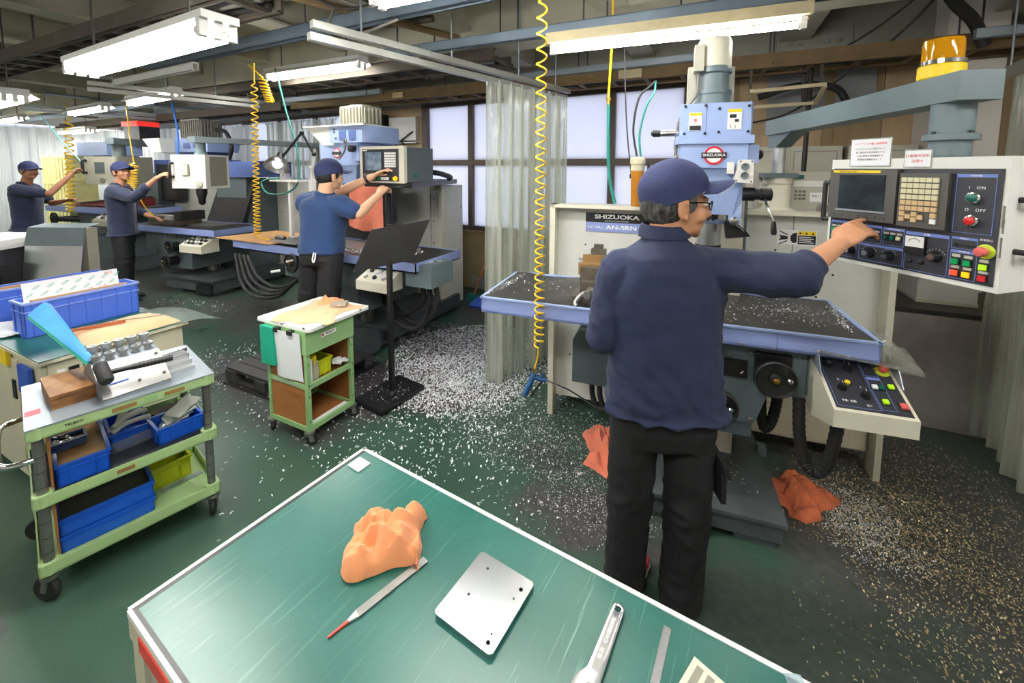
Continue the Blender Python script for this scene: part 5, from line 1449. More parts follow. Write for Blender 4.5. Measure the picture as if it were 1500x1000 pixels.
# box console on the swing arm
m3c = thing('box_console', 'white box console seen from behind with a black grab handle', 'control console', (-5.64, 2.82, 1.41), radians(17), off=(0, 0, 1.41))
G().bx(-.25, .22, -.02, .32, 1.40, 1.80).out('housing', 'offwhite', m3c, .008)
G().bx(.221, .226, .04, .28, 1.43, 1.78).out('side_panel', 'elecbox_dark', m3c, .003)
G().prism([(.14, .1), (.19, .1), (.165, .145)], 1.55, 1.551, Matrix.Translation((0, 0, 0))).out('warning_mark', 'cream', m3c)
wn = G().bx(-.09, .005, -.036, -.018, 1.55, 1.69).out('window_cover', 'elecbox_dark', m3c, .006)
G().bx(-.08, -.005, -.042, -.034, 1.56, 1.68).out('cover_plate', 'cream', wn, .003)
G().lathe((.13, -.02, 1.45), [(.045, 0), (.045, .01), (.038, .014)], (0, -1, 0), 20).out('round_cap', 'elecbox', m3c)
G().tube(smoothpath([(-.22, -.02, 1.70), (-.22, -.06, 1.70), (-.22, -.065, 1.62), (-.22, -.06, 1.54), (-.22, -.02, 1.54)], 5), .016, 10).out('handle', 'black', m3c)
G().lathe((.0, .15, 1.80), [(.07, 0), (.07, .03), (.055, .035), (.055, .16)], n=20).out('swivel', 'mgrey2', m3c)
PQ = Vector((.95, 1.0, 0))
G().hexa([(-.08, .06, 1.95), (.06, .02, 1.95), (1.05, .95, 1.93), (.92, 1.05, 1.93), (-.08, .06, 2.02), (.06, .02, 2.02), (1.05, .95, 1.99), (.92, 1.05, 1.99)]).out('swing_arm', 'mgrey', m3c, .005)
G().cyl((.97, .99, 1.48), (.97, .99, 1.94), .045).out('pole', 'steel_dull', m3c)
G().lathe((.97, .99, 1.46), [(.10, 0), (.08, .03), (.08, .18), (.09, .19), (.09, .22)], n=24).out('pendant_foot', 'cream', m3c)
# white translucent canister on a hook behind mill 3 head
one(G().hexa([(-7.35, 3.2, 1.86), (-7.1, 3.2, 1.86), (-7.1, 3.45, 1.86), (-7.35, 3.45, 1.86), (-7.5, 3.15, 2.06), (-7.05, 3.15, 2.06), (-7.05, 3.5, 2.06), (-7.5, 3.5, 2.06)]), 'belt_hood', 'offwhite', 'pale tapered hood on the side of the third mill head', 'hood', (-7.25, 3.3, 1.86), .01)

# ------------------------------------------------------------------ MILL 4
m4 = thing('milling_machine', 'milling machine with grey console and red signal box, before the white curtains', 'milling machine', (-8.75, 3.4, 0), radians(7), off=(0, 0, 0))
G().bx(-.45, .45, -.3, .8, 0, .2).out('base', 'basegrey', m4, .012)
G().bx(-.3, .3, .3, .9, .2, 1.55).out('column', 'mgrey', m4, .02)
G().bx(-.6, .5, -.35, .4, .6, .92).out('saddle', 'basegrey', m4, .01)
G().bx(-.35, .35, -.28, .4, .2, .62).out('knee', 'mgrey', m4, .02)
tray_parts(m4, -1.25, .95, -.45, .25, .93, 1.02)
G().bx(-.7, .7, -.2, .1, .95, 1.03).out('table', 'steel_dull', m4, .004)
G().hexa([(-.85, -.3, 1.03), (.55, -.3, 1.03), (.55, .1, 1.03), (-.85, .1, 1.03), (-.85, -.3, 1.06), (.55, -.28, 1.16), (.55, .1, 1.16), (-.85, .1, 1.06)]).out('red_guard', 'redsheet', m4, .004)
G().hexa([(-.6, -.32, 1.06), (.5, -.32, 1.16), (.5, .1, 1.16), (-.6, .1, 1.06), (-.6, -.32, 1.075), (.5, -.32, 1.18), (.5, .1, 1.18), (-.6, .1, 1.075)]).out('guard_cover', 'black', m4, .003)
handwheel(m4, (-.9, -.5, .82), .1); G().cyl((-.9, -.5, .82), (-.55, -.3, .8), .05).out('wheel_shaft', 'black', m4)
lp4 = G().hexa([(.32, -.62, .78), (.78, -.62, .78), (.78, -.42, .78), (.32, -.42, .78), (.32, -.62, .86), (.78, -.62, .86), (.78, -.42, .97), (.32, -.42, .97)]).out('lower_panel', 'elecbox', m4, .006)
for i in range(4):
    for j in range(2):
        G().lathe((.4 + i * .1, -.57 + j * .08, .89 + j * .04), [(.03, 0), (.02, .025)], (0, -.4, 1), 8).out('panel_knob', 'black' if (i + j) % 2 else 'white', lp4)
G().bx(.2, 1.45, .55, 1.1, .06, 1.52).out('rear_cabinet', 'guardwhite', m4, .006)
G().bx(-.1, 1.35, .5, 1.0, 1.53, 1.78).out('ram', 'navyblue', m4, .02)
G().bx(.2, .7, .35, .5, 1.1, 1.7).out('back_sheet', 'darkmetal', m4, .004)
G().bx(-1.0, -.2, -.1, .4, 1.84, 2.06).out('upper_head', 'mblue', m4, .03)
G().bx(-.8, -.3, 0, .4, 1.6, 1.85).out('lower_head', 'navyblue', m4, .03)
sb = G().bx(-.1, .28, .1, .4, 2.06, 2.32).out('signal_box', 'darkmetal', m4, .008)
G().bx(-.13, .28, .08, .4, 2.32, 2.40).out('signal_lens', 'beaconred', m4, .008)
m4c = thing('box_console', 'grey box console gripped by the man before the white curtains', 'control console', (-7.85, 2.85, 1.03), radians(20), off=(0, 0, 1.03))
G().bx(-.3, .22, -.02, .5, 1.40, 1.80).out('housing', 'elecbox_dark', m4c, .01)
G().bx(-.3, .2, -.035, -.015, 1.40, 1.80).out('face', 'elecbox', m4c, .006)
G().bx(-.13, .02, -.042, -.03, 1.56, 1.72).out('window_cover', 'mgrey', m4c, .005)
G().lathe((-.02, -.035, 1.46), [(.04, 0), (.04, .01)], (0, -1, 0), 18).out('round_cap', 'cablegrey', m4c)
G().tube(smoothpath([(-.27, -.03, 1.74), (-.27, -.08, 1.74), (-.27, -.085, 1.66), (-.27, -.08, 1.57), (-.27, -.03, 1.57)], 5), .018, 10).out('handle', 'black', m4c)
G().bx(-.05, .0, .1, .15, 1.05, 1.4).out('post', 'white', m4c)
G().hexa([(-.1, .1, 1.98), (.1, .05, 1.98), (.15, 1.2, 1.96), (-.05, 1.25, 1.96), (-.1, .1, 2.07), (.1, .05, 2.07), (.15, 1.2, 2.05), (-.05, 1.25, 2.05)]).out('swing_arm', 'mgrey', m4c, .006)
G().cyl((0, .2, 1.8), (0, .2, 1.99), .08).out('swivel', 'mgrey', m4c)
G().cyl((.05, 1.15, 1.52), (.05, 1.15, 1.97), .045).out('pole', 'steel', m4c)
G().lathe((.05, 1.15, 1.5), [(.10, 0), (.08, .03), (.08, .2), (.09, .22)], n=20).out('pendant_foot', 'cream', m4c)
# stacked yellow crates behind the fourth mill
for i in range(2):
    for j in range(4):
        x0 = -11.15 + i * .52; z0 = .02 + j * .46
        t = wthing('yellow_crate', ['bottom', 'second', 'third', 'topmost'][j] + ' pale yellow crate of the stack ' + ('nearer the grey console' if i else 'nearer the long white curtain'), 'crate', (x0 + .25, 3.35, z0), 'stacked yellow crates')
        G().bx(x0, x0 + .5, 3.15, 3.55, z0, z0 + .42).out('crate_body', 'yellowdrum', t, .015)
        G().bx(x0 - .01, x0 + .51, 3.14, 3.56, z0 + .40, z0 + .455).out('crate_rim', 'yellowdrum', t, .008)
        for k_ in range(3):
            G().bx(x0 + .08 + k_ * .14, x0 + .1 + k_ * .14, 3.138, 3.152, z0 + .03, z0 + .40).out('crate_rib', 'yellowdrum', t)

# ------------------------------------------------------------------ generic crates and castors
def castor(par, p, r, out=(0, 0), m='blackrub', ang=0.0):
    x, y, z = p
    d = Vector((cos(ang), sin(ang), 0)); s_ = Vector((-d.y, d.x, 0))
    c = Vector((x, y, r)) + d * r * .35
    w = G().lathe(c - s_ * .012, [(r * .5, 0), (r * .92, .002), (r, .008), (r, .018), (r * .92, .024), (r * .5, .026)], s_, 24).out('castor_wheel', m, par)
    f = G().hexa([c + s_ * a * .017 + Vector((0, 0, b)) + d * e for b, e0 in ((-r * .15, 0), (z - r, -r * .35)) for a, e in ((.8, -.012 + e0), (.8, .012 + e0), (1.1, .012 + e0), (1.1, -.012 + e0))])
    f.hexa([c + s_ * a * .017 + Vector((0, 0, b)) + d * e for b, e0 in ((-r * .15, 0), (z - r, -r * .35)) for a, e in ((-.8, -.012 + e0), (-.8, .012 + e0), (-1.1, .012 + e0), (-1.1, -.012 + e0))])
    f.lathe((x, y, z - .022), [(.026, 0), (.03, .008), (.03, .02)], n=16)
    f.cyl(c - s_ * .02, c + s_ * .02, .006, n=8)
    f.out('castor_fork', 'steel_dull', par)
def crate(name, label, M, L, W, H, m, group=None, ribs=4, fill=None, wall=.006, cat='crate', flare=.0, rimm=None):
    """open box, long axis x; M places its bottom centre"""
    t_ = bpy.data.objects.new(name, None); COL.objects.link(t_); t_.matrix_world = M; tag(t_, label, cat, group)
    a, b = L / 2, W / 2
    g = G()
    g.bx(-a, a, -b, b, 0, wall)
    g.bx(-a, a, -b, -b + wall, 0, H).bx(-a, a, b - wall, b, 0, H).bx(-a, -a + wall, -b, b, 0, H).bx(a - wall, a, -b, b, 0, H)
    g.out('shell', m, t_, .001)
    e = min(.012, H * .1)
    g = G()
    for z0, z1, o in ((H - e, H, .006), (H * .72, H * .72 + e * .4, .004)):
        g.bx(-a - o, a + o, -b - o, -b, z0, z1).bx(-a - o, a + o, b, b + o, z0, z1).bx(-a - o, -a, -b, b, z0, z1).bx(a, a + o, -b, b, z0, z1)
    g.out('rim', rimm or m, t_, .001)
    for i in range(ribs):
        x = -a + L * (i + .5) / ribs
        for sgn in (-1, 1):
            G().bx(x - .003, x + .003, sgn * b - (.005 if sgn < 0 else 0), sgn * b + (.005 if sgn > 0 else 0), .004, H - e).out('rib', m, t_)
    for sgn in (-1, 1):
        for y in (-b * .5, b * .5):
            G().bx(sgn * a - (.005 if sgn < 0 else 0), sgn * a + (.005 if sgn > 0 else 0), y - .003, y + .003, .004, H - e).out('rib', m, t_)
    if fill:
        fz, fm = fill
        G().bx(-a + wall, a - wall, -b + wall, b - wall, fz - .004, fz).out('liner', fm, t_)
    return t_
def RM(M, x, y, z, rz=0.0, rx=0.0, ry=0.0):
    return M @ Matrix.Translation((x, y, z)) @ Matrix.Rotation(rz, 4, 'Z') @ Matrix.Rotation(ry, 4, 'Y') @ Matrix.Rotation(rx, 4, 'X')
def mthing(name, label, cat, M, group=None):
    t_ = bpy.data.objects.new(name, None); COL.objects.link(t_); t_.matrix_world = M
    return tag(t_, label, cat, group)
def mone(g, name, m, label, cat, M, bev=0.0, group=None, kind=None, smooth=True):
    o = g.out(name, m, None, bev, smooth); o.matrix_world = M
    return tag(o, label, cat, group, kind)

# ------------------------------------------------------------------ tool trolley
TR = Matrix.Translation((-2.213, .547, 0)) @ Matrix.Rotation(radians(76.2), 4, 'Z')
tr = mthing('tool_trolley', 'pale green three-shelf tool trolley on castors with a chrome push handle', 'trolley', TR)
LX, LY = .518, .425
for i, (x, y) in enumerate(((0, 0), (LX, 0), (0, LY), (LX, LY))):
    G().cyl((x, y, .11), (x, y, .69), .016, n=16).out('post', 'steel_dull', tr)
    for z in (.2, .26, .32, .38, .46, .52, .58, .64):
        G().lathe((x, y, z), [(.0165, 0), (.0165, .002)], n=14).out('post_groove', 'darkmetal', tr)
    castor(tr, (x, y, .115), .05, ang=(2.2, 1.2, 2.6, .6)[i])
def shelf(z, m='cartgreen', topm='steel_dull', rim=.045):
    x0, x1, y0, y1 = -.028, LX + .028, -.028, LY + .028
    g = G().bx(x0, x1, y0, y0 + .005, z - rim, z).bx(x0, x1, y1 - .005, y1, z - rim, z).bx(x0, x0 + .005, y0, y1, z - rim, z).bx(x1 - .005, x1, y0, y1, z - rim, z)
    g.bx(x0, x1, y0, y1, z - rim, z - rim + .006)
    s_ = g.out('shelf', m, tr, .0015)
    for x, y in ((0, 0), (LX, 0), (0, LY), (LX, LY)):
        G().lathe((x, y, z - rim), [(.030, 0), (.030, rim + .001)], n=16).out('corner_sleeve', m, tr)
    return s_
s1 = shelf(.70); s2 = shelf(.435); s3 = shelf(.165)
G().bx(-.029, LX + .029, -.029, LY + .029, .696, .7025).out('top_sheet', 'galv', tr, .002)
G().bx(-.02, LX + .02, -.02, LY + .02, .394, .398).out('liner', 'consoledark', tr)
G().bx(-.02, LX + .02, -.02, LY + .02, .126, .129).out('liner', 'cartgreen', tr)
for (x0, x1, z, s_) in ((.20, .275, .676, s1), (.365, .435, .676, s1), (.2, .255, .413, s2)):
    G().bx(x0, x1, -.0295, -.0275, z - .008, z + .008).out('rust_mark', 'rust', s_)
G().bx(.30, .34, -.0295, -.0275, .668, .690).out('faded_label', 'cartgreen2', s1)
text('TRUSCO', .013, 'black', s1, Matrix.Translation((.095, -.0292, .678)) @ Matrix.Rotation(pi / 2, 4, 'X'), bold=.0003)
G().bx(-.0255, .016, .10, .15, .7025, .7032).out('red_tag', 'pinktag', tr)
hn = G().tube(smoothpath([(-.005, 0, .575), (-.05, .005, .572), (-.085, .03, .572), (-.10, .10, .572), (-.10, .33, .572), (-.085, .40, .572), (-.05, .42, .572), (-.005, LY, .575)], 6), .011, 12).out('push_handle', 'chrome', tr)
for z in (.19, .46):
    G().bx(.024, .030, .0, LY, z - .03, z + .2).out('side_board', 'hardboard', tr)
    
# things on the trolley top
wb = mthing('wooden_box', 'worn brown wooden box on the trolley top', 'box', RM(TR, .10, .22, .7025, radians(4)))
G().bx(-.065, .065, -.125, .125, 0, .038).out('body', 'woodbox', wb, .004)
G().bx(-.067, .067, -.127, .127, .04, .056).out('lid', 'woodbox', wb, .003)
G().bx(-.063, .063, -.123, .123, .037, .041).out('lid_gap', 'black', wb)
rk = mthing('tool_rack', 'bent sheet-steel tool rack crowded with collets and holders', 'tool rack', RM(TR, .285, .16, .7025, radians(6)))
Mx = Matrix(((0, 0, 1, 0), (1, 0, 0, 0), (0, 1, 0, 0), (0, 0, 0, 1)))
G().prism([(-.15, 0), (.10, 0), (.10, .135), (-.01, .115), (-.15, .015)], -.12, .10, Mx).out('rack_body', 'galv', rk, .002)
G().prism([(-.152, .012), (-.152, .018), (-.01, .119), (-.008, .113)], -.122, .102, Mx).out('front_plate', 'steel_dull', rk, .001)
for (x, y, z) in ((-.10, -.03, .104), (.085, -.03, .104), (.085, -.12, .04), (.0, -.12, .04)):
    G().lathe((x, y, z), [(.006, 0), (.006, .005)], (0, -.55, .8), 10).out('screw', 'black', rk)
G().hexa([(-.09, -.105, .052), (-.03, -.105, .052), (-.03, -.10, .056), (-.09, -.10, .056), (-.09, -.106, .054), (-.03, -.106, .054), (-.03, -.101, .058), (-.09, -.101, .058)]).out('blue_tape', 'bluetape', rk)
k_ = 0
for ix in range(5):
    for iy in range(2):
        x, y = -.10 + ix * .043, .02 + iy * .05
        h = .03 + .012 * ((ix * 3 + iy * 5) % 3)
        c_ = mthing('collet', 'round steel collet standing in the trolley tool rack', 'collet', RM(TR, .285, .16, .7025, radians(6)) @ Matrix.Translation((x, y, .121 + iy * .006)), 'collets standing in the rack')
        G().lathe((0, 0, 0), [(.013, 0), (.013, h * .6), (.018, h * .62), (.018, h), (.008, h), (.008, h - .004)], n=18).out('collet_body', 'steel', c_)
        G().lathe((0, 0, h - .006), [(.0085, 0), (.0085, .002)], n=14).out('bore', 'black', c_)
for i, (x, y, h, r, m_) in enumerate(((-.11, .12, .10, .012, 'chrome'), (-.085, .13, .075, .009, 'steel'), (-.05, .12, .085, .017, 'steel_dull'), (.03, .13, .07, .008, 'copper'), (.06, .13, .05, .02, 'steel'), (.08, .12, .09, .014, 'alu'))):
    one_ = mone(G().lathe((0, 0, 0), [(r, 0), (r, h * .7), (r * .7, h * .72), (r * .7, h), (r * .3, h + .003)], n=16), 'boring_tool', m_, ['tall chrome hook bar', 'thin steel drill shank', 'blue-grey steel holder', 'slender copper rod', 'short stout steel plug', 'bright square-topped aluminium bar'][i] + ' behind the trolley tool rack', 'tool', RM(TR, .285, .16, .7025, radians(6)) @ Matrix.Translation((x, y, 0)))
mone(G().tube(smoothpath([(0, 0, 0), (0, 0, .10), (.005, 0, .125), (.03, 0, .13), (.045, 0, .125), (.05, 0, .10)], 5), .006, 8), 'hook_bar', 'chrome', 'bent chrome hook at the back of the trolley tool rack', 'hook', RM(TR, .16, .33, .7025))
for i in range(4):
    mone(G().bx(-.07, .07, -.011, .011, 0, .016), 'parallel_bar', 'alu', ['lowest', 'second', 'third', 'topmost'][i] + ' bright ground steel parallel in the stepped stack beside the rack', 'steel bar', RM(TR, .425, .09 + i * .032, .7025 + i * .021, radians(8)), .0015, 'stepped parallel bars')
mone(G().bx(-.075, .07, -.06, .075, 0, .020).bx(-.075, .07, -.028, .075, .020, .041).bx(-.075, .07, .004, .075, .041, .062), 'step_rest', 'steel', 'stepped steel rest under the bright parallel bars', 'rest', RM(TR, .425, .138, .7025, radians(8)), .001)
for i in range(4):
    mone(G().cyl((-.06, 0, .005), (.06, 0, .005), .0045, n=10), 'drill_rod', ('copper', 'steel', 'copper', 'steel')[i], ('copper' if i % 2 == 0 else 'steel') + ' rod lying at the back of the stepped parallels, number %s from the rack' % ['one', 'two', 'three', 'four'][i], 'rod', RM(TR, .42, .225 + i * .018, .7025, radians(8)))
hm = mthing('rubber_hammer', 'black dead-blow hammer lying on the sheet-steel rack', 'hammer', RM(TR, .26, .035, .800, radians(-8), radians(34)))
G().lathe((-.08, .045, .02), [(.022, 0), (.024, .006), (.024, .085), (.02, .092)], (.25, -1, 0), 20).out('hammer_head', 'blackrub', hm)
G().tube([(-.06, 0, .02), (0, 0, .02), (.03, 0, .02), (.15, 0, .02)], .012, 10, [.011, .010, .013, .013]).out('handle', 'black', hm)
for i in range(9):
    G().lathe((.04 + i * .012, 0, .02), [(.0142, 0), (.0142, .005)], (1, 0, 0), 12).out('grip_ring', 'blackrub', hm)
fo = mthing('document_folder', 'bright blue document folder leaning across the tool rack', 'folder', Matrix.Identity(4))
fo.matrix_world = Matrix.Translation((-2.42, .76, .86))
OFFS[fo.name] = {'off': (-2.42, .76, .86)}
A_, B_ = Vector((-2.33, .745, .838)), Vector((-3.0, .79, .925))
grid = []
for i in range(9):
    f = i / 8
    p = A_.lerp(B_, f); w = .008 + .030 * f
    up = Vector((.0, .012, .045)) * (.35 + .65 * f)
    grid.append([p - Vector((0, w, 0)), p + up * .5 + Vector((0, -w * .4, .008 * sin(f * 7))), p + up + Vector((0, w * .3, .004)), p + up * .7 + Vector((-.01, w, -.004))])
G().sheet(grid, .004).out('cover', 'folderblue', fo)
grid2 = [[Vector(q) - Vector((0, .004, .012)) for q in row[:3]] for row in grid]
G().sheet(grid2, .003).out('back_cover', 'tealbinder', fo)
G().sheet([[Vector(q) - Vector((0, .001, .006)) for q in row[1:]] for row in grid], .004).out('papers', 'paper', fo)
# things on the trolley shelves
crate('parts_bin', 'blue bin lined with brown board on the middle trolley shelf', RM(TR, .115, .235, .398, pi / 2), .36, .15, .09, 'binblue', fill=(.07, 'cardboard'), ribs=3)
sc_ = crate('small_tray', 'small teal-blue tray of metal offcuts standing in the blue bin', RM(TR, .085, .25, .470, 0), .10, .075, .035, 'navyblue', ribs=2, fill=(.022, 'darkmetal'), wall=.003)
for i in range(16):
    G().box((random.uniform(-.04, .04), random.uniform(-.028, .028), .028 + random.uniform(0, .01)), (.022, .006, .003), random.uniform(0, 3), random.uniform(-.4, .4)).out('offcut', 'alu' if i % 2 else 'white', sc_)
crate('parts_bin', 'blue bin holding cotton gloves at the back of the middle trolley shelf', RM(TR, .275, .30, .398, pi / 2), .2, .13, .07, 'binblue', ribs=2)
for i in range(4):
    mone(G().tube(smoothpath([(-.07, 0, .01), (-.02, .005, .022), (.03, 0, .02), (.075, -.005, .012)], 4), .014, 8, flat=.7), 'cotton_glove', 'offwhite', 'grey-white cotton glove heaped in the back blue bin', 'glove', RM(TR, .28, .24 + .035 * i, .458 + .012 * (i % 2), radians(20 + 14 * i)), group='gloves in the back blue bin')
crate('parts_bin', 'slanted-front blue bin full of plastic bags at the shelf end', RM(TR, .43, .16, .398, radians(5)), .17, .15, .075, 'binblue', ribs=2)
for i in range(5):
    grid = [[(-.06 + .12 * a / 4, -.045 + .09 * b / 4, .012 * noise.noise(Vector((a * .7, b * .7, i)))) for b in range(5)] for a in range(5)]
    mone(G().sheet(grid, .003), 'plastic_bag', 'filmclear' if i % 2 else 'offwhite', 'clear plastic parts bag stacked in the slanted-front blue bin', 'bag', RM(TR, .43 + .008 * i, .17, .455 + .012 * i, radians(12 * i - 20), 0, radians(-18)), group='bags in the slanted bin')
mone(G().bx(-.07, .07, -.002, .002, 0, .045).bx(-.072, .072, -.003, .003, .043, .047), 'divider_strip', 'acrylic_clear', 'clear plastic divider strip standing on the middle trolley shelf', 'divider', RM(TR, .275, .17, .399, radians(8)))
mone(G().bx(-.05, .05, -.03, .03, 0, .035).bx(-.02, .13, -.012, .012, .01, .03), 'tool_case', 'black', 'black tool case at the far end of the middle trolley shelf', 'case', RM(TR, .42, .36, .399, radians(20)), .004)
crate('parts_bin', 'lower of two stacked blue bins on the bottom trolley shelf', RM(TR, .175, .165, .129), .285, .225, .066, 'binblue', ribs=2)
crate('parts_bin', 'upper of two stacked blue bins on the bottom trolley shelf', RM(TR, .175, .165, .196), .285, .225, .07, 'binblue', ribs=2, fill=(.045, 'black'))
crate('parts_bin', 'yellow-green bin on the bottom trolley shelf', RM(TR, .405, .255, .129, radians(2)), .155, .11, .10, 'yellowbin', ribs=2)
mone(G().bx(-.08, .08, -.012, .012, 0, .006), 'flat_bar', 'galv', 'pale flat bar lying before the yellow-green bin', 'bar', RM(TR, .44, .165, .130, radians(4)), .001)

# ------------------------------------------------------------------ left workbench with green mat
lb = wthing('workbench', 'cream cabinet workbench with a green mat, carrying the long blue crates', 'workbench', (-3.6, 1.05, 0))
G().bx(-4.9, -2.89, .75, 1.345, .02, .70).out('cabinet', 'cabinet_cream', lb, .004)
G().bx(-4.92, -2.86, .73, 1.365, .70, .716).out('worktop', 'cabinet_cream', lb, .003)
G().bx(-4.92, -2.862, .735, 1.36, .716, .721).out('green_mat', 'tealmat', lb, .001)
for i, x in enumerate((-3.4, -3.9, -4.4)):
    dr = G().bx(x - .24, x + .22, .742, .752, .06, .66).out('door', 'cabinet_cream', lb, .003)
    G().bx(x + .15, x + .19, .736, .743, .45, .55).out('door_handle', 'black', dr, .002)
G().bx(-2.888, -2.884, .77, 1.33, .06, .50).out('drawer_front', 'cabinet_cream', lb)
lk = G().bx(-2.888, -2.882, .77, 1.33, .53, .69).out('drawer_front', 'cabinet_cream', lb, .002)
G().bx(-2.8815, -2.879, .84, .88, .62, .65).out('drawer_label', 'black', lk)
G().bx(-2.8815, -2.879, .80, .83, .62, .65).out('drawer_label', 'white', lk)
for (xa, xb, z0, z1, m_) in ((-3.12, -2.98, .52, .66, 'bluetape'), (-3.66, -3.52, .38, .64, 'redtape'), (-3.40, -3.26, .62, .70, 'yellow'), (-3.95, -3.8, .64, .70, 'redtape')):
    G().bx(xa, xb, .7275, .7445, z0, z1).out('tape_label', m_, lb)
crate('long_crate', 'long blue crate holding the printed sheet on the green mat', RM(Matrix.Identity(4), -3.40, 1.065, .721, radians(91)), .50, .16, .195, 'binblue2', ribs=7, fill=(.17, 'white'), rimm='crate_rim')
crate('long_crate', 'long blue crate beside the folded grey sheet-metal part', RM(Matrix.Identity(4), -3.86, 1.07, .721, radians(91)), .54, .16, .20, 'binblue2', ribs=7, fill=(.18, 'white'), rimm='crate_rim')
mone(G().bx(-.21, .21, -.012, .012, 0, .02), 'board_strip', 'cardboard', 'brown cardboard edge strip in the crate with the printed sheet', 'cardboard', RM(Matrix.Identity(4), -3.375, 1.07, .894, radians(91)))
mone(G().bx(-.23, .23, -.012, .012, 0, .02), 'board_strip', 'cardboard', 'brown cardboard edge strip in the crate beside the folded sheet-metal part', 'cardboard', RM(Matrix.Identity(4), -3.85, 1.07, .904, radians(91)))
# printed protective-film sheet standing in the nearer crate
ps = mthing('printed_sheet', 'white film-covered sheet with green and red printing standing in the crate with the printed sheet', 'sheet', RM(Matrix.Identity(4), -3.455, 1.065, .892, radians(91), radians(-10)))
G().bx(-.21, .21, -.002, .002, 0, .105).out('sheet', 'paper', ps)
for r_ in range(2):
    for q_ in range(7):
        x = -.185 + q_ * .06 + r_ * .03; z = .03 + r_ * .042
        text('TESA', .017, 'tealbinder', ps, Matrix.Translation((x, -.0026, z)) @ Matrix.Rotation(pi / 2, 4, 'X') @ Matrix.Rotation(radians(40), 4, 'Z'))
for (x, z, s_) in ((.165, .088, '0元2'), (.13, .012, 'と止'), (.07, .01, '10')):
    text(s_, .02, 'redtape', ps, Matrix.Translation((x, -.0027, z)) @ Matrix.Rotation(pi / 2, 4, 'X'))
# salmon pad, film and papers on the mat
grid = []
for i in range(11):
    row = []
    for j in range(15):
        u, v = j / 14, i / 10
        x = -3.16 + .02 * v + .30 * u * (1 - .15 * v); y = .90 + .42 * v + .02 * u
        e = min(1, 5 * min(u, 1 - u, v, 1 - v))
        row.append((x, y, .7225 + .045 * (e ** .4) + .006 * noise.noise(Vector((u * 4, v * 4, 2)))))
    grid.append(row)
one(G().sheet(grid, .004), 'folded_cloth', 'peachcloth', 'peach folded cloth pad lying on the green mat by the trolley', 'cloth', (-3.0, 1.1, .7215))
mone(G().bx(-.12, .12, -.008, .008, 0, .014), 'wooden_scraper', 'woodhandle', 'brown wooden-handled scraper on the peach cloth pad', 'scraper', RM(Matrix.Identity(4), -3.02, 1.0, .775, radians(72)), .004)
one(G().tube(smoothpath([(-3.05, 1.08, .778), (-2.98, 1.16, .78), (-2.93, 1.25, .778), (-2.92, 1.30, .776)], 6), .003, 6), 'wire', 'cablegrey', 'thin grey wire lying on the peach cloth pad', 'wire', (-3.0, 1.15, .776))
one(G().sheet([[(-3.3 + .45 * a / 6 + .02 * b, 1.30 + .11 * b, .724 - .0 * a - .03 * max(0, b - 1) + .004 * sin(a)) for b in range(3)] for a in range(7)], .001), 'plastic_film', 'filmclear', 'clear plastic film hanging over the far mat edge', 'film', (-3.1, 1.33, .722))
for i in range(5):
    mone(G().bx(-.14, .14, -.10, .10, 0, .004), 'paper_sheet', 'paper', ['bottom', 'second', 'middle', 'fourth', 'top'][i] + ' sheet of the loose paper pile at the bench edge', 'paper', RM(Matrix.Identity(4), -3.6 + .01 * i, .82, .7215 + .0045 * i, radians(8 * i)), group='loose papers on the left bench')
# covered printer-like machine and bent sheet part behind the crates
pr = mthing('covered_monitor', 'white-topped machine under a dark plastic cover at the end of the cream cabinet bench', 'monitor', RM(Matrix.Identity(4), -4.63, 1.06, .721, radians(20)))
G().hexa([(-.25, -.20, 0), (.25, -.22, 0), (.25, .20, 0), (-.25, .20, 0), (-.25, -.16, .33), (.17, -.18, .35), (.17, .18, .35), (-.25, .18, .33)]).out('dark_body', 'consoledark', pr, .01)
G().hexa([(-.28, -.24, .33), (.20, -.25, .35), (.20, .22, .37), (-.28, .22, .35), (-.28, -.22, .40), (.16, -.22, .41), (.18, .21, .43), (-.28, .21, .42)]).out('white_top', 'white', pr, .012)
G().sheet([[(-.27 + .55 * a / 8 + .012 * sin(b * 2), -.235 - .02 * sin(a * 1.3) - .03 * (1 - b / 5), .34 * b / 5) for b in range(6)] for a in range(9)], .001).out('plastic_cover', 'filmclear', pr)
G().bx(.262, .268, -.18, .12, .03, .26).out('side_panel', 'darkmetal', pr)
bp_ = mthing('bent_sheet_part', 'folded grey and aluminium sheet-metal part standing behind the crates', 'metal part', RM(Matrix.Identity(4), -4.19, 1.24, .721, radians(26)))
G().hexa([(-.21, -.10, 0), (.20, -.10, 0), (.20, -.09, 0), (-.21, -.09, 0), (-.21, -.04, .375), (.20, -.04, .375), (.20, -.03, .375), (-.21, -.03, .375)]).out('lower_face', 'alu', bp_)
G().hexa([(-.21, -.045, .375), (.20, -.045, .375), (.20, -.03, .375), (-.21, -.03, .375), (-.205, -.02, .50), (.20, -.02, .50), (.20, -.005, .50), (-.205, -.005, .50)]).out('upper_face', 'mgrey', bp_)
G().hexa([(-.195, -.02, .50), (.20, -.02, .50), (.20, .09, .515), (-.195, .09, .515), (-.195, -.02, .504), (.20, -.02, .504), (.20, .09, .519), (-.195, .09, .519)]).out('blue_film_face', 'milkfilm', bp_)
G().bx(-.19, .19, .0, .08, 0, .49).out('support_block', 'elecbox_dark', bp_, .004)

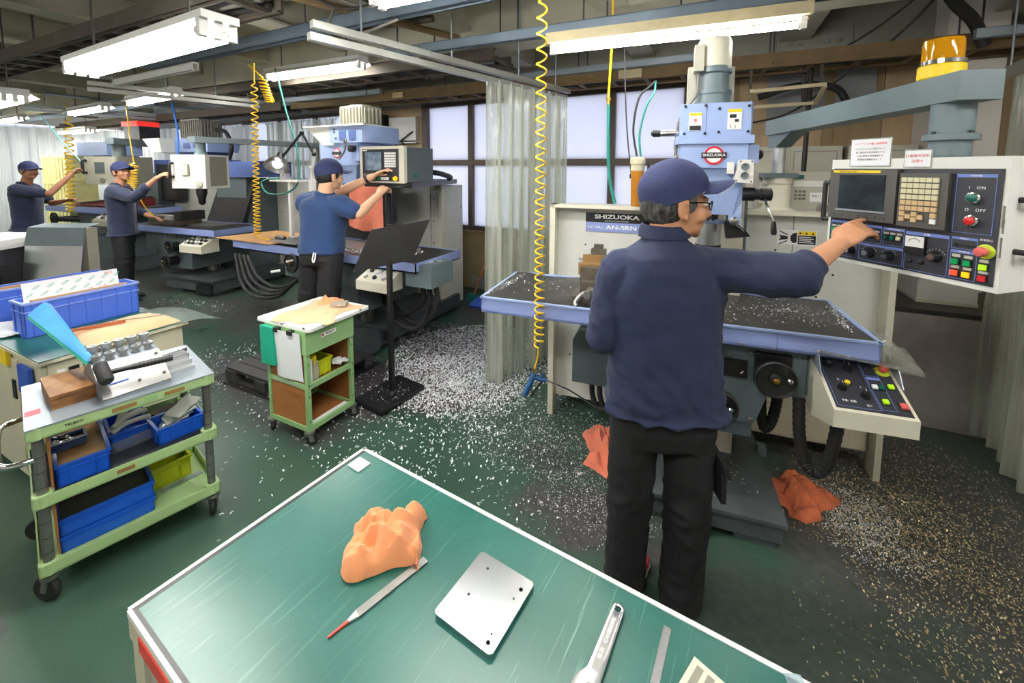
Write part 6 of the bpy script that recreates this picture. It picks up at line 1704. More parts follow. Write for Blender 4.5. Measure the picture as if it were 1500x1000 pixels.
# ------------------------------------------------------------------ small cart
ct = wthing('tool_cart', 'small green open cart with brown board panels and a white top', 'cart', (-2.28, 1.76, 0))
X0, X1, Y0, Y1 = -2.45, -2.115, 1.60, 1.925
for x in (X0, X1):
    for y in (Y0, Y1):
        G().bx(x - .012, x + .012, y - .002 * 1 - .01, y + .012, .085, .70).out('post', 'cartgreen2', ct, .002)
        castor(ct, (x, y, .09), .035, ang=(.9 if x > -2.3 else 2.4))
for z in (.085, .345):
    for y in (Y0, Y1):
        G().bx(X0, X1, y - .01, y + .01, z, z + .03).out('side_rail', 'cartgreen2', ct, .002)
    for x in (X0, X1):
        G().bx(x - .01, x + .01, Y0, Y1, z, z + .03).out('side_rail', 'cartgreen2', ct, .002)
    G().bx(X0, X1, Y0, Y1, z + .008, z + .014).out('shelf_board', 'hardboard', ct)
G().bx(X0 - .015, X1 + .016, Y0 - .016, Y1 + .015, .56, .704).out('drawer_box', 'cartgreen2', ct, .003)
for z0, z1 in ((.115, .34), (.375, .56)):
    G().bx(X0 + .002, X1 - .002, Y0 - .004, Y0, z0, z1).out('back_panel', 'hardboard', ct)
    G().bx(X0 - .002, X0 + .002, Y0 + .01, Y1 - .01, z0, z1).out('side_panel', 'hardboard', ct)
    G().bx(X0 + .01, X1 - .01, Y1 + .002, Y1 + .006, z0, z1).out('side_panel', 'hardboard', ct)
top = G().prism([(-2.55, 1.60), (-2.535, 1.585), (-2.085, 1.585), (-2.07, 1.60), (-2.075, 2.05), (-2.09, 2.065), (-2.54, 2.065), (-2.55, 2.05)], .703, .722).out('white_top', 'white', ct, .003)
for (x, y) in ((-2.08, 1.75), (-2.075, 1.98), (-2.3, 1.588), (-2.12, 1.59)):
    G().box((x, y, .7225), (.03, .012, .001), random.uniform(0, 3)).out('chipped_spot', 'darkmetal', top)
lbs = G().bx(X1 + .015, X1 + .0172, 1.69, 1.80, .635, .66).out('maker_label', 'white', ct)
text('TRUSCO', .016, 'black', lbs, Matrix.Translation((X1 + .0176, 1.752, .648)) @ Matrix.Rotation(pi / 2, 4, 'Z') @ Matrix.Rotation(pi / 2, 4, 'X'), bold=.0004)
G().lathe((X1 + .0172, 1.703, .648), [(.008, 0), (.008, .0006)], (1, 0, 0), 16).out('label_mark', 'btn_red', lbs)
for z in (.15, .3, .37, .5, .55, .65):
    for y in (Y0, Y1):
        G().lathe((X1 + .012, y, z), [(.004, 0), (.004, .003)], (1, 0, 0), 8).out('rivet', 'darkmetal', ct)
# paper clip-board and green binder hanging on the cart face
t = wthing('clipboard', 'white drawing sheet in a clear sleeve clipped to the small cart', 'clipboard', (-2.24, 1.575, .37))
G().sheet([[(-2.36 + .225 * a / 6, 1.566 - .006 * sin(a * .9) + .003 * b, .69 - .30 * b / 6) for b in range(7)] for a in range(7)], .0015).out('paper', 'paper', t)
G().bx(-2.365, -2.13, 1.555, 1.559, .38, .39).out('sleeve_edge', 'acrylic_clear', t)
for x in (-2.33, -2.21):
    G().bx(x - .018, x + .018, 1.556, 1.586, .675, .70).out('clip', 'black', t, .002)
one(G().bx(-2.47, -2.35, 1.555, 1.58, .46, .695), 'binder', 'tealbinder', 'green ring binder hanging beside the clipped drawing sheet', 'binder', (-2.41, 1.57, .46), .004)
# things in the cart
t = wthing('spray_bottle', 'cloudy bottle with a yellow cap on the cart shelf', 'bottle', (-2.16, 1.68, .36))
G().lathe((-2.16, 1.68, .36), [(.028, 0), (.030, .006), (.030, .07), (.024, .09), (.028, .10), (.026, .115), (.012, .125)], n=20).out('bottle_body', 'bottleclear', t)
G().lathe((-2.16, 1.68, .485), [(.017, 0), (.017, .018), (.012, .03), (.004, .034)], n=16).out('cap', 'yellow', t)
G().tube(smoothpath([(-2.15, 1.675, .50), (-2.13, 1.66, .505), (-2.125, 1.655, .48), (-2.14, 1.66, .465)], 5), .004, 8).out('cap_strap', 'yellow', t)
crate('basket', 'yellow plastic basket on the cart shelf behind the bottle', RM(Matrix.Identity(4), -2.24, 1.735, .36, radians(90)), .16, .15, .10, 'yellowbin', ribs=4, cat='basket')
mone(G().bx(-.012, .012, -.018, .018, 0, .15), 'carton', 'white', 'slim white carton with red top standing beside the cloudy bottle', 'carton', RM(Matrix.Identity(4), -2.145, 1.63, .36), .002)
one(G().sheet([[(-2.22 + .1 * a / 6, 1.83 + .09 * b / 6, .375 + .025 * (1 + noise.noise(Vector((a * .8, b * .8, 5))))) for b in range(7)] for a in range(7)], .001), 'crumpled_paper', 'paper', 'crumpled white paper on the cart shelf by the basket', 'paper', (-2.17, 1.87, .36))
mone(G().bx(-.13, .13, -.012, .012, 0, .02), 'white_ruler', 'white', 'long white box lying on the bottom cart shelf', 'box', RM(Matrix.Identity(4), -2.135, 1.76, .1, radians(90)), .002)
# cloth on the cart top
def heap(name, m, label, cx, cy, z, rx, ry, h, seed, rot=0.0, cat='cloth', n=26, rough=.35, th=.003, group=None):
    grid = []
    for i in range(n + 1):
        row = []
        for j in range(n + 1):
            u, v = 2 * i / n - 1, 2 * j / n - 1
            r = max(abs(u), abs(v))
            q = Vector((u * 1.7 + seed, v * 1.7, seed * .37))
            nn = noise.fractal(q, 1, 2.1, 4)
            ridge = 1 - abs(noise.noise(q * 1.3 + Vector((3, 1, 0)))) * 1.6
            e = max(0.0, 1 - r ** 2.2)
            zz = z + .003 + h * (e ** .55) * max(.08, .55 + rough * nn * 1.4 + .35 * ridge)
            sx = 1 + .38 * noise.noise(Vector((u * 1.6, v * 1.6, seed + 9)))
            x, y = u * rx * sx, v * ry * (2 - sx)
            row.append((cx + x * cos(rot) - y * sin(rot), cy + x * sin(rot) + y * cos(rot), zz))
        grid.append(row)
    return one(G().sheet(grid, th), name, m, label, cat, (cx, cy, z), group=group)
heap('cloth', 'peachcloth', 'peach cloth spread over the white top of the small cart', -2.27, 1.83, .722, .185, .21, .030, 4, .2, rough=.3)
heap('cloth', 'orangecloth', 'small bunched orange cloth on top of the peach cloth', -2.30, 1.93, .738, .07, .06, .05, 12, .5)
mone(G().bx(-.05, .05, -.03, .03, 0, .022), 'white_box', 'bottleclear', 'small clear plastic box on the peach cloth', 'box', RM(Matrix.Identity(4), -2.2, 1.92, .752, radians(30)), .004)

# ------------------------------------------------------------------ stand with black board
sd = wthing('drawing_stand', 'black board on a single-pole stand with a flat square base', 'stand', (-2.02, 2.2, 0))
G().prism([(-2.21, 2.03), (-1.925, 2.0), (-1.89, 2.40), (-2.17, 2.44)], .02, .045).out('base_plate', 'black', sd, .004)
for (x, y) in ((-2.19, 2.05), (-1.95, 2.03), (-1.92, 2.38), (-2.15, 2.41)):
    G().lathe((x, y, 0), [(.018, 0), (.018, .02)], n=14).out('foot', 'blackrub', sd)
G().bx(-2.035, -2.005, 2.185, 2.215, .045, 1.03).out('pole', 'black', sd, .002)
G().lathe((-2.02, 2.2, .045), [(.04, 0), (.04, .008), (.025, .03)], n=18).out('pole_socket', 'black', sd)
P = [Vector((-2.19, 2.03, .95)), Vector((-1.90, 2.30, 1.01)), Vector((-1.81, 2.39, 1.295)), Vector((-2.10, 2.12, 1.235))]
nb = (P[1] - P[0]).cross(P[3] - P[0]).normalized() * .008
G().hexa([P[0], P[1], P[2], P[3], P[0] + nb, P[1] + nb, P[2] + nb, P[3] + nb]).out('board', 'black', sd, .001)
nl = nb.normalized()
G().hexa([P[0], P[1], P[1] - nl * .05, P[0] - nl * .05, P[0] + Vector((0, 0, .006)), P[1] + Vector((0, 0, .006)), P[1] - nl * .05 + Vector((0, 0, .006)), P[0] - nl * .05 + Vector((0, 0, .006))]).out('paper_ledge', 'black', sd)
G().hexa([P[0] - nl * .002, P[1] - nl * .002, P[2] - nl * .002, P[3] - nl * .002, P[0] - nl * .004, P[1] - nl * .004, P[2] - nl * .004, P[3] - nl * .004]).out('drawing_sheet', 'paper', sd)
for f in (.3, .45):
    q = P[3].lerp(P[2], f)
    G().box(q + Vector((0, 0, .004)), (.05, .02, .02), radians(40)).out('paper_clip', 'black', sd, .003)

# ------------------------------------------------------------------ black pallet and rubber sheet under the worker
pa = wthing('pallet', 'black plastic pallet serving as a step at the middle mill', 'pallet', (-2.93, 2.17, 0))
for y in (1.86, 2.17, 2.48):
    G().bx(-3.33, -2.53, y - .03, y + .03, .006, .022).out('runner', 'pallet', pa)
    for x in (-3.28, -2.93, -2.58):
        G().bx(x - .06, x + .06, y - .04, y + .04, .02, .10).out('foot_block', 'pallet', pa, .004)
for i in range(7):
    y = 1.83 + i * .098
    G().bx(-3.34, -2.52, y, y + .09, .098, .12).out('deck_slat', 'pallet', pa, .003)
one(G().bx(-3.5, -2.5, 1.80, 2.6, .0005, .005), 'rubber_sheet', 'blackrub', 'thin black rubber sheet under the plastic pallet', 'rubber sheet', (-3.0, 2.2, .0005))

# ------------------------------------------------------------------ foreground bench
FB = Matrix.Translation((-1.015, .966, 0)) @ Matrix.Rotation(radians(-5.6), 4, 'Z')
fb = mthing('workbench', 'steel workbench with a scratched green top and white edge, holding tools', 'workbench', FB)
BL_, BD = 1.75, .60
G().bx(0, BL_, -BD, 0, .66, .71).out('top_frame', 'cabinet_cream', fb, .003)
G().bx(-.003, BL_, -.004, .006, .68, .722).out('back_edge', 'white', fb, .001)
G().bx(-.006, .004, -BD, .006, .68, .722).out('side_edge', 'white', fb, .001)
def scratched():
    m = MATS['tealmat'].copy(); m.name = 'tealtop'
    nt = m.node_tree; b = nt.nodes['Principled BSDF']
    src = b.inputs['Base Color'].links[0].from_socket
    tc = nt.nodes.new('ShaderNodeTexCoord')
    acc = None
    for ang, sc in ((.5, 60), (1.1, 90), (-.3, 75), (2.2, 50)):
        mp = nt.nodes.new('ShaderNodeMapping'); mp.inputs['Rotation'].default_value = (0, 0, ang); mp.inputs['Scale'].default_value = (sc, 2.2, 1)
        n = nt.nodes.new('ShaderNodeTexNoise'); n.inputs['Scale'].default_value = 1.6; n.inputs['Detail'].default_value = 3
        nt.links.new(tc.outputs['Object'], mp.inputs[0]); nt.links.new(mp.outputs[0], n.inputs[0])
        r = nt.nodes.new('ShaderNodeMapRange'); r.inputs['From Min'].default_value = .66; r.inputs['From Max'].default_value = .76
        nt.links.new(n.outputs['Fac'], r.inputs[0])
        if acc is None: acc = r.outputs[0]
        else:
            ad = nt.nodes.new('ShaderNodeMath'); ad.operation = 'MAXIMUM'; nt.links.new(acc, ad.inputs[0]); nt.links.new(r.outputs[0], ad.inputs[1]); acc = ad.outputs[0]
    big = nt.nodes.new('ShaderNodeTexNoise'); big.inputs['Scale'].default_value = 2.5; big.inputs['Detail'].default_value = 5
    nt.links.new(tc.outputs['Object'], big.inputs[0])
    rr = nt.nodes.new('ShaderNodeMapRange'); rr.inputs['From Min'].default_value = .35; rr.inputs['From Max'].default_value = .7; rr.inputs['To Min'].default_value = .05; rr.inputs['To Max'].default_value = .55
    nt.links.new(big.outputs['Fac'], rr.inputs[0])
    ml = nt.nodes.new('ShaderNodeMath'); ml.operation = 'MULTIPLY'; nt.links.new(acc, ml.inputs[0]); nt.links.new(rr.outputs[0], ml.inputs[1])
    mx = nt.nodes.new('ShaderNodeMixRGB'); mx.inputs[2].default_value = (*lin('#8fc0b4'), 1)
    nt.links.new(ml.outputs[0], mx.inputs[0]); nt.links.new(src, mx.inputs[1])
    # small dark specks
    vz_ = nt.nodes.new('ShaderNodeTexNoise'); vz_.inputs['Scale'].default_value = 130; vz_.inputs['Detail'].default_value = 2
    nt.links.new(tc.outputs['Object'], vz_.inputs[0])
    r3 = nt.nodes.new('ShaderNodeMapRange'); r3.inputs['From Min'].default_value = .72; r3.inputs['From Max'].default_value = .78; r3.inputs['To Max'].default_value = .6
    nt.links.new(vz_.outputs['Fac'], r3.inputs[0])
    mx2 = nt.nodes.new('ShaderNodeMixRGB'); mx2.inputs[2].default_value = (*lin('#10312c'), 1)
    nt.links.new(r3.outputs[0], mx2.inputs[0]); nt.links.new(mx.outputs[0], mx2.inputs[1])
    nt.links.new(mx2.outputs[0], b.inputs['Base Color'])
    MATS['tealtop'] = m
scratched()
G().bx(.004, BL_, -BD, -.004, .71, .7195).out('green_top', 'tealtop', fb)
G().bx(.0045, .012, -BD, -.004, .7195, .7202).out('dark_seam', 'darkmetal', fb)
G().bx(.0, BL_, -BD - .002, -BD + .01, .66, .72).out('front_edge', 'cabinet_cream', fb, .002)
for x in (.03, BL_ - .03):
    for y in (-.03, -BD + .03):
        G().bx(x - .028, x + .028, y - .028, y + .028, .0, .66).out('leg', 'cabinet_cream', fb, .003)
G().bx(.06, BL_ - .06, -BD - .0045, -BD - .002, .668, .700).out('red_tape', 'redtape', fb)
G().bx(.0, BL_, -BD - .003, -BD + .004, .708, .7215).out('front_strip', 'white', fb, .001)
G().bx(.004, BL_, -BD + .004, -BD + .012, .7195, .7204).out('front_seam', 'darkmetal', fb)
for i_ in range(3):
    G().bx(.07 + i_ * .55, .58 + i_ * .55, -BD + .008, -BD + .016, .12, .645).out('front_panel', 'elecbox', fb, .003)
G().bx(.02, .03, -BD + .08, -.06, .05, .62).out('side_panel', 'elecbox', fb, .002)
G().bx(.03, BL_ - .03, -.03, -.02, .08, .6).out('back_panel', 'cabinet_cream', fb, .002)
G().bx(.05, BL_ - .05, -BD + .05, -.05, .12, .14).out('lower_shelf', 'cabinet_cream', fb)
ZB = .7198
heap('cloth', 'orangecloth', 'crumpled orange cloth beside the file on the scratched green bench', -.692, .725, ZB, .085, .075, .080, 5.1, .7, n=40, rough=.34, th=.003)
fl = mthing('hand_file', 'flat steel file with a red-painted tang on the scratched green bench', 'file', Matrix.Translation((-.635, .575, ZB)) @ Matrix.Rotation(math.atan2(.717 - .526, -.589 + .65), 4, 'Z'))
G().bx(0, .17, -.009, .009, .0, .005).out('blade', 'steel_dull', fl, .0006)
G().hexa([(-.02, -.003, .001), (0, -.008, .0), (0, .008, .0), (-.02, .003, .001), (-.02, -.003, .005), (0, -.008, .005), (0, .008, .005), (-.02, .003, .005)]).out('shoulder', 'steel', fl)
G().hexa([(-.062, -.0015, .001), (-.018, -.003, .001), (-.018, .003, .001), (-.062, .0015, .001), (-.062, -.0015, .004), (-.018, -.003, .005), (-.018, .003, .005), (-.062, .0015, .004)]).out('tang', 'redtape', fl)
pt = mthing('machined_plate', 'bright machined aluminium plate with holes on the scratched green bench', 'metal plate', Matrix.Translation((-.4075, .717, ZB)) @ Matrix.Rotation(math.atan2(.793 - .810, .145), 4, 'Z'))
def plate_with_holes(par, w, d, z0, z1, holes, m):
    bm = bmesh.new()
    cr = .006
    outer = [(-w + cr, -d), (w - cr, -d), (w, -d + cr), (w, d - cr), (w - cr, d), (-w + cr, d), (-w, d - cr), (-w, -d + cr)]
    loops = [outer] + [[(hx + r * cos(2 * pi * i / 18), hy + r * sin(2 * pi * i / 18)) for i in range(18)] for hx, hy, r in holes]
    es = []
    for lp in loops:
        v = [bm.verts.new((x, y, z1)) for x, y in lp]
        es += [bm.edges.new((v[i], v[(i + 1) % len(v)])) for i in range(len(v))]
    bmesh.ops.triangle_fill(bm, use_beauty=True, use_dissolve=False, edges=es)
    r = bmesh.ops.extrude_face_region(bm, geom=bm.faces[:])
    for v in r['geom']:
        if isinstance(v, bmesh.types.BMVert): v.co.z = z0
    g = G(); g.bm.free(); g.bm = bm
    return g.out('plate', m, par, 0)
plate_with_holes(pt, .0735, .084, .0, .012, [(-.035, .055, .0028), (-.035, -.015, .0028), (.055, .055, .0045), (.052, .030, .0022), (.052, -.052, .0022), (.055, -.068, .0045)], 'alu')
wr = mthing('adjustable_wrench', 'chrome adjustable wrench with raised lettering on the scratched green bench', 'wrench', Matrix.Translation((-.147, .821, ZB)) @ Matrix.Rotation(math.atan2(-.125, -.015) , 4, 'Z'))
bmw = [(0, .0125)] + [(-.0125 * sin(t), .0125 * cos(t)) for t in [pi * i / 10 for i in range(1, 10)]] + [(0, -.0125), (.13, -.0145), (.150, -.026), (.185, -.032), (.21, -.022), (.205, .0), (.19, .012), (.16, .020), (.14, .016)]
def ringed(par):
    bm = bmesh.new(); es = []
    for lp in (bmw, [(.0065 * cos(2 * pi * i / 18), .0065 * sin(2 * pi * i / 18)) for i in range(18)]):
        v = [bm.verts.new((x, y, .010)) for x, y in lp]
        es += [bm.edges.new((v[i], v[(i + 1) % len(v)])) for i in range(len(v))]
    bmesh.ops.triangle_fill(bm, use_beauty=True, use_dissolve=False, edges=es)
    r = bmesh.ops.extrude_face_region(bm, geom=bm.faces[:])
    for v in r['geom']:
        if isinstance(v, bmesh.types.BMVert): v.co.z = 0
    g = G(); g.bm.free(); g.bm = bm
    return g.out('wrench_body', 'alu', par, .001)
ringed(wr)
G().bx(.018, .13, -.0078, .0078, .0098, .0103).out('recessed_panel', 'steel_dull', wr)
text('10-75', .010, 'alu', wr, Matrix.Translation((.098, 0, .0106)) @ Matrix.Rotation(pi, 4, 'Z'), bold=.0002)
text('CANERSONI', .0095, 'alu', wr, Matrix.Translation((.05, 0, .0106)) @ Matrix.Rotation(pi, 4, 'Z'), bold=.0002)
G().lathe((.165, .004, .002), [(.012, 0), (.012, .0105), (.009, .012)], n=18).out('adjusting_screw', 'steel_dull', wr)
ru = mthing('steel_rule', 'narrow steel rule with hanging holes on the scratched green bench', 'ruler', Matrix.Translation((-.05, .838, ZB)) @ Matrix.Rotation(math.atan2(-.11, -.011), 4, 'Z'))
G().bx(0, .30, -.0075, .0075, 0, .0012).out('blade', 'alu', ru)
for (x, y) in ((.004, .005), (.004, -.005)):
    G().lathe((x, y, .0011), [(.0011, 0), (.0011, .0004)], n=10).out('corner_hole', 'black', ru)
for i in range(40):
    G().bx(.012 + i * .005, .0125 + i * .005, -.0075, -.0045 if i % 5 else -.0025, .0012, .0014).out('graduation', 'darkmetal', ru)
tp = mthing('grooved_tray', 'cream plastic tray with grooves on the scratched green bench', 'tray', Matrix.Translation((.035, .745, ZB)) @ Matrix.Rotation(radians(-22), 4, 'Z'))
G().bx(-.05, .06, -.08, .035, 0, .012).out('tray_body', 'cream', tp, .004)
for i in range(5):
    G().bx(-.04 + i * .02, -.028 + i * .02, -.07, .025, .0115, .0125).out('groove', 'elecbox_dark', tp)
one(G().box((-.972, .905, ZB + .002), (.052, .045, .004), radians(-8)), 'paper_card', 'paper', 'small white card at the far corner of the green bench', 'card', (-.972, .905, ZB))
one(G().box((.172, .835, ZB + .002), (.03, .04, .003), radians(20)), 'blue_tag', 'milkfilm', 'pale blue scrap at the edge of the green bench', 'scrap', (.172, .835, ZB))

# ------------------------------------------------------------------ coiled air hoses
def coil(name, label, top, bot, R, pitch, r, m='hoseyel', tail_up=None, tail_dn=None, sway=.0, squeeze=None):
    top, bot = Vector(top), Vector(bot)
    L = (top - bot).length
    pts = []
    s = 0.0
    z = 0.0
    n = 14
    k = 0
    while z < L:
        f = z / L
        pz_ = pitch * (1.35 - .75 * f)
        c = top.lerp(bot, f) + Vector((sway * sin(f * 3.1), 0, 0))
        t_ = 2 * pi * k / n
        rr = R * min(1, k / n * 1.0 + .1)
        pts.append(c + Vector((rr * cos(t_), rr * sin(t_), 0)))
        z += pz_ / n; k += 1
    if tail_up: pts = [Vector(p) for p in tail_up] + pts
    if tail_dn: pts = pts + [Vector(p) for p in smoothpath([pts[-1]] + list(tail_dn), 5)[1:]]
    return one(G().tube(pts, r, 7), name, m, label, 'air hose', tuple(bot))
coil('coiled_air_hose', 'long yellow coiled air hose hanging over the black-matted tray with the blue air gun', (-.738, 1.81, 2.44), (-.735, 1.812, .80), .022, .054, .0042, tail_up=[(-.74, 1.80, 2.62), (-.74, 1.81, 2.5)], tail_dn=[(-.738, 1.81, .76), (-.748, 1.806, .71), (-.757, 1.803, .675)])
coil('coiled_air_hose', 'yellow coiled air hose draped onto the cardboard sheet', (-3.83, 2.47, 2.44), (-3.87, 2.46, 1.02), .026, .05, .006, tail_up=[(-3.83, 2.48, 2.6)], tail_dn=[(-3.8, 2.47, .99), (-3.7, 2.50, .975), (-3.62, 2.53, .98)])
coil('coiled_air_hose', 'short bunched yellow coil looped up beside the draped air hose', (-3.86, 2.56, 2.5), (-3.80, 2.6, 2.26), .035, .03, .007, tail_up=[(-3.95, 2.5, 2.6)])
coil('coiled_air_hose', 'yellow coiled air hose behind the head of the man in the long sleeves', (-6.98, 2.82, 1.72), (-7.02, 2.80, 1.36), .055, .04, .008, tail_up=[(-7.02, 2.80, 2.6), (-7.0, 2.81, 2.0)], tail_dn=[(-6.95, 2.82, 1.28), (-6.86, 2.86, 1.12), (-6.8, 2.92, 1.0), (-6.75, 2.98, .92)])
coil('coiled_air_hose', 'pale yellow coiled hose in front of the stacked yellow crates', (-8.9, 2.84, 2.4), (-8.98, 2.8, .95), .05, .08, .010, tail_up=[(-8.9, 2.84, 2.6)])
ag = wthing('air_gun', 'blue air blow gun with a long thin nozzle hanging on the yellow coil', 'air gun', (-.76, 1.80, .55))
G().tube([(-.757, 1.803, .69), (-.757, 1.803, .655)], .006, 8).out('hose_fitting', 'brass', ag)
G().tube(smoothpath([(-.757, 1.803, .665), (-.762, 1.80, .64), (-.785, 1.79, .58), (-.80, 1.783, .548)], 4), .012, 10, [.010, .013, .014, .014, .013, .013, .014, .014, .014, .014, .014, .014, .012]).out('grip', 'gunblue', ag)
G().tube([(-.765, 1.80, .645), (-.73, 1.815, .635), (-.70, 1.828, .63)], .011, 10).out('barrel', 'gunblue', ag)
G().lathe((-.722, 1.818, .645), [(.008, 0), (.008, .012), (.005, .016)], n=10).out('valve_cap', 'gunblue', ag)
G().tube(smoothpath([(-.715, 1.82, .63), (-.735, 1.81, .60), (-.755, 1.80, .57), (-.765, 1.795, .548)], 4), .006, 8).out('trigger', 'black', ag)
G().tube([(-.70, 1.828, .63), (-.60, 1.87, .585), (-.48, 1.92, .505)], .004, 8).out('nozzle_tube', 'alu', ag)
pipe('green air line dropping from a yellow tube behind the single-tube lamp', [(-.62, 2.62, 2.07), (-.615, 2.62, 1.8), (-.60, 2.61, 1.6), (-.56, 2.6, 1.44)], .010, 'greenhose', 'hose', 'air_line', 5)
pipe('yellow tube feeding the green air line', [(-.555, 2.4, 2.75), (-.58, 2.5, 2.4), (-.62, 2.62, 2.12)], .007, 'hoseyel', 'hose', 'air_tube', 5)
one(G().cyl((-.62, 2.62, 2.05), (-.62, 2.62, 2.13), .011, n=10).cyl((-.62, 2.62, 2.075), (-.62, 2.62, 2.09), .016, n=6), 'hose_coupling', 'brass', 'brass coupling joining the yellow tube and green line', 'coupling', (-.62, 2.62, 2.05))
pipe('thin black cable hanging in front of the window glass', [(-.53, 2.6, 2.4), (-.50, 2.6, 1.9), (-.44, 2.6, 1.43)], .004, 'cable', 'cable', 'cable', 5)
pipe('blue hose hanging in front of the third mill', [(-6.55, 3.1, 2.5), (-6.45, 3.1, 2.1), (-6.3, 3.0, 1.7)], .012, 'bluehose', 'hose', 'air_hose', 5)
pipe('green line slanting down to the grey box console', [(-8.75, 2.5, 2.4), (-8.4, 2.6, 2.0), (-8.1, 2.68, 1.72)], .008, 'aqua', 'hose', 'air_hose', 5)

# ------------------------------------------------------------------ rags on the floor, broom by the wall
heap('floor_rag', 'salmoncloth', 'salmon rag on the floor between the air gun and the console operator', -.50, 2.34, 0, .12, .19, .075, 21, .35, n=30, rough=.6)
heap('floor_rag', 'rag', 'orange rag full of brass chips on the floor beside the grey mill base', .45, 2.43, 0, .11, .15, .07, 33, -.6, n=30, rough=.6)
bm_ = wthing('broom', 'brown-handled broom leaning on the wall beside the white cabinet', 'broom', (-2.68, 4.42, 0))
G().cyl((-2.69, 4.42, .05), (-2.66, 4.83, .62), .011, n=10).out('handle', 'woodhandle', bm_)
G().hexa([(-2.78, 4.38, 0), (-2.60, 4.38, 0), (-2.60, 4.46, 0), (-2.78, 4.46, 0), (-2.76, 4.40, .08), (-2.62, 4.40, .08), (-2.62, 4.45, .08), (-2.76, 4.45, .08)]).out('bristles', 'greenhose', bm_)
one(G().hexa([(-2.62, 4.2, .002), (-2.45, 4.2, .002), (-2.45, 4.36, .002), (-2.62, 4.36, .002), (-2.62, 4.2, .02), (-2.45, 4.2, .02), (-2.46, 4.37, .07), (-2.61, 4.37, .07)]), 'dustpan', 'binblue', 'blue dustpan on the floor beside the broom', 'dustpan', (-2.53, 4.3, .002), .004)

# ------------------------------------------------------------------ PEOPLE
def V(p): return Vector(p)
def ringloft(g, rings, n=28):
    R = []
    for c, xv, yv, w, d, p in rings:
        row = []
        for i in range(n):
            t = 2 * pi * i / n
            cx, sy = cos(t), sin(t)
            row.append(V(c) + V(xv) * w * math.copysign(abs(cx) ** (2 / p), cx) + V(yv) * d * math.copysign(abs(sy) ** (2 / p), sy))
        R.append(g._v(row))
    for A, B in zip(R, R[1:]):
        for i in range(n):
            j = (i + 1) % n
            g.face([A[i], A[j], B[j], B[i]])
    g.face(R[0][::-1]); g.face(R[-1])
def limb(g, pts, radii, n=14, flat=None):
    P = smoothpath(pts, 5) if len(pts) > 2 else [V(pts[0]).lerp(V(pts[1]), i / 5) for i in range(6)]
    m = len(P) - 1
    k = len(radii) - 1
    rad = []
    for i in range(m + 1):
        f = i / m * k
        a = min(int(f), k - 1)
        rad.append(radii[a] + (radii[a + 1] - radii[a]) * (f - a))
    g.tube(P, 0, n, rad, flat=flat)
    g.sph(P[0], rad[0], 12, 8); g.sph(P[-1], rad[-1], 12, 8)
def remesh(g, name, m, parent, voxel, smooth=3, disp=None, off=None):
    bmesh.ops.recalc_face_normals(g.bm, faces=g.bm.faces)
    me = bpy.data.meshes.new('tmp'); g.bm.to_mesh(me); g.bm.free()
    ob = bpy.data.objects.new('tmp', me); COL.objects.link(ob)
    md = ob.modifiers.new('r', 'REMESH'); md.mode = 'VOXEL'; md.voxel_size = voxel; md.use_smooth_shade = True
    if smooth:
        ms = ob.modifiers.new('s', 'SMOOTH'); ms.factor = .5; ms.iterations = smooth
    dg = bpy.context.evaluated_depsgraph_get()
    out = bpy.data.meshes.new_from_object(ob.evaluated_get(dg))
    bpy.data.objects.remove(ob)
    if disp:
        nrm = [v.normal.copy() for v in out.vertices]
        for v, nn in zip(out.vertices, nrm):
            v.co += nn * disp(v.co)
    o_ = V(off if off is not None else OFFS[parent.name]['off'])
    for v in out.vertices: v.co -= o_
    out.polygons.foreach_set('use_smooth', [True] * len(out.polygons))
    out.materials.clear(); out.materials.append(MATS[m]); out.name = name
    o = bpy.data.objects.new(name, out); COL.objects.link(o); o.parent = parent
    return o
def hand(g, w, k, t, back, side, curl=.5, size=1.0, point=False):
    """w wrist, k knuckles, t direction target of the fingers, back = normal of the back of the hand, side = +1 thumb on the +lateral side"""
    w, k, t = V(w), V(k), V(t)
    d1 = (k - w).normalized()
    nb_ = V(back); nb_ = (nb_ - d1 * nb_.dot(d1)).normalized()
    l = d1.cross(nb_).normalized()
    k = w + d1 * .085 * size
    ringloft(g, [(w - d1 * .02, l, nb_, .026 * size, .020 * size, 2.2), (w, l, nb_, .027 * size, .019 * size, 2.2), (w + d1 * .04 * size, l, nb_, .038 * size, .017 * size, 2.6), (k, l, nb_, .041 * size, .0135 * size, 2.8), (k + d1 * .008, l, nb_, .036 * size, .009 * size, 2.4)])
    lens = (.84, 1.0, 1.06, .92) if side < 0 else (.92, 1.06, 1.0, .84)
    lens = (.72, .95, 1.05, .95)       # little .. index, counted from the side away from the thumb
    df0 = (t - k).normalized()
    for i in range(4):
        off = (-1.5 + i) * .0205 * size * side
        p = k + l * off - d1 * .006
        cr = curl * (1.0 if i < 3 else (0.25 if point else .9))
        dirv = (df0 + l * (off * 2.2)).normalized()
        pts = [p - d1 * .02, p]
        L = .105 * size * lens[i]
        ang = cr * .25
        for s_ in (.44, .31, .25):
            q = Matrix.Rotation(-ang, 3, l) @ dirv
            pts.append(pts[-1] + q * L * s_)
            ang += cr * .85
        limb(g, pts, [.0105 * size, .0102 * size, .0092 * size, .0085 * size, .0072 * size], 10)
    b0 = w + d1 * .018 * size + l * side * .022 * size
    b1 = b0 + (d1 * .85 + l * side * .42 - nb_ * .40).normalized() * .045 * size
    b2 = b1 + (d1 * .85 + l * side * .25 - nb_ * .5).normalized() * .034 * size
    b3 = b2 + (d1 * .95 - l * side * .05 - nb_ * .45).normalized() * .026 * size
    limb(g, [b0, b1, b2, b3], [.015 * size, .0135 * size, .0115 * size, .0085 * size], 10)

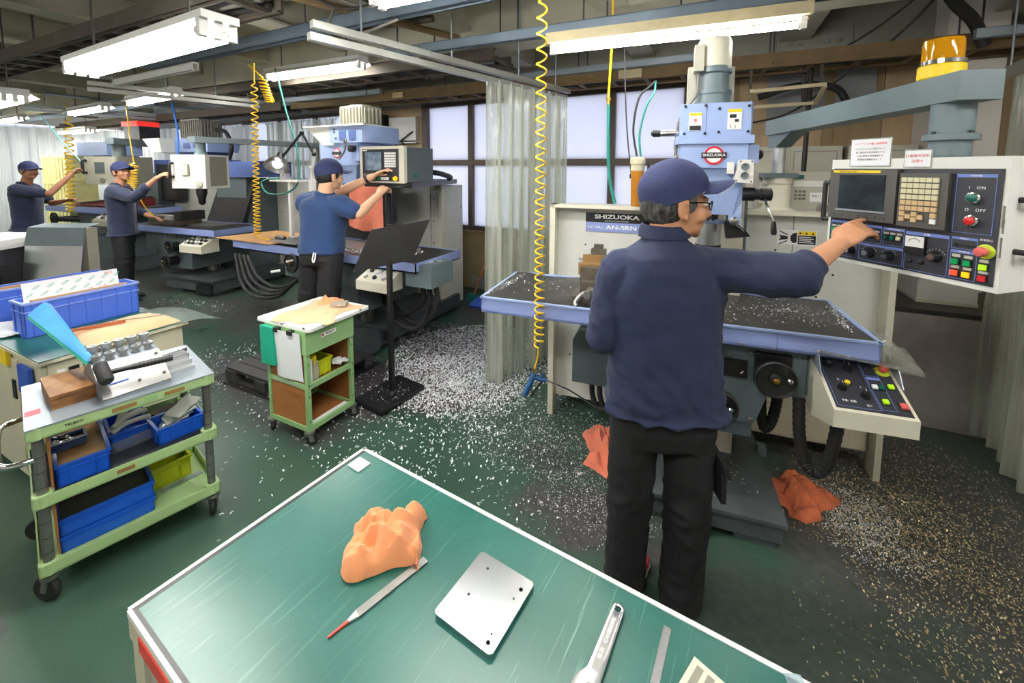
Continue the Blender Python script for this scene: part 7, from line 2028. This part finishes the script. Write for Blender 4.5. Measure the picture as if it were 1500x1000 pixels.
def person(label, base, J, look, tilt, colors, sleeveR, sleeveL, voxel=.006, hands=None, scale=1.0, shoes='shoe_dark', hem=.10, bulk=1.0, tuck=False, cap_visor=True, toe=None, folds=.006, roll=0.0, group=None, hscale=1.0, piping='capnavy', capt=radians(5)):
    skin, shirt, pants, hairm = colors
    J = {k: V(v) for k, v in J.items()}
    t = wthing('person', label, 'person', base)
    s = scale
    hipC = (J['Lh'] + J['Rh']) / 2
    neck = J['neck']
    rs = (J['Rs'] - J['Ls']); rs.z *= .4; rs.normalize()
    rh = (J['Rh'] - J['Lh']); rh.z = 0; rh.normalize()
    up = (neck - hipC).normalized()
    # ---- head frame
    f = V((look[0], look[1], 0)).normalized()
    Mh = Matrix.Translation(J['head']) @ Matrix(((f.y, f.x, 0, 0), (-f.x, f.y, 0, 0), (0, 0, 1, 0), (0, 0, 0, 1))) @ Matrix.Rotation(roll, 4, 'Y') @ Matrix.Rotation(tilt, 4, 'X') @ Matrix.Scale(s * hscale, 4)
    R3 = Mh.to_3x3()
    def H(x, y, z): return Mh @ V((x, y, z))
    g = G()
    def el(c, r, rot=None):
        M3 = R3 if rot is None else R3 @ rot
        g.sph(H(*c), r, 18, 12, M3)
    el((0, -.012, .03), (.072, .090, .083)); el((0, .022, -.03), (.060, .064, .08)); el((0, .028, -.072), (.050, .056, .040))
    el((0, .070, -.094), (.021, .016, .016)); el((0, .092, -.016), (.010, .013, .030)); el((0, .103, -.036), (.0155, .013, .0105))
    el((0, .074, .010), (.048, .016, .012))
    for sg in (-1, 1):
        el((sg * .036, .062, -.036), (.024, .022, .026)); el((sg * .011, .098, -.039), (.009, .010, .008))
        el((sg * .076, -.006, -.018), (.008, .022, .034), Matrix.Rotation(sg * .35, 3, 'Z')); el((sg * .079, -.010, -.002), (.010, .018, .014)); el((sg * .076, .0, -.044), (.008, .010, .011))
    el((0, .084, -.0625), (.022, .010, .006)); el((0, .082, -.0735), (.019, .009, .006))
    limb(g, [H(0, -.018, -.03), H(0, -.022, -.09), neck - up * .05], [.058 * s, .054 * s, .064 * s])
    # ---- torso core, arms, legs under the clothes
    fw = up.cross(rs).normalized()
    shoulder_mid = (J['Rs'] + J['Ls']) / 2
    L = (neck - hipC).length
    def ring(fr, w, d, p=2.3, dy=0.0, grow=0.0):
        xv = rh.lerp(rs, min(1, max(0, fr))).normalized()
        yv = up.cross(xv).normalized()
        return (hipC + up * (L * fr) + yv * dy, xv, yv, w * s * bulk + grow, d * s * bulk + grow, p)
    hw = (J['Rs'] - J['Ls']).length / 2
    prof = [(-.14, .155, .105, 2.4, 0), (0, .160, .112, 2.4, 0), (.2, .150, .108, 2.4, .005), (.45, .155, .112, 2.4, .008), (.65, .165, .115, 2.5, .005), (.80, hw * .98 / s / bulk, .102, 2.6, -.005), (.88, hw * .86 / s / bulk, .088, 2.5, -.008), (.95, hw * .52 / s / bulk, .068, 2.2, -.006), (1.02, .056, .056, 2, 0)]
    ringloft(g, [ring(a, w, d, p, dy, -.012) for a, w, d, p, dy in prof])
    for sd in 'LR':
        limb(g, [J[sd + 's'], J[sd + 'e']], [.046 * s, .040 * s, .036 * s])
        limb(g, [J[sd + 'e'], J[sd + 'e'].lerp(J[sd + 'w'], .35), J[sd + 'w']], [.038 * s, .041 * s, .034 * s, .0265 * s])
        limb(g, [J[sd + 'h'], J[sd + 'k_'], J[sd + 'a']], [.078 * s, .066 * s, .052 * s, .048 * s, .036 * s])
    for sd, back, side, curl, point in (hands or []):
        hand(g, J[sd + 'w'], J[sd + 'kn'], J[sd + 't'], back, side, curl, .95 * s, point)
    remesh(g, 'body', skin, t, voxel, 2)
    # ---- shirt
    g = G()
    gr = .012
    prof2 = [(-hem, .184, .132, 2.5, 0), (-hem * .5, .178, .127, 2.5, 0)] + [(a, w + .008, d + .008, p, dy) for a, w, d, p, dy in prof if a > -.05 and a < .93]
    if tuck: prof2[:2] = [(-.02, .150, .108, 2.4, 0)]
    ringloft(g, [ring(a, w, d, p, dy, gr) for a, w, d, p, dy in prof2] + [ring(.955, hw * .46 / s / bulk, .072, 2.2, -.006, .006), ring(.985, .066, .062, 2, -.004, .003)])
    for sd, sl in (('R', sleeveR), ('L', sleeveL)):
        a, e, w = J[sd + 's'], J[sd + 'e'], J[sd + 'w']
        inn = a.lerp(shoulder_mid, .35)
        if sl > 1:
            end = e.lerp(w, sl - 1)
            limb(g, [inn, a, a.lerp(e, .5), e, end], [.078 * s, .083 * s, .076 * s, .066 * s, .058 * s, .050 * s])
        else:
            end = a.lerp(e, sl)
            limb(g, [inn, a, a.lerp(e, sl * .5), end], [.075 * s, .080 * s, .073 * s, .064 * s])
    seed = base[0] * 7
    def fold(co):
        q = V((co.x * 7 + seed, co.y * 7, co.z * 13))
        q2 = V((co.x * 20, co.y * 20 + seed, co.z * 9))
        low = max(0, min(1, (hipC.z + .28 - co.z) / .3))
        r = 1 - abs(noise.noise(q)) * 2
        drape = noise.noise(V((co.x * 13, co.y * 13 + seed, co.z * 2.5)))
        dq = co.x * .7 + co.y * .3
        diag = 1 - abs(noise.noise(V(((dq + co.z * .8) * 15, (dq - co.z) * 4, seed)))) * 2.4
        arm = min(1, max(0, (co - (neck + hipC) / 2).xy.length - .17) / .12)
        return folds * (.5 * r * (.4 + low + arm) + .4 * noise.noise(q2) * (.3 + low) + .55 * drape * (.5 + low) + .75 * diag * (.12 + .8 * low + .7 * arm)) - folds * .25
    remesh(g, 'shirt', shirt, t, max(.007, voxel), 3, fold)
    ct_ = ring(.975, .074, .070, 2, -.004, .004); c2_ = ring(1.04, .066, .064, 2, 0, .003)
    gc = G(); ringloft(gc, [ct_, ring(1.0, .073, .069, 2, -.003, .004), c2_, ring(1.045, .060, .058, 2, 0, .002), ring(.99, .060, .058, 2, -.003, .0)], 30)
    gc.out('collar', shirt, t)
    # ---- trousers
    g = G()
    for sd in 'LR':
        limb(g, [J[sd + 'h'] + V((0, 0, .01)), J[sd + 'h'] - V((0, 0, .06)), J[sd + 'k_'], J[sd + 'a'] - V((0, 0, .025))], [.082 * s, .092 * s, .095 * s, .088 * s, .082 * s, .076 * s, .076 * s])
    ringloft(g, [ring(.10, .146, .104, 2.4, 0, .0), ring(0, .158, .112, 2.4, 0, .0), ring(-.12, .164, .116, 2.5, 0, .002), ring(-.22, .158, .104, 2.5, 0, .002)])
    def pfold(co):
        q = V((co.x * 9 + seed, co.y * 9, co.z * 16))
        r = 1 - abs(noise.noise(q)) * 2
        kn = math.exp(-((co.z - J['Lk_'].z) / .12) ** 2) + .8 * math.exp(-((co.z - J['La'].z) / .14) ** 2)
        return .006 * r * (.5 + kn) - .002
    remesh(g, 'trousers', pants, t, max(.008, voxel), 3, pfold)
    # ---- shoes
    for sd in 'LR':
        a = J[sd + 'a']
        td = V((toe or (fw.x, fw.y))).to_3d(); td.z = 0; td.normalize(); lt = V((td.y, -td.x, 0))
        zb = a.z - .085 * s
        def ft(y, w, z0, z1): return (V((a.x, a.y, (z0 + z1) / 2 + zb)) + td * y, lt, V((0, 0, 1)), w, (z1 - z0) / 2, 2.8)
        gs = G(); ringloft(gs, [ft(-.075, .022, .012, .05), ft(-.065, .036, .012, .085), ft(-.03, .040, .012, .10), ft(.03, .040, .012, .09), ft(.08, .046, .012, .065), ft(.13, .046, .012, .05), ft(.165, .036, .014, .04), ft(.178, .018, .016, .03)])
        gs.out('shoe', shoes, t)
        gs = G(); ringloft(gs, [ft(-.08, .022, 0, .014), ft(-.07, .040, 0, .014), ft(0, .042, 0, .014), ft(.1, .050, 0, .014), ft(.16, .042, 0, .014), ft(.185, .02, 0, .014)])
        gs.out('shoe_sole', 'offwhite' if shoes == 'shoe_red' else 'black', t)
    # ---- hair, cap, eyes
    g = G()
    g.sph(H(0, -.034, -.006), (.0765, .074, .078), 24, 16, R3)
    for sg in (-1, 1):
        g.sph(H(sg * .066, .012, .0), (.013, .026, .034), 12, 8, R3)
    remesh(g, 'hair', hairm, t, .006, 2, lambda co: .0025 * noise.noise(co * 90))
    grid = []
    N = 36
    H0 = H
    Mc = Matrix.Translation((0, -.01, .03)) @ Matrix.Rotation(capt, 4, 'X') @ Matrix.Translation((0, .01, -.03))
    def H(x, y, z): return H0(*(Mc @ V((x, y, z))))
    for i in range(13):
        fr = i / 12
        row = []
        for j in range(N + 1):
            a = 2 * pi * j / N
            rim = 1.74 - .17 * sin(a)     # lower at the back
            th = .02 + fr * rim
            rr = 1 + .012 * (1 if abs(math.sin(3 * a)) > .04 else -.6) * sin(th)
            row.append(H(.086 * min(1, sin(th) * 1.02) * cos(a) * rr, -.010 + .102 * min(1, sin(th) * 1.02) * sin(a) * rr, .028 + .097 * cos(th)))
        grid.append(row)
    cp = G().sheet(grid, .003).out('cap', 'capnavy', t)
    vis = []
    for i in range(7):
        fr = i / 6
        row = []
        for j in range(15):
            a = -1.12 + 2.24 * j / 14
            x = .083 * sin(a) * (1 - .05 * fr)
            y0 = .082 * cos(a) + .006
            y = y0 + fr * .088 * (cos(a) ** .7 if cos(a) > 0 else 0)
            z = .034 - .026 * (x / .08) ** 2 - fr * .010
            row.append(H(x, y, z))
        vis.append(row)
    G().sheet(vis, .0035).out('visor', 'capnavy', cp)
    G().tube([vis[-1][j] for j in range(15)], .0016, 6).out('visor_piping', piping, cp)
    G().lathe(H(0, -.010, .122), [(.008, 0), (.007, .003), (.002, .005)], R3 @ V((0, 0, 1)), 12).out('cap_button', 'capnavy', cp)
    bandp = [grid[-1][j] for j in range(N)] + [grid[-1][0]]
    G().tube(bandp, .003, 6).out('cap_edge', 'capnavy', cp)
    H = H0
    for sg in (-1, 1):
        G().sph(H(sg * .030, .0775, -.006), (.0125, .007, .0055), 12, 8, R3).out('eye', 'white', t)
        G().sph(H(sg * .030, .0835, -.006), (.0052, .0025, .0050), 10, 6, R3).out('iris', 'hairblack', t)
        G().tube([H(sg * .046, .074, .008), H(sg * .032, .084, .012), H(sg * .016, .086, .009)], .0032, 6).out('eyebrow', hairm, t)
    return t, H, ring, R3

# the near operator
JA = dict(head=(-0.124, 1.530, 1.546), neck=(-0.158, 1.530, 1.438), Ls=(-0.290, 1.480, 1.288), Rs=(-0.022, 1.580, 1.308), Le=(-0.340, 1.455, 1.060), Lw=(-0.315, 1.650, 0.94), Lkn=(-.30, 1.72, .92), Lt=(-0.285, 1.78, 0.91), Re=(.230, 1.525, 1.325), Rw=(.365, 1.662, 1.417), Rkn=(.428, 1.722, 1.470), Rt=(.500, 1.775, 1.490), Lh=(-0.232, 1.525, 0.815), Rh=(-0.052, 1.598, 0.815), Lk_=(-0.243, 1.525, 0.433), Rk_=(-0.046, 1.565, 0.440), La=(-0.258, 1.552, 0.087), Ra=(-0.056, 1.568, 0.087))
pA, HA, ringA, R3A = person('man in a navy long-sleeved shirt and cap pressing keys on the console', (-.16, 1.56, 0), JA, (.88, .47), radians(-3), ('skin', 'shirt_navy', 'pants', 'hair'), 1.22, 1.12, .0045, [('R', (.25, -.35, .9), -1, .55, True), ('L', (-.9, 0, .3), -1, .5, False)], shoes='shoe_red', capt=radians(15), hem=.025, toe=(.25, .97), folds=.013, bulk=1.12, hscale=1.13, piping='offwhite')
for sg in (-1, 1):
    G().tube([HA(sg * .012, .100, -.008), HA(sg * .030, .098, .006), HA(sg * .052, .088, .004), HA(sg * .056, .084, -.012), HA(sg * .040, .092, -.022), HA(sg * .018, .099, -.020), HA(sg * .012, .100, -.008)], .0022, 6).out('glasses_rim', 'glassesblack', pA)
    G().tube([HA(sg * .056, .084, .0), HA(sg * .074, .05, .002), HA(sg * .082, -.002, .0)], .0025, 6).out('glasses_temple', 'glassesblack', pA)
G().tube([HA(-.012, .100, -.008), HA(0, .106, -.004), HA(.012, .100, -.008)], .0022, 6).out('glasses_bridge', 'glassesblack', pA)
# cargo pocket on the right leg
pk = (V(JA['Rh']).lerp(V(JA['Rk_']), .62)); rr_ = V((.92, .38, 0)); ff_ = V((-.38, .92, 0))
G().hexa([pk + rr_ * .090 - ff_ * .075 - V((0, 0, .09)), pk + rr_ * .090 + ff_ * .055 - V((0, 0, .09)), pk + rr_ * .108 + ff_ * .055 - V((0, 0, .09)), pk + rr_ * .108 - ff_ * .075 - V((0, 0, .09)), pk + rr_ * .085 - ff_ * .075 + V((0, 0, .05)), pk + rr_ * .085 + ff_ * .055 + V((0, 0, .05)), pk + rr_ * .102 + ff_ * .055 + V((0, 0, .05)), pk + rr_ * .102 - ff_ * .075 + V((0, 0, .05))]).out('cargo_pocket', 'pants', pA, .006)
G().hexa([pk + rr_ * .098 - ff_ * .082 + V((0, 0, .01)), pk + rr_ * .098 + ff_ * .06 + V((0, 0, .02)), pk + rr_ * .116 + ff_ * .06 + V((0, 0, .02)), pk + rr_ * .118 - ff_ * .085 + V((0, 0, .005)), pk + rr_ * .085 - ff_ * .08 + V((0, 0, .06)), pk + rr_ * .085 + ff_ * .058 + V((0, 0, .065)), pk + rr_ * .104 + ff_ * .058 + V((0, 0, .065)), pk + rr_ * .104 - ff_ * .08 + V((0, 0, .06))]).out('pocket_flap', 'pants', pA, .005)
# man in bright blue at the middle mill, standing on the pallet
JB = dict(head=(-2.653, 2.266, 1.600), neck=(-2.691, 2.248, 1.455), Ls=(-2.872, 2.212, 1.378), Rs=(-2.520, 2.242, 1.377), Le=(-2.755, 2.462, 1.463), Lw=(-2.521, 2.575, 1.585), Lkn=(-2.447, 2.612, 1.632), Lt=(-2.39, 2.645, 1.665), Re=(-2.383, 2.287, 1.313), Rw=(-2.387, 2.507, 1.449), Rkn=(-2.400, 2.568, 1.495), Rt=(-2.400, 2.61, 1.51), Lh=(-2.80, 2.20, 1.01), Rh=(-2.625, 2.225, 1.01), Lk_=(-2.84, 2.19, .58), Rk_=(-2.63, 2.19, .58), La=(-2.86, 2.16, .207), Ra=(-2.65, 2.17, .207))
pB, HB, ringB, R3B = person('man in a bright blue polo shirt tapping the boxy monitor console', (-2.72, 2.2, .12), JB, (.25, .97), radians(-4), ('skin_pale', 'shirt_blue', 'pants', 'hairblack'), .62, .62, .0065, [('L', (-.3, -.2, .9), -1, .45, True), ('R', (.4, -.5, .6), -1, 1.1, False)], tuck=True, folds=.006)
bl = G(); ringloft(bl, [ringB(-.01, .158, .114, 2.4, 0, .010), ringB(.07, .154, .110, 2.4, 0, .010)], 36); bl.out('belt', 'black', pB)
G().lathe(V(JB['Lw']) - V((.05, .03, .024)), [(.034, 0), (.036, .004), (.036, .018), (.034, .022)], (V(JB['Lw']) - V(JB['Le'])).normalized(), 20).out('wrist_watch', 'darkmetal', pB)
cpb = V(ringB(-.06, .17, .12)[0]) + V((.09, -.125, 0))
G().tube(smoothpath([cpb + V((-.01, 0, .05)), cpb + V((-.012, -.012, 0)), cpb + V((0, -.014, -.02)), cpb + V((.012, -.012, 0)), cpb + V((.01, 0, .05))], 5), .005, 8).out('key_strap', 'white', pB)
# man in long sleeves at the third mill
JC = dict(head=(-6.495, 2.500, 1.600), neck=(-6.545, 2.476, 1.435), Ls=(-6.72, 2.60, 1.36), Rs=(-6.40, 2.38, 1.36), Le=(-6.696, 2.68, 1.10), Lw=(-6.50, 2.76, 1.02), Lkn=(-6.44, 2.79, 1.01), Lt=(-6.38, 2.81, 1.0), Re=(-6.11, 2.45, 1.30), Rw=(-5.93, 2.60, 1.52), Rkn=(-5.86, 2.66, 1.585), Rt=(-5.80, 2.72, 1.62), Lh=(-6.63, 2.54, .84), Rh=(-6.46, 2.44, .84), Lk_=(-6.63, 2.53, .45), Rk_=(-6.45, 2.43, .45), La=(-6.64, 2.51, .09), Ra=(-6.46, 2.40, .09))
person('man in a dark navy long-sleeved shirt gripping the white box console', (-6.55, 2.48, 0), JC, (.95, .16), radians(4), ('skin_mid', 'shirt_dark', 'pants', 'hairblack'), 1.5, 1.5, .008, [('R', (-.1, -.8, .5), -1, 1.2, False), ('L', (-.3, .1, .9), -1, .5, False)], hem=.03, folds=.009)
# man before the white curtains
JD = dict(head=(-8.24, 2.206, 1.600), neck=(-8.315, 2.174, 1.425), Ls=(-8.50, 2.30, 1.345), Rs=(-8.17, 2.06, 1.345), Le=(-8.342, 2.42, 1.14), Lw=(-8.15, 2.50, 1.18), Lkn=(-8.09, 2.53, 1.20), Lt=(-8.02, 2.56, 1.22), Re=(-7.97, 2.30, 1.29), Rw=(-8.04, 2.55, 1.55), Rkn=(-8.06, 2.62, 1.62), Rt=(-8.08, 2.68, 1.66), Lh=(-8.42, 2.22, .83), Rh=(-8.25, 2.12, .83), Lk_=(-8.43, 2.21, .45), Rk_=(-8.25, 2.1, .45), La=(-8.44, 2.18, .09), Ra=(-8.26, 2.07, .09))
person('man in a short-sleeved navy shirt holding the grey console before the white curtains', (-8.34, 2.17, 0), JD, (.93, .30), radians(-3), ('skin_tan', 'shirt_dark', 'pants', 'hair'), .72, .72, .008, [('R', (-.3, -.7, .5), -1, 1.2, False), ('L', (-.2, .0, .95), -1, .4, False)], hem=.05, folds=.008, bulk=1.08)

# ------------------------------------------------------------------ metal chips
def chips(name, label, spots, m, size=(.004, .012), seed=1, gold=None):
    rnd = random.Random(seed)
    vs_, fs = [], []
    for cx, cy, cz, rx, ry, n, pw in spots:
        for _ in range(n):
            a = rnd.uniform(0, 2 * pi); r = rnd.random() ** pw
            x, y = cx + rx * r * cos(a), cy + ry * r * sin(a)
            L = rnd.uniform(*size); w = L * rnd.uniform(.25, .5); t = rnd.uniform(0, 2 * pi); h = L * rnd.uniform(.15, .5)
            d = V((cos(t), sin(t), 0)); s_ = V((-sin(t), cos(t), 0))
            b = len(vs_)
            for k in range(3):
                q = V((x, y, cz + .001)) + d * L * (k / 2 - .5) + V((0, 0, h * (1 - (k - 1) ** 2) + rnd.uniform(0, .001)))
                vs_ += [tuple(q + s_ * w / 2), tuple(q - s_ * w / 2)]
            fs += [(b, b + 1, b + 3, b + 2), (b + 2, b + 3, b + 5, b + 4)]
    me = bpy.data.meshes.new(name); me.from_pydata(vs_, [], fs); me.materials.append(MATS[m])
    o = bpy.data.objects.new(name, me); COL.objects.link(o)
    return tag(o, label, 'metal chips', kind='stuff')
mat('chipwhite', '#eceff1', .4, .25, var=.1)
mat('chipgold', '#a8905c', .35, .5, var=.3, scale=60, col2='#d8ccac')
chips('metal_chips', 'white aluminium chips strewn over the floor between the middle mill and the mill with the maker sign', [(-1.85, 3.05, 0, .75, .75, 8000, .6), (-1.75, 2.6, 0, .6, .45, 3400, .65), (-1.9, 2.3, 0, .8, .8, 900, .8), (-1.3, 2.2, 0, .9, .7, 900, .8), (-2.6, 1.8, 0, .7, .6, 260, .8), (-3.6, 2.1, 0, .5, .45, 330, .6), (-2.4, 3.3, 0, .5, .35, 500, .7), (-1.5, 1.4, 0, .7, .6, 120, 1), (-5.6, 2.8, 0, .6, .4, 120, .8), (-4.0, 1.6, 0, 1.2, .7, 120, .8)], 'chipwhite', (.007, .021), 3)
chips('metal_chips', 'fine pale chips around the salmon rag and the blue air gun', [(-.95, 2.35, 0, .5, .42, 2600, .7), (-.45, 1.95, 0, .3, .22, 900, .65), (-.6, 2.1, 0, .5, .5, 900, .8)], 'chipwhite', (.003, .008), 5)
chips('metal_chips', 'golden brass chips scattered over the floor before the concrete plinth', [(1.0, 2.75, 0, .55, .6, 3000, .6), (1.05, 2.15, 0, .5, .55, 3400, .65), (.75, 2.45, 0, .35, .3, 1600, .6), (.5, 2.4, 0, .25, .25, 500, .7), (.9, 1.7, 0, .6, .4, 600, .8)], 'chipgold', (.004, .012), 7)
chips('metal_chips', 'pale chips heaped on the floor beyond the chip-filled orange rag', [(.63, 2.45, 0, .22, .16, 1500, .6), (.7, 2.25, 0, .2, .15, 700, .7)], 'chipwhite', (.003, .009), 8)
tsp = []
for (u, v, ru, rv, n) in ((.55, 2.2, .22, .2, 260), (.2, 2.1, .3, .16, 160), (-.6, 2.2, .22, .22, 60), (-.8, 2.18, .025, .24, 160), (.76, 2.2, .025, .22, 160)):
    x, y, _ = m1w(u, v); tsp.append((x, y, 1.006, ru, rv, n, .7))
chips('metal_chips', 'chips lying on the black mats of the signed mill tray', tsp, 'chipwhite', (.003, .010), 9)
chips('metal_chips', 'heap of white chips on the tray of the middle mill', [(-2.55, 2.70, .955, .4, .22, 1500, .7), (-2.3, 2.39, .84, .12, .06, 160, .8), (-1.98, 2.6, .932, .1, .1, 120, .8), (-3.3, 2.62, .955, .3, .15, 200, .7)], 'chipwhite', (.006, .016), 10)
chips('metal_chips', 'chips resting on the black base of the drawing stand', [(-2.04, 2.2, .046, .12, .16, 60, .6)], 'chipwhite', (.005, .012), 12)
x, y, _ = m1w(.23, 2.2); chips('metal_chips', 'pale chips dusting the grey base of the mill with the maker sign', [(x, y, .136, .26, .18, 120, .6)], 'chipwhite', (.003, .009), 13)
x, y, _ = m1w(.9, 2.18); chips('metal_chips', 'chips stuck on the clear sheet by the operator panel', [(x, y, .905, .06, .1, 80, .6)], 'chipwhite', (.003, .010), 14)
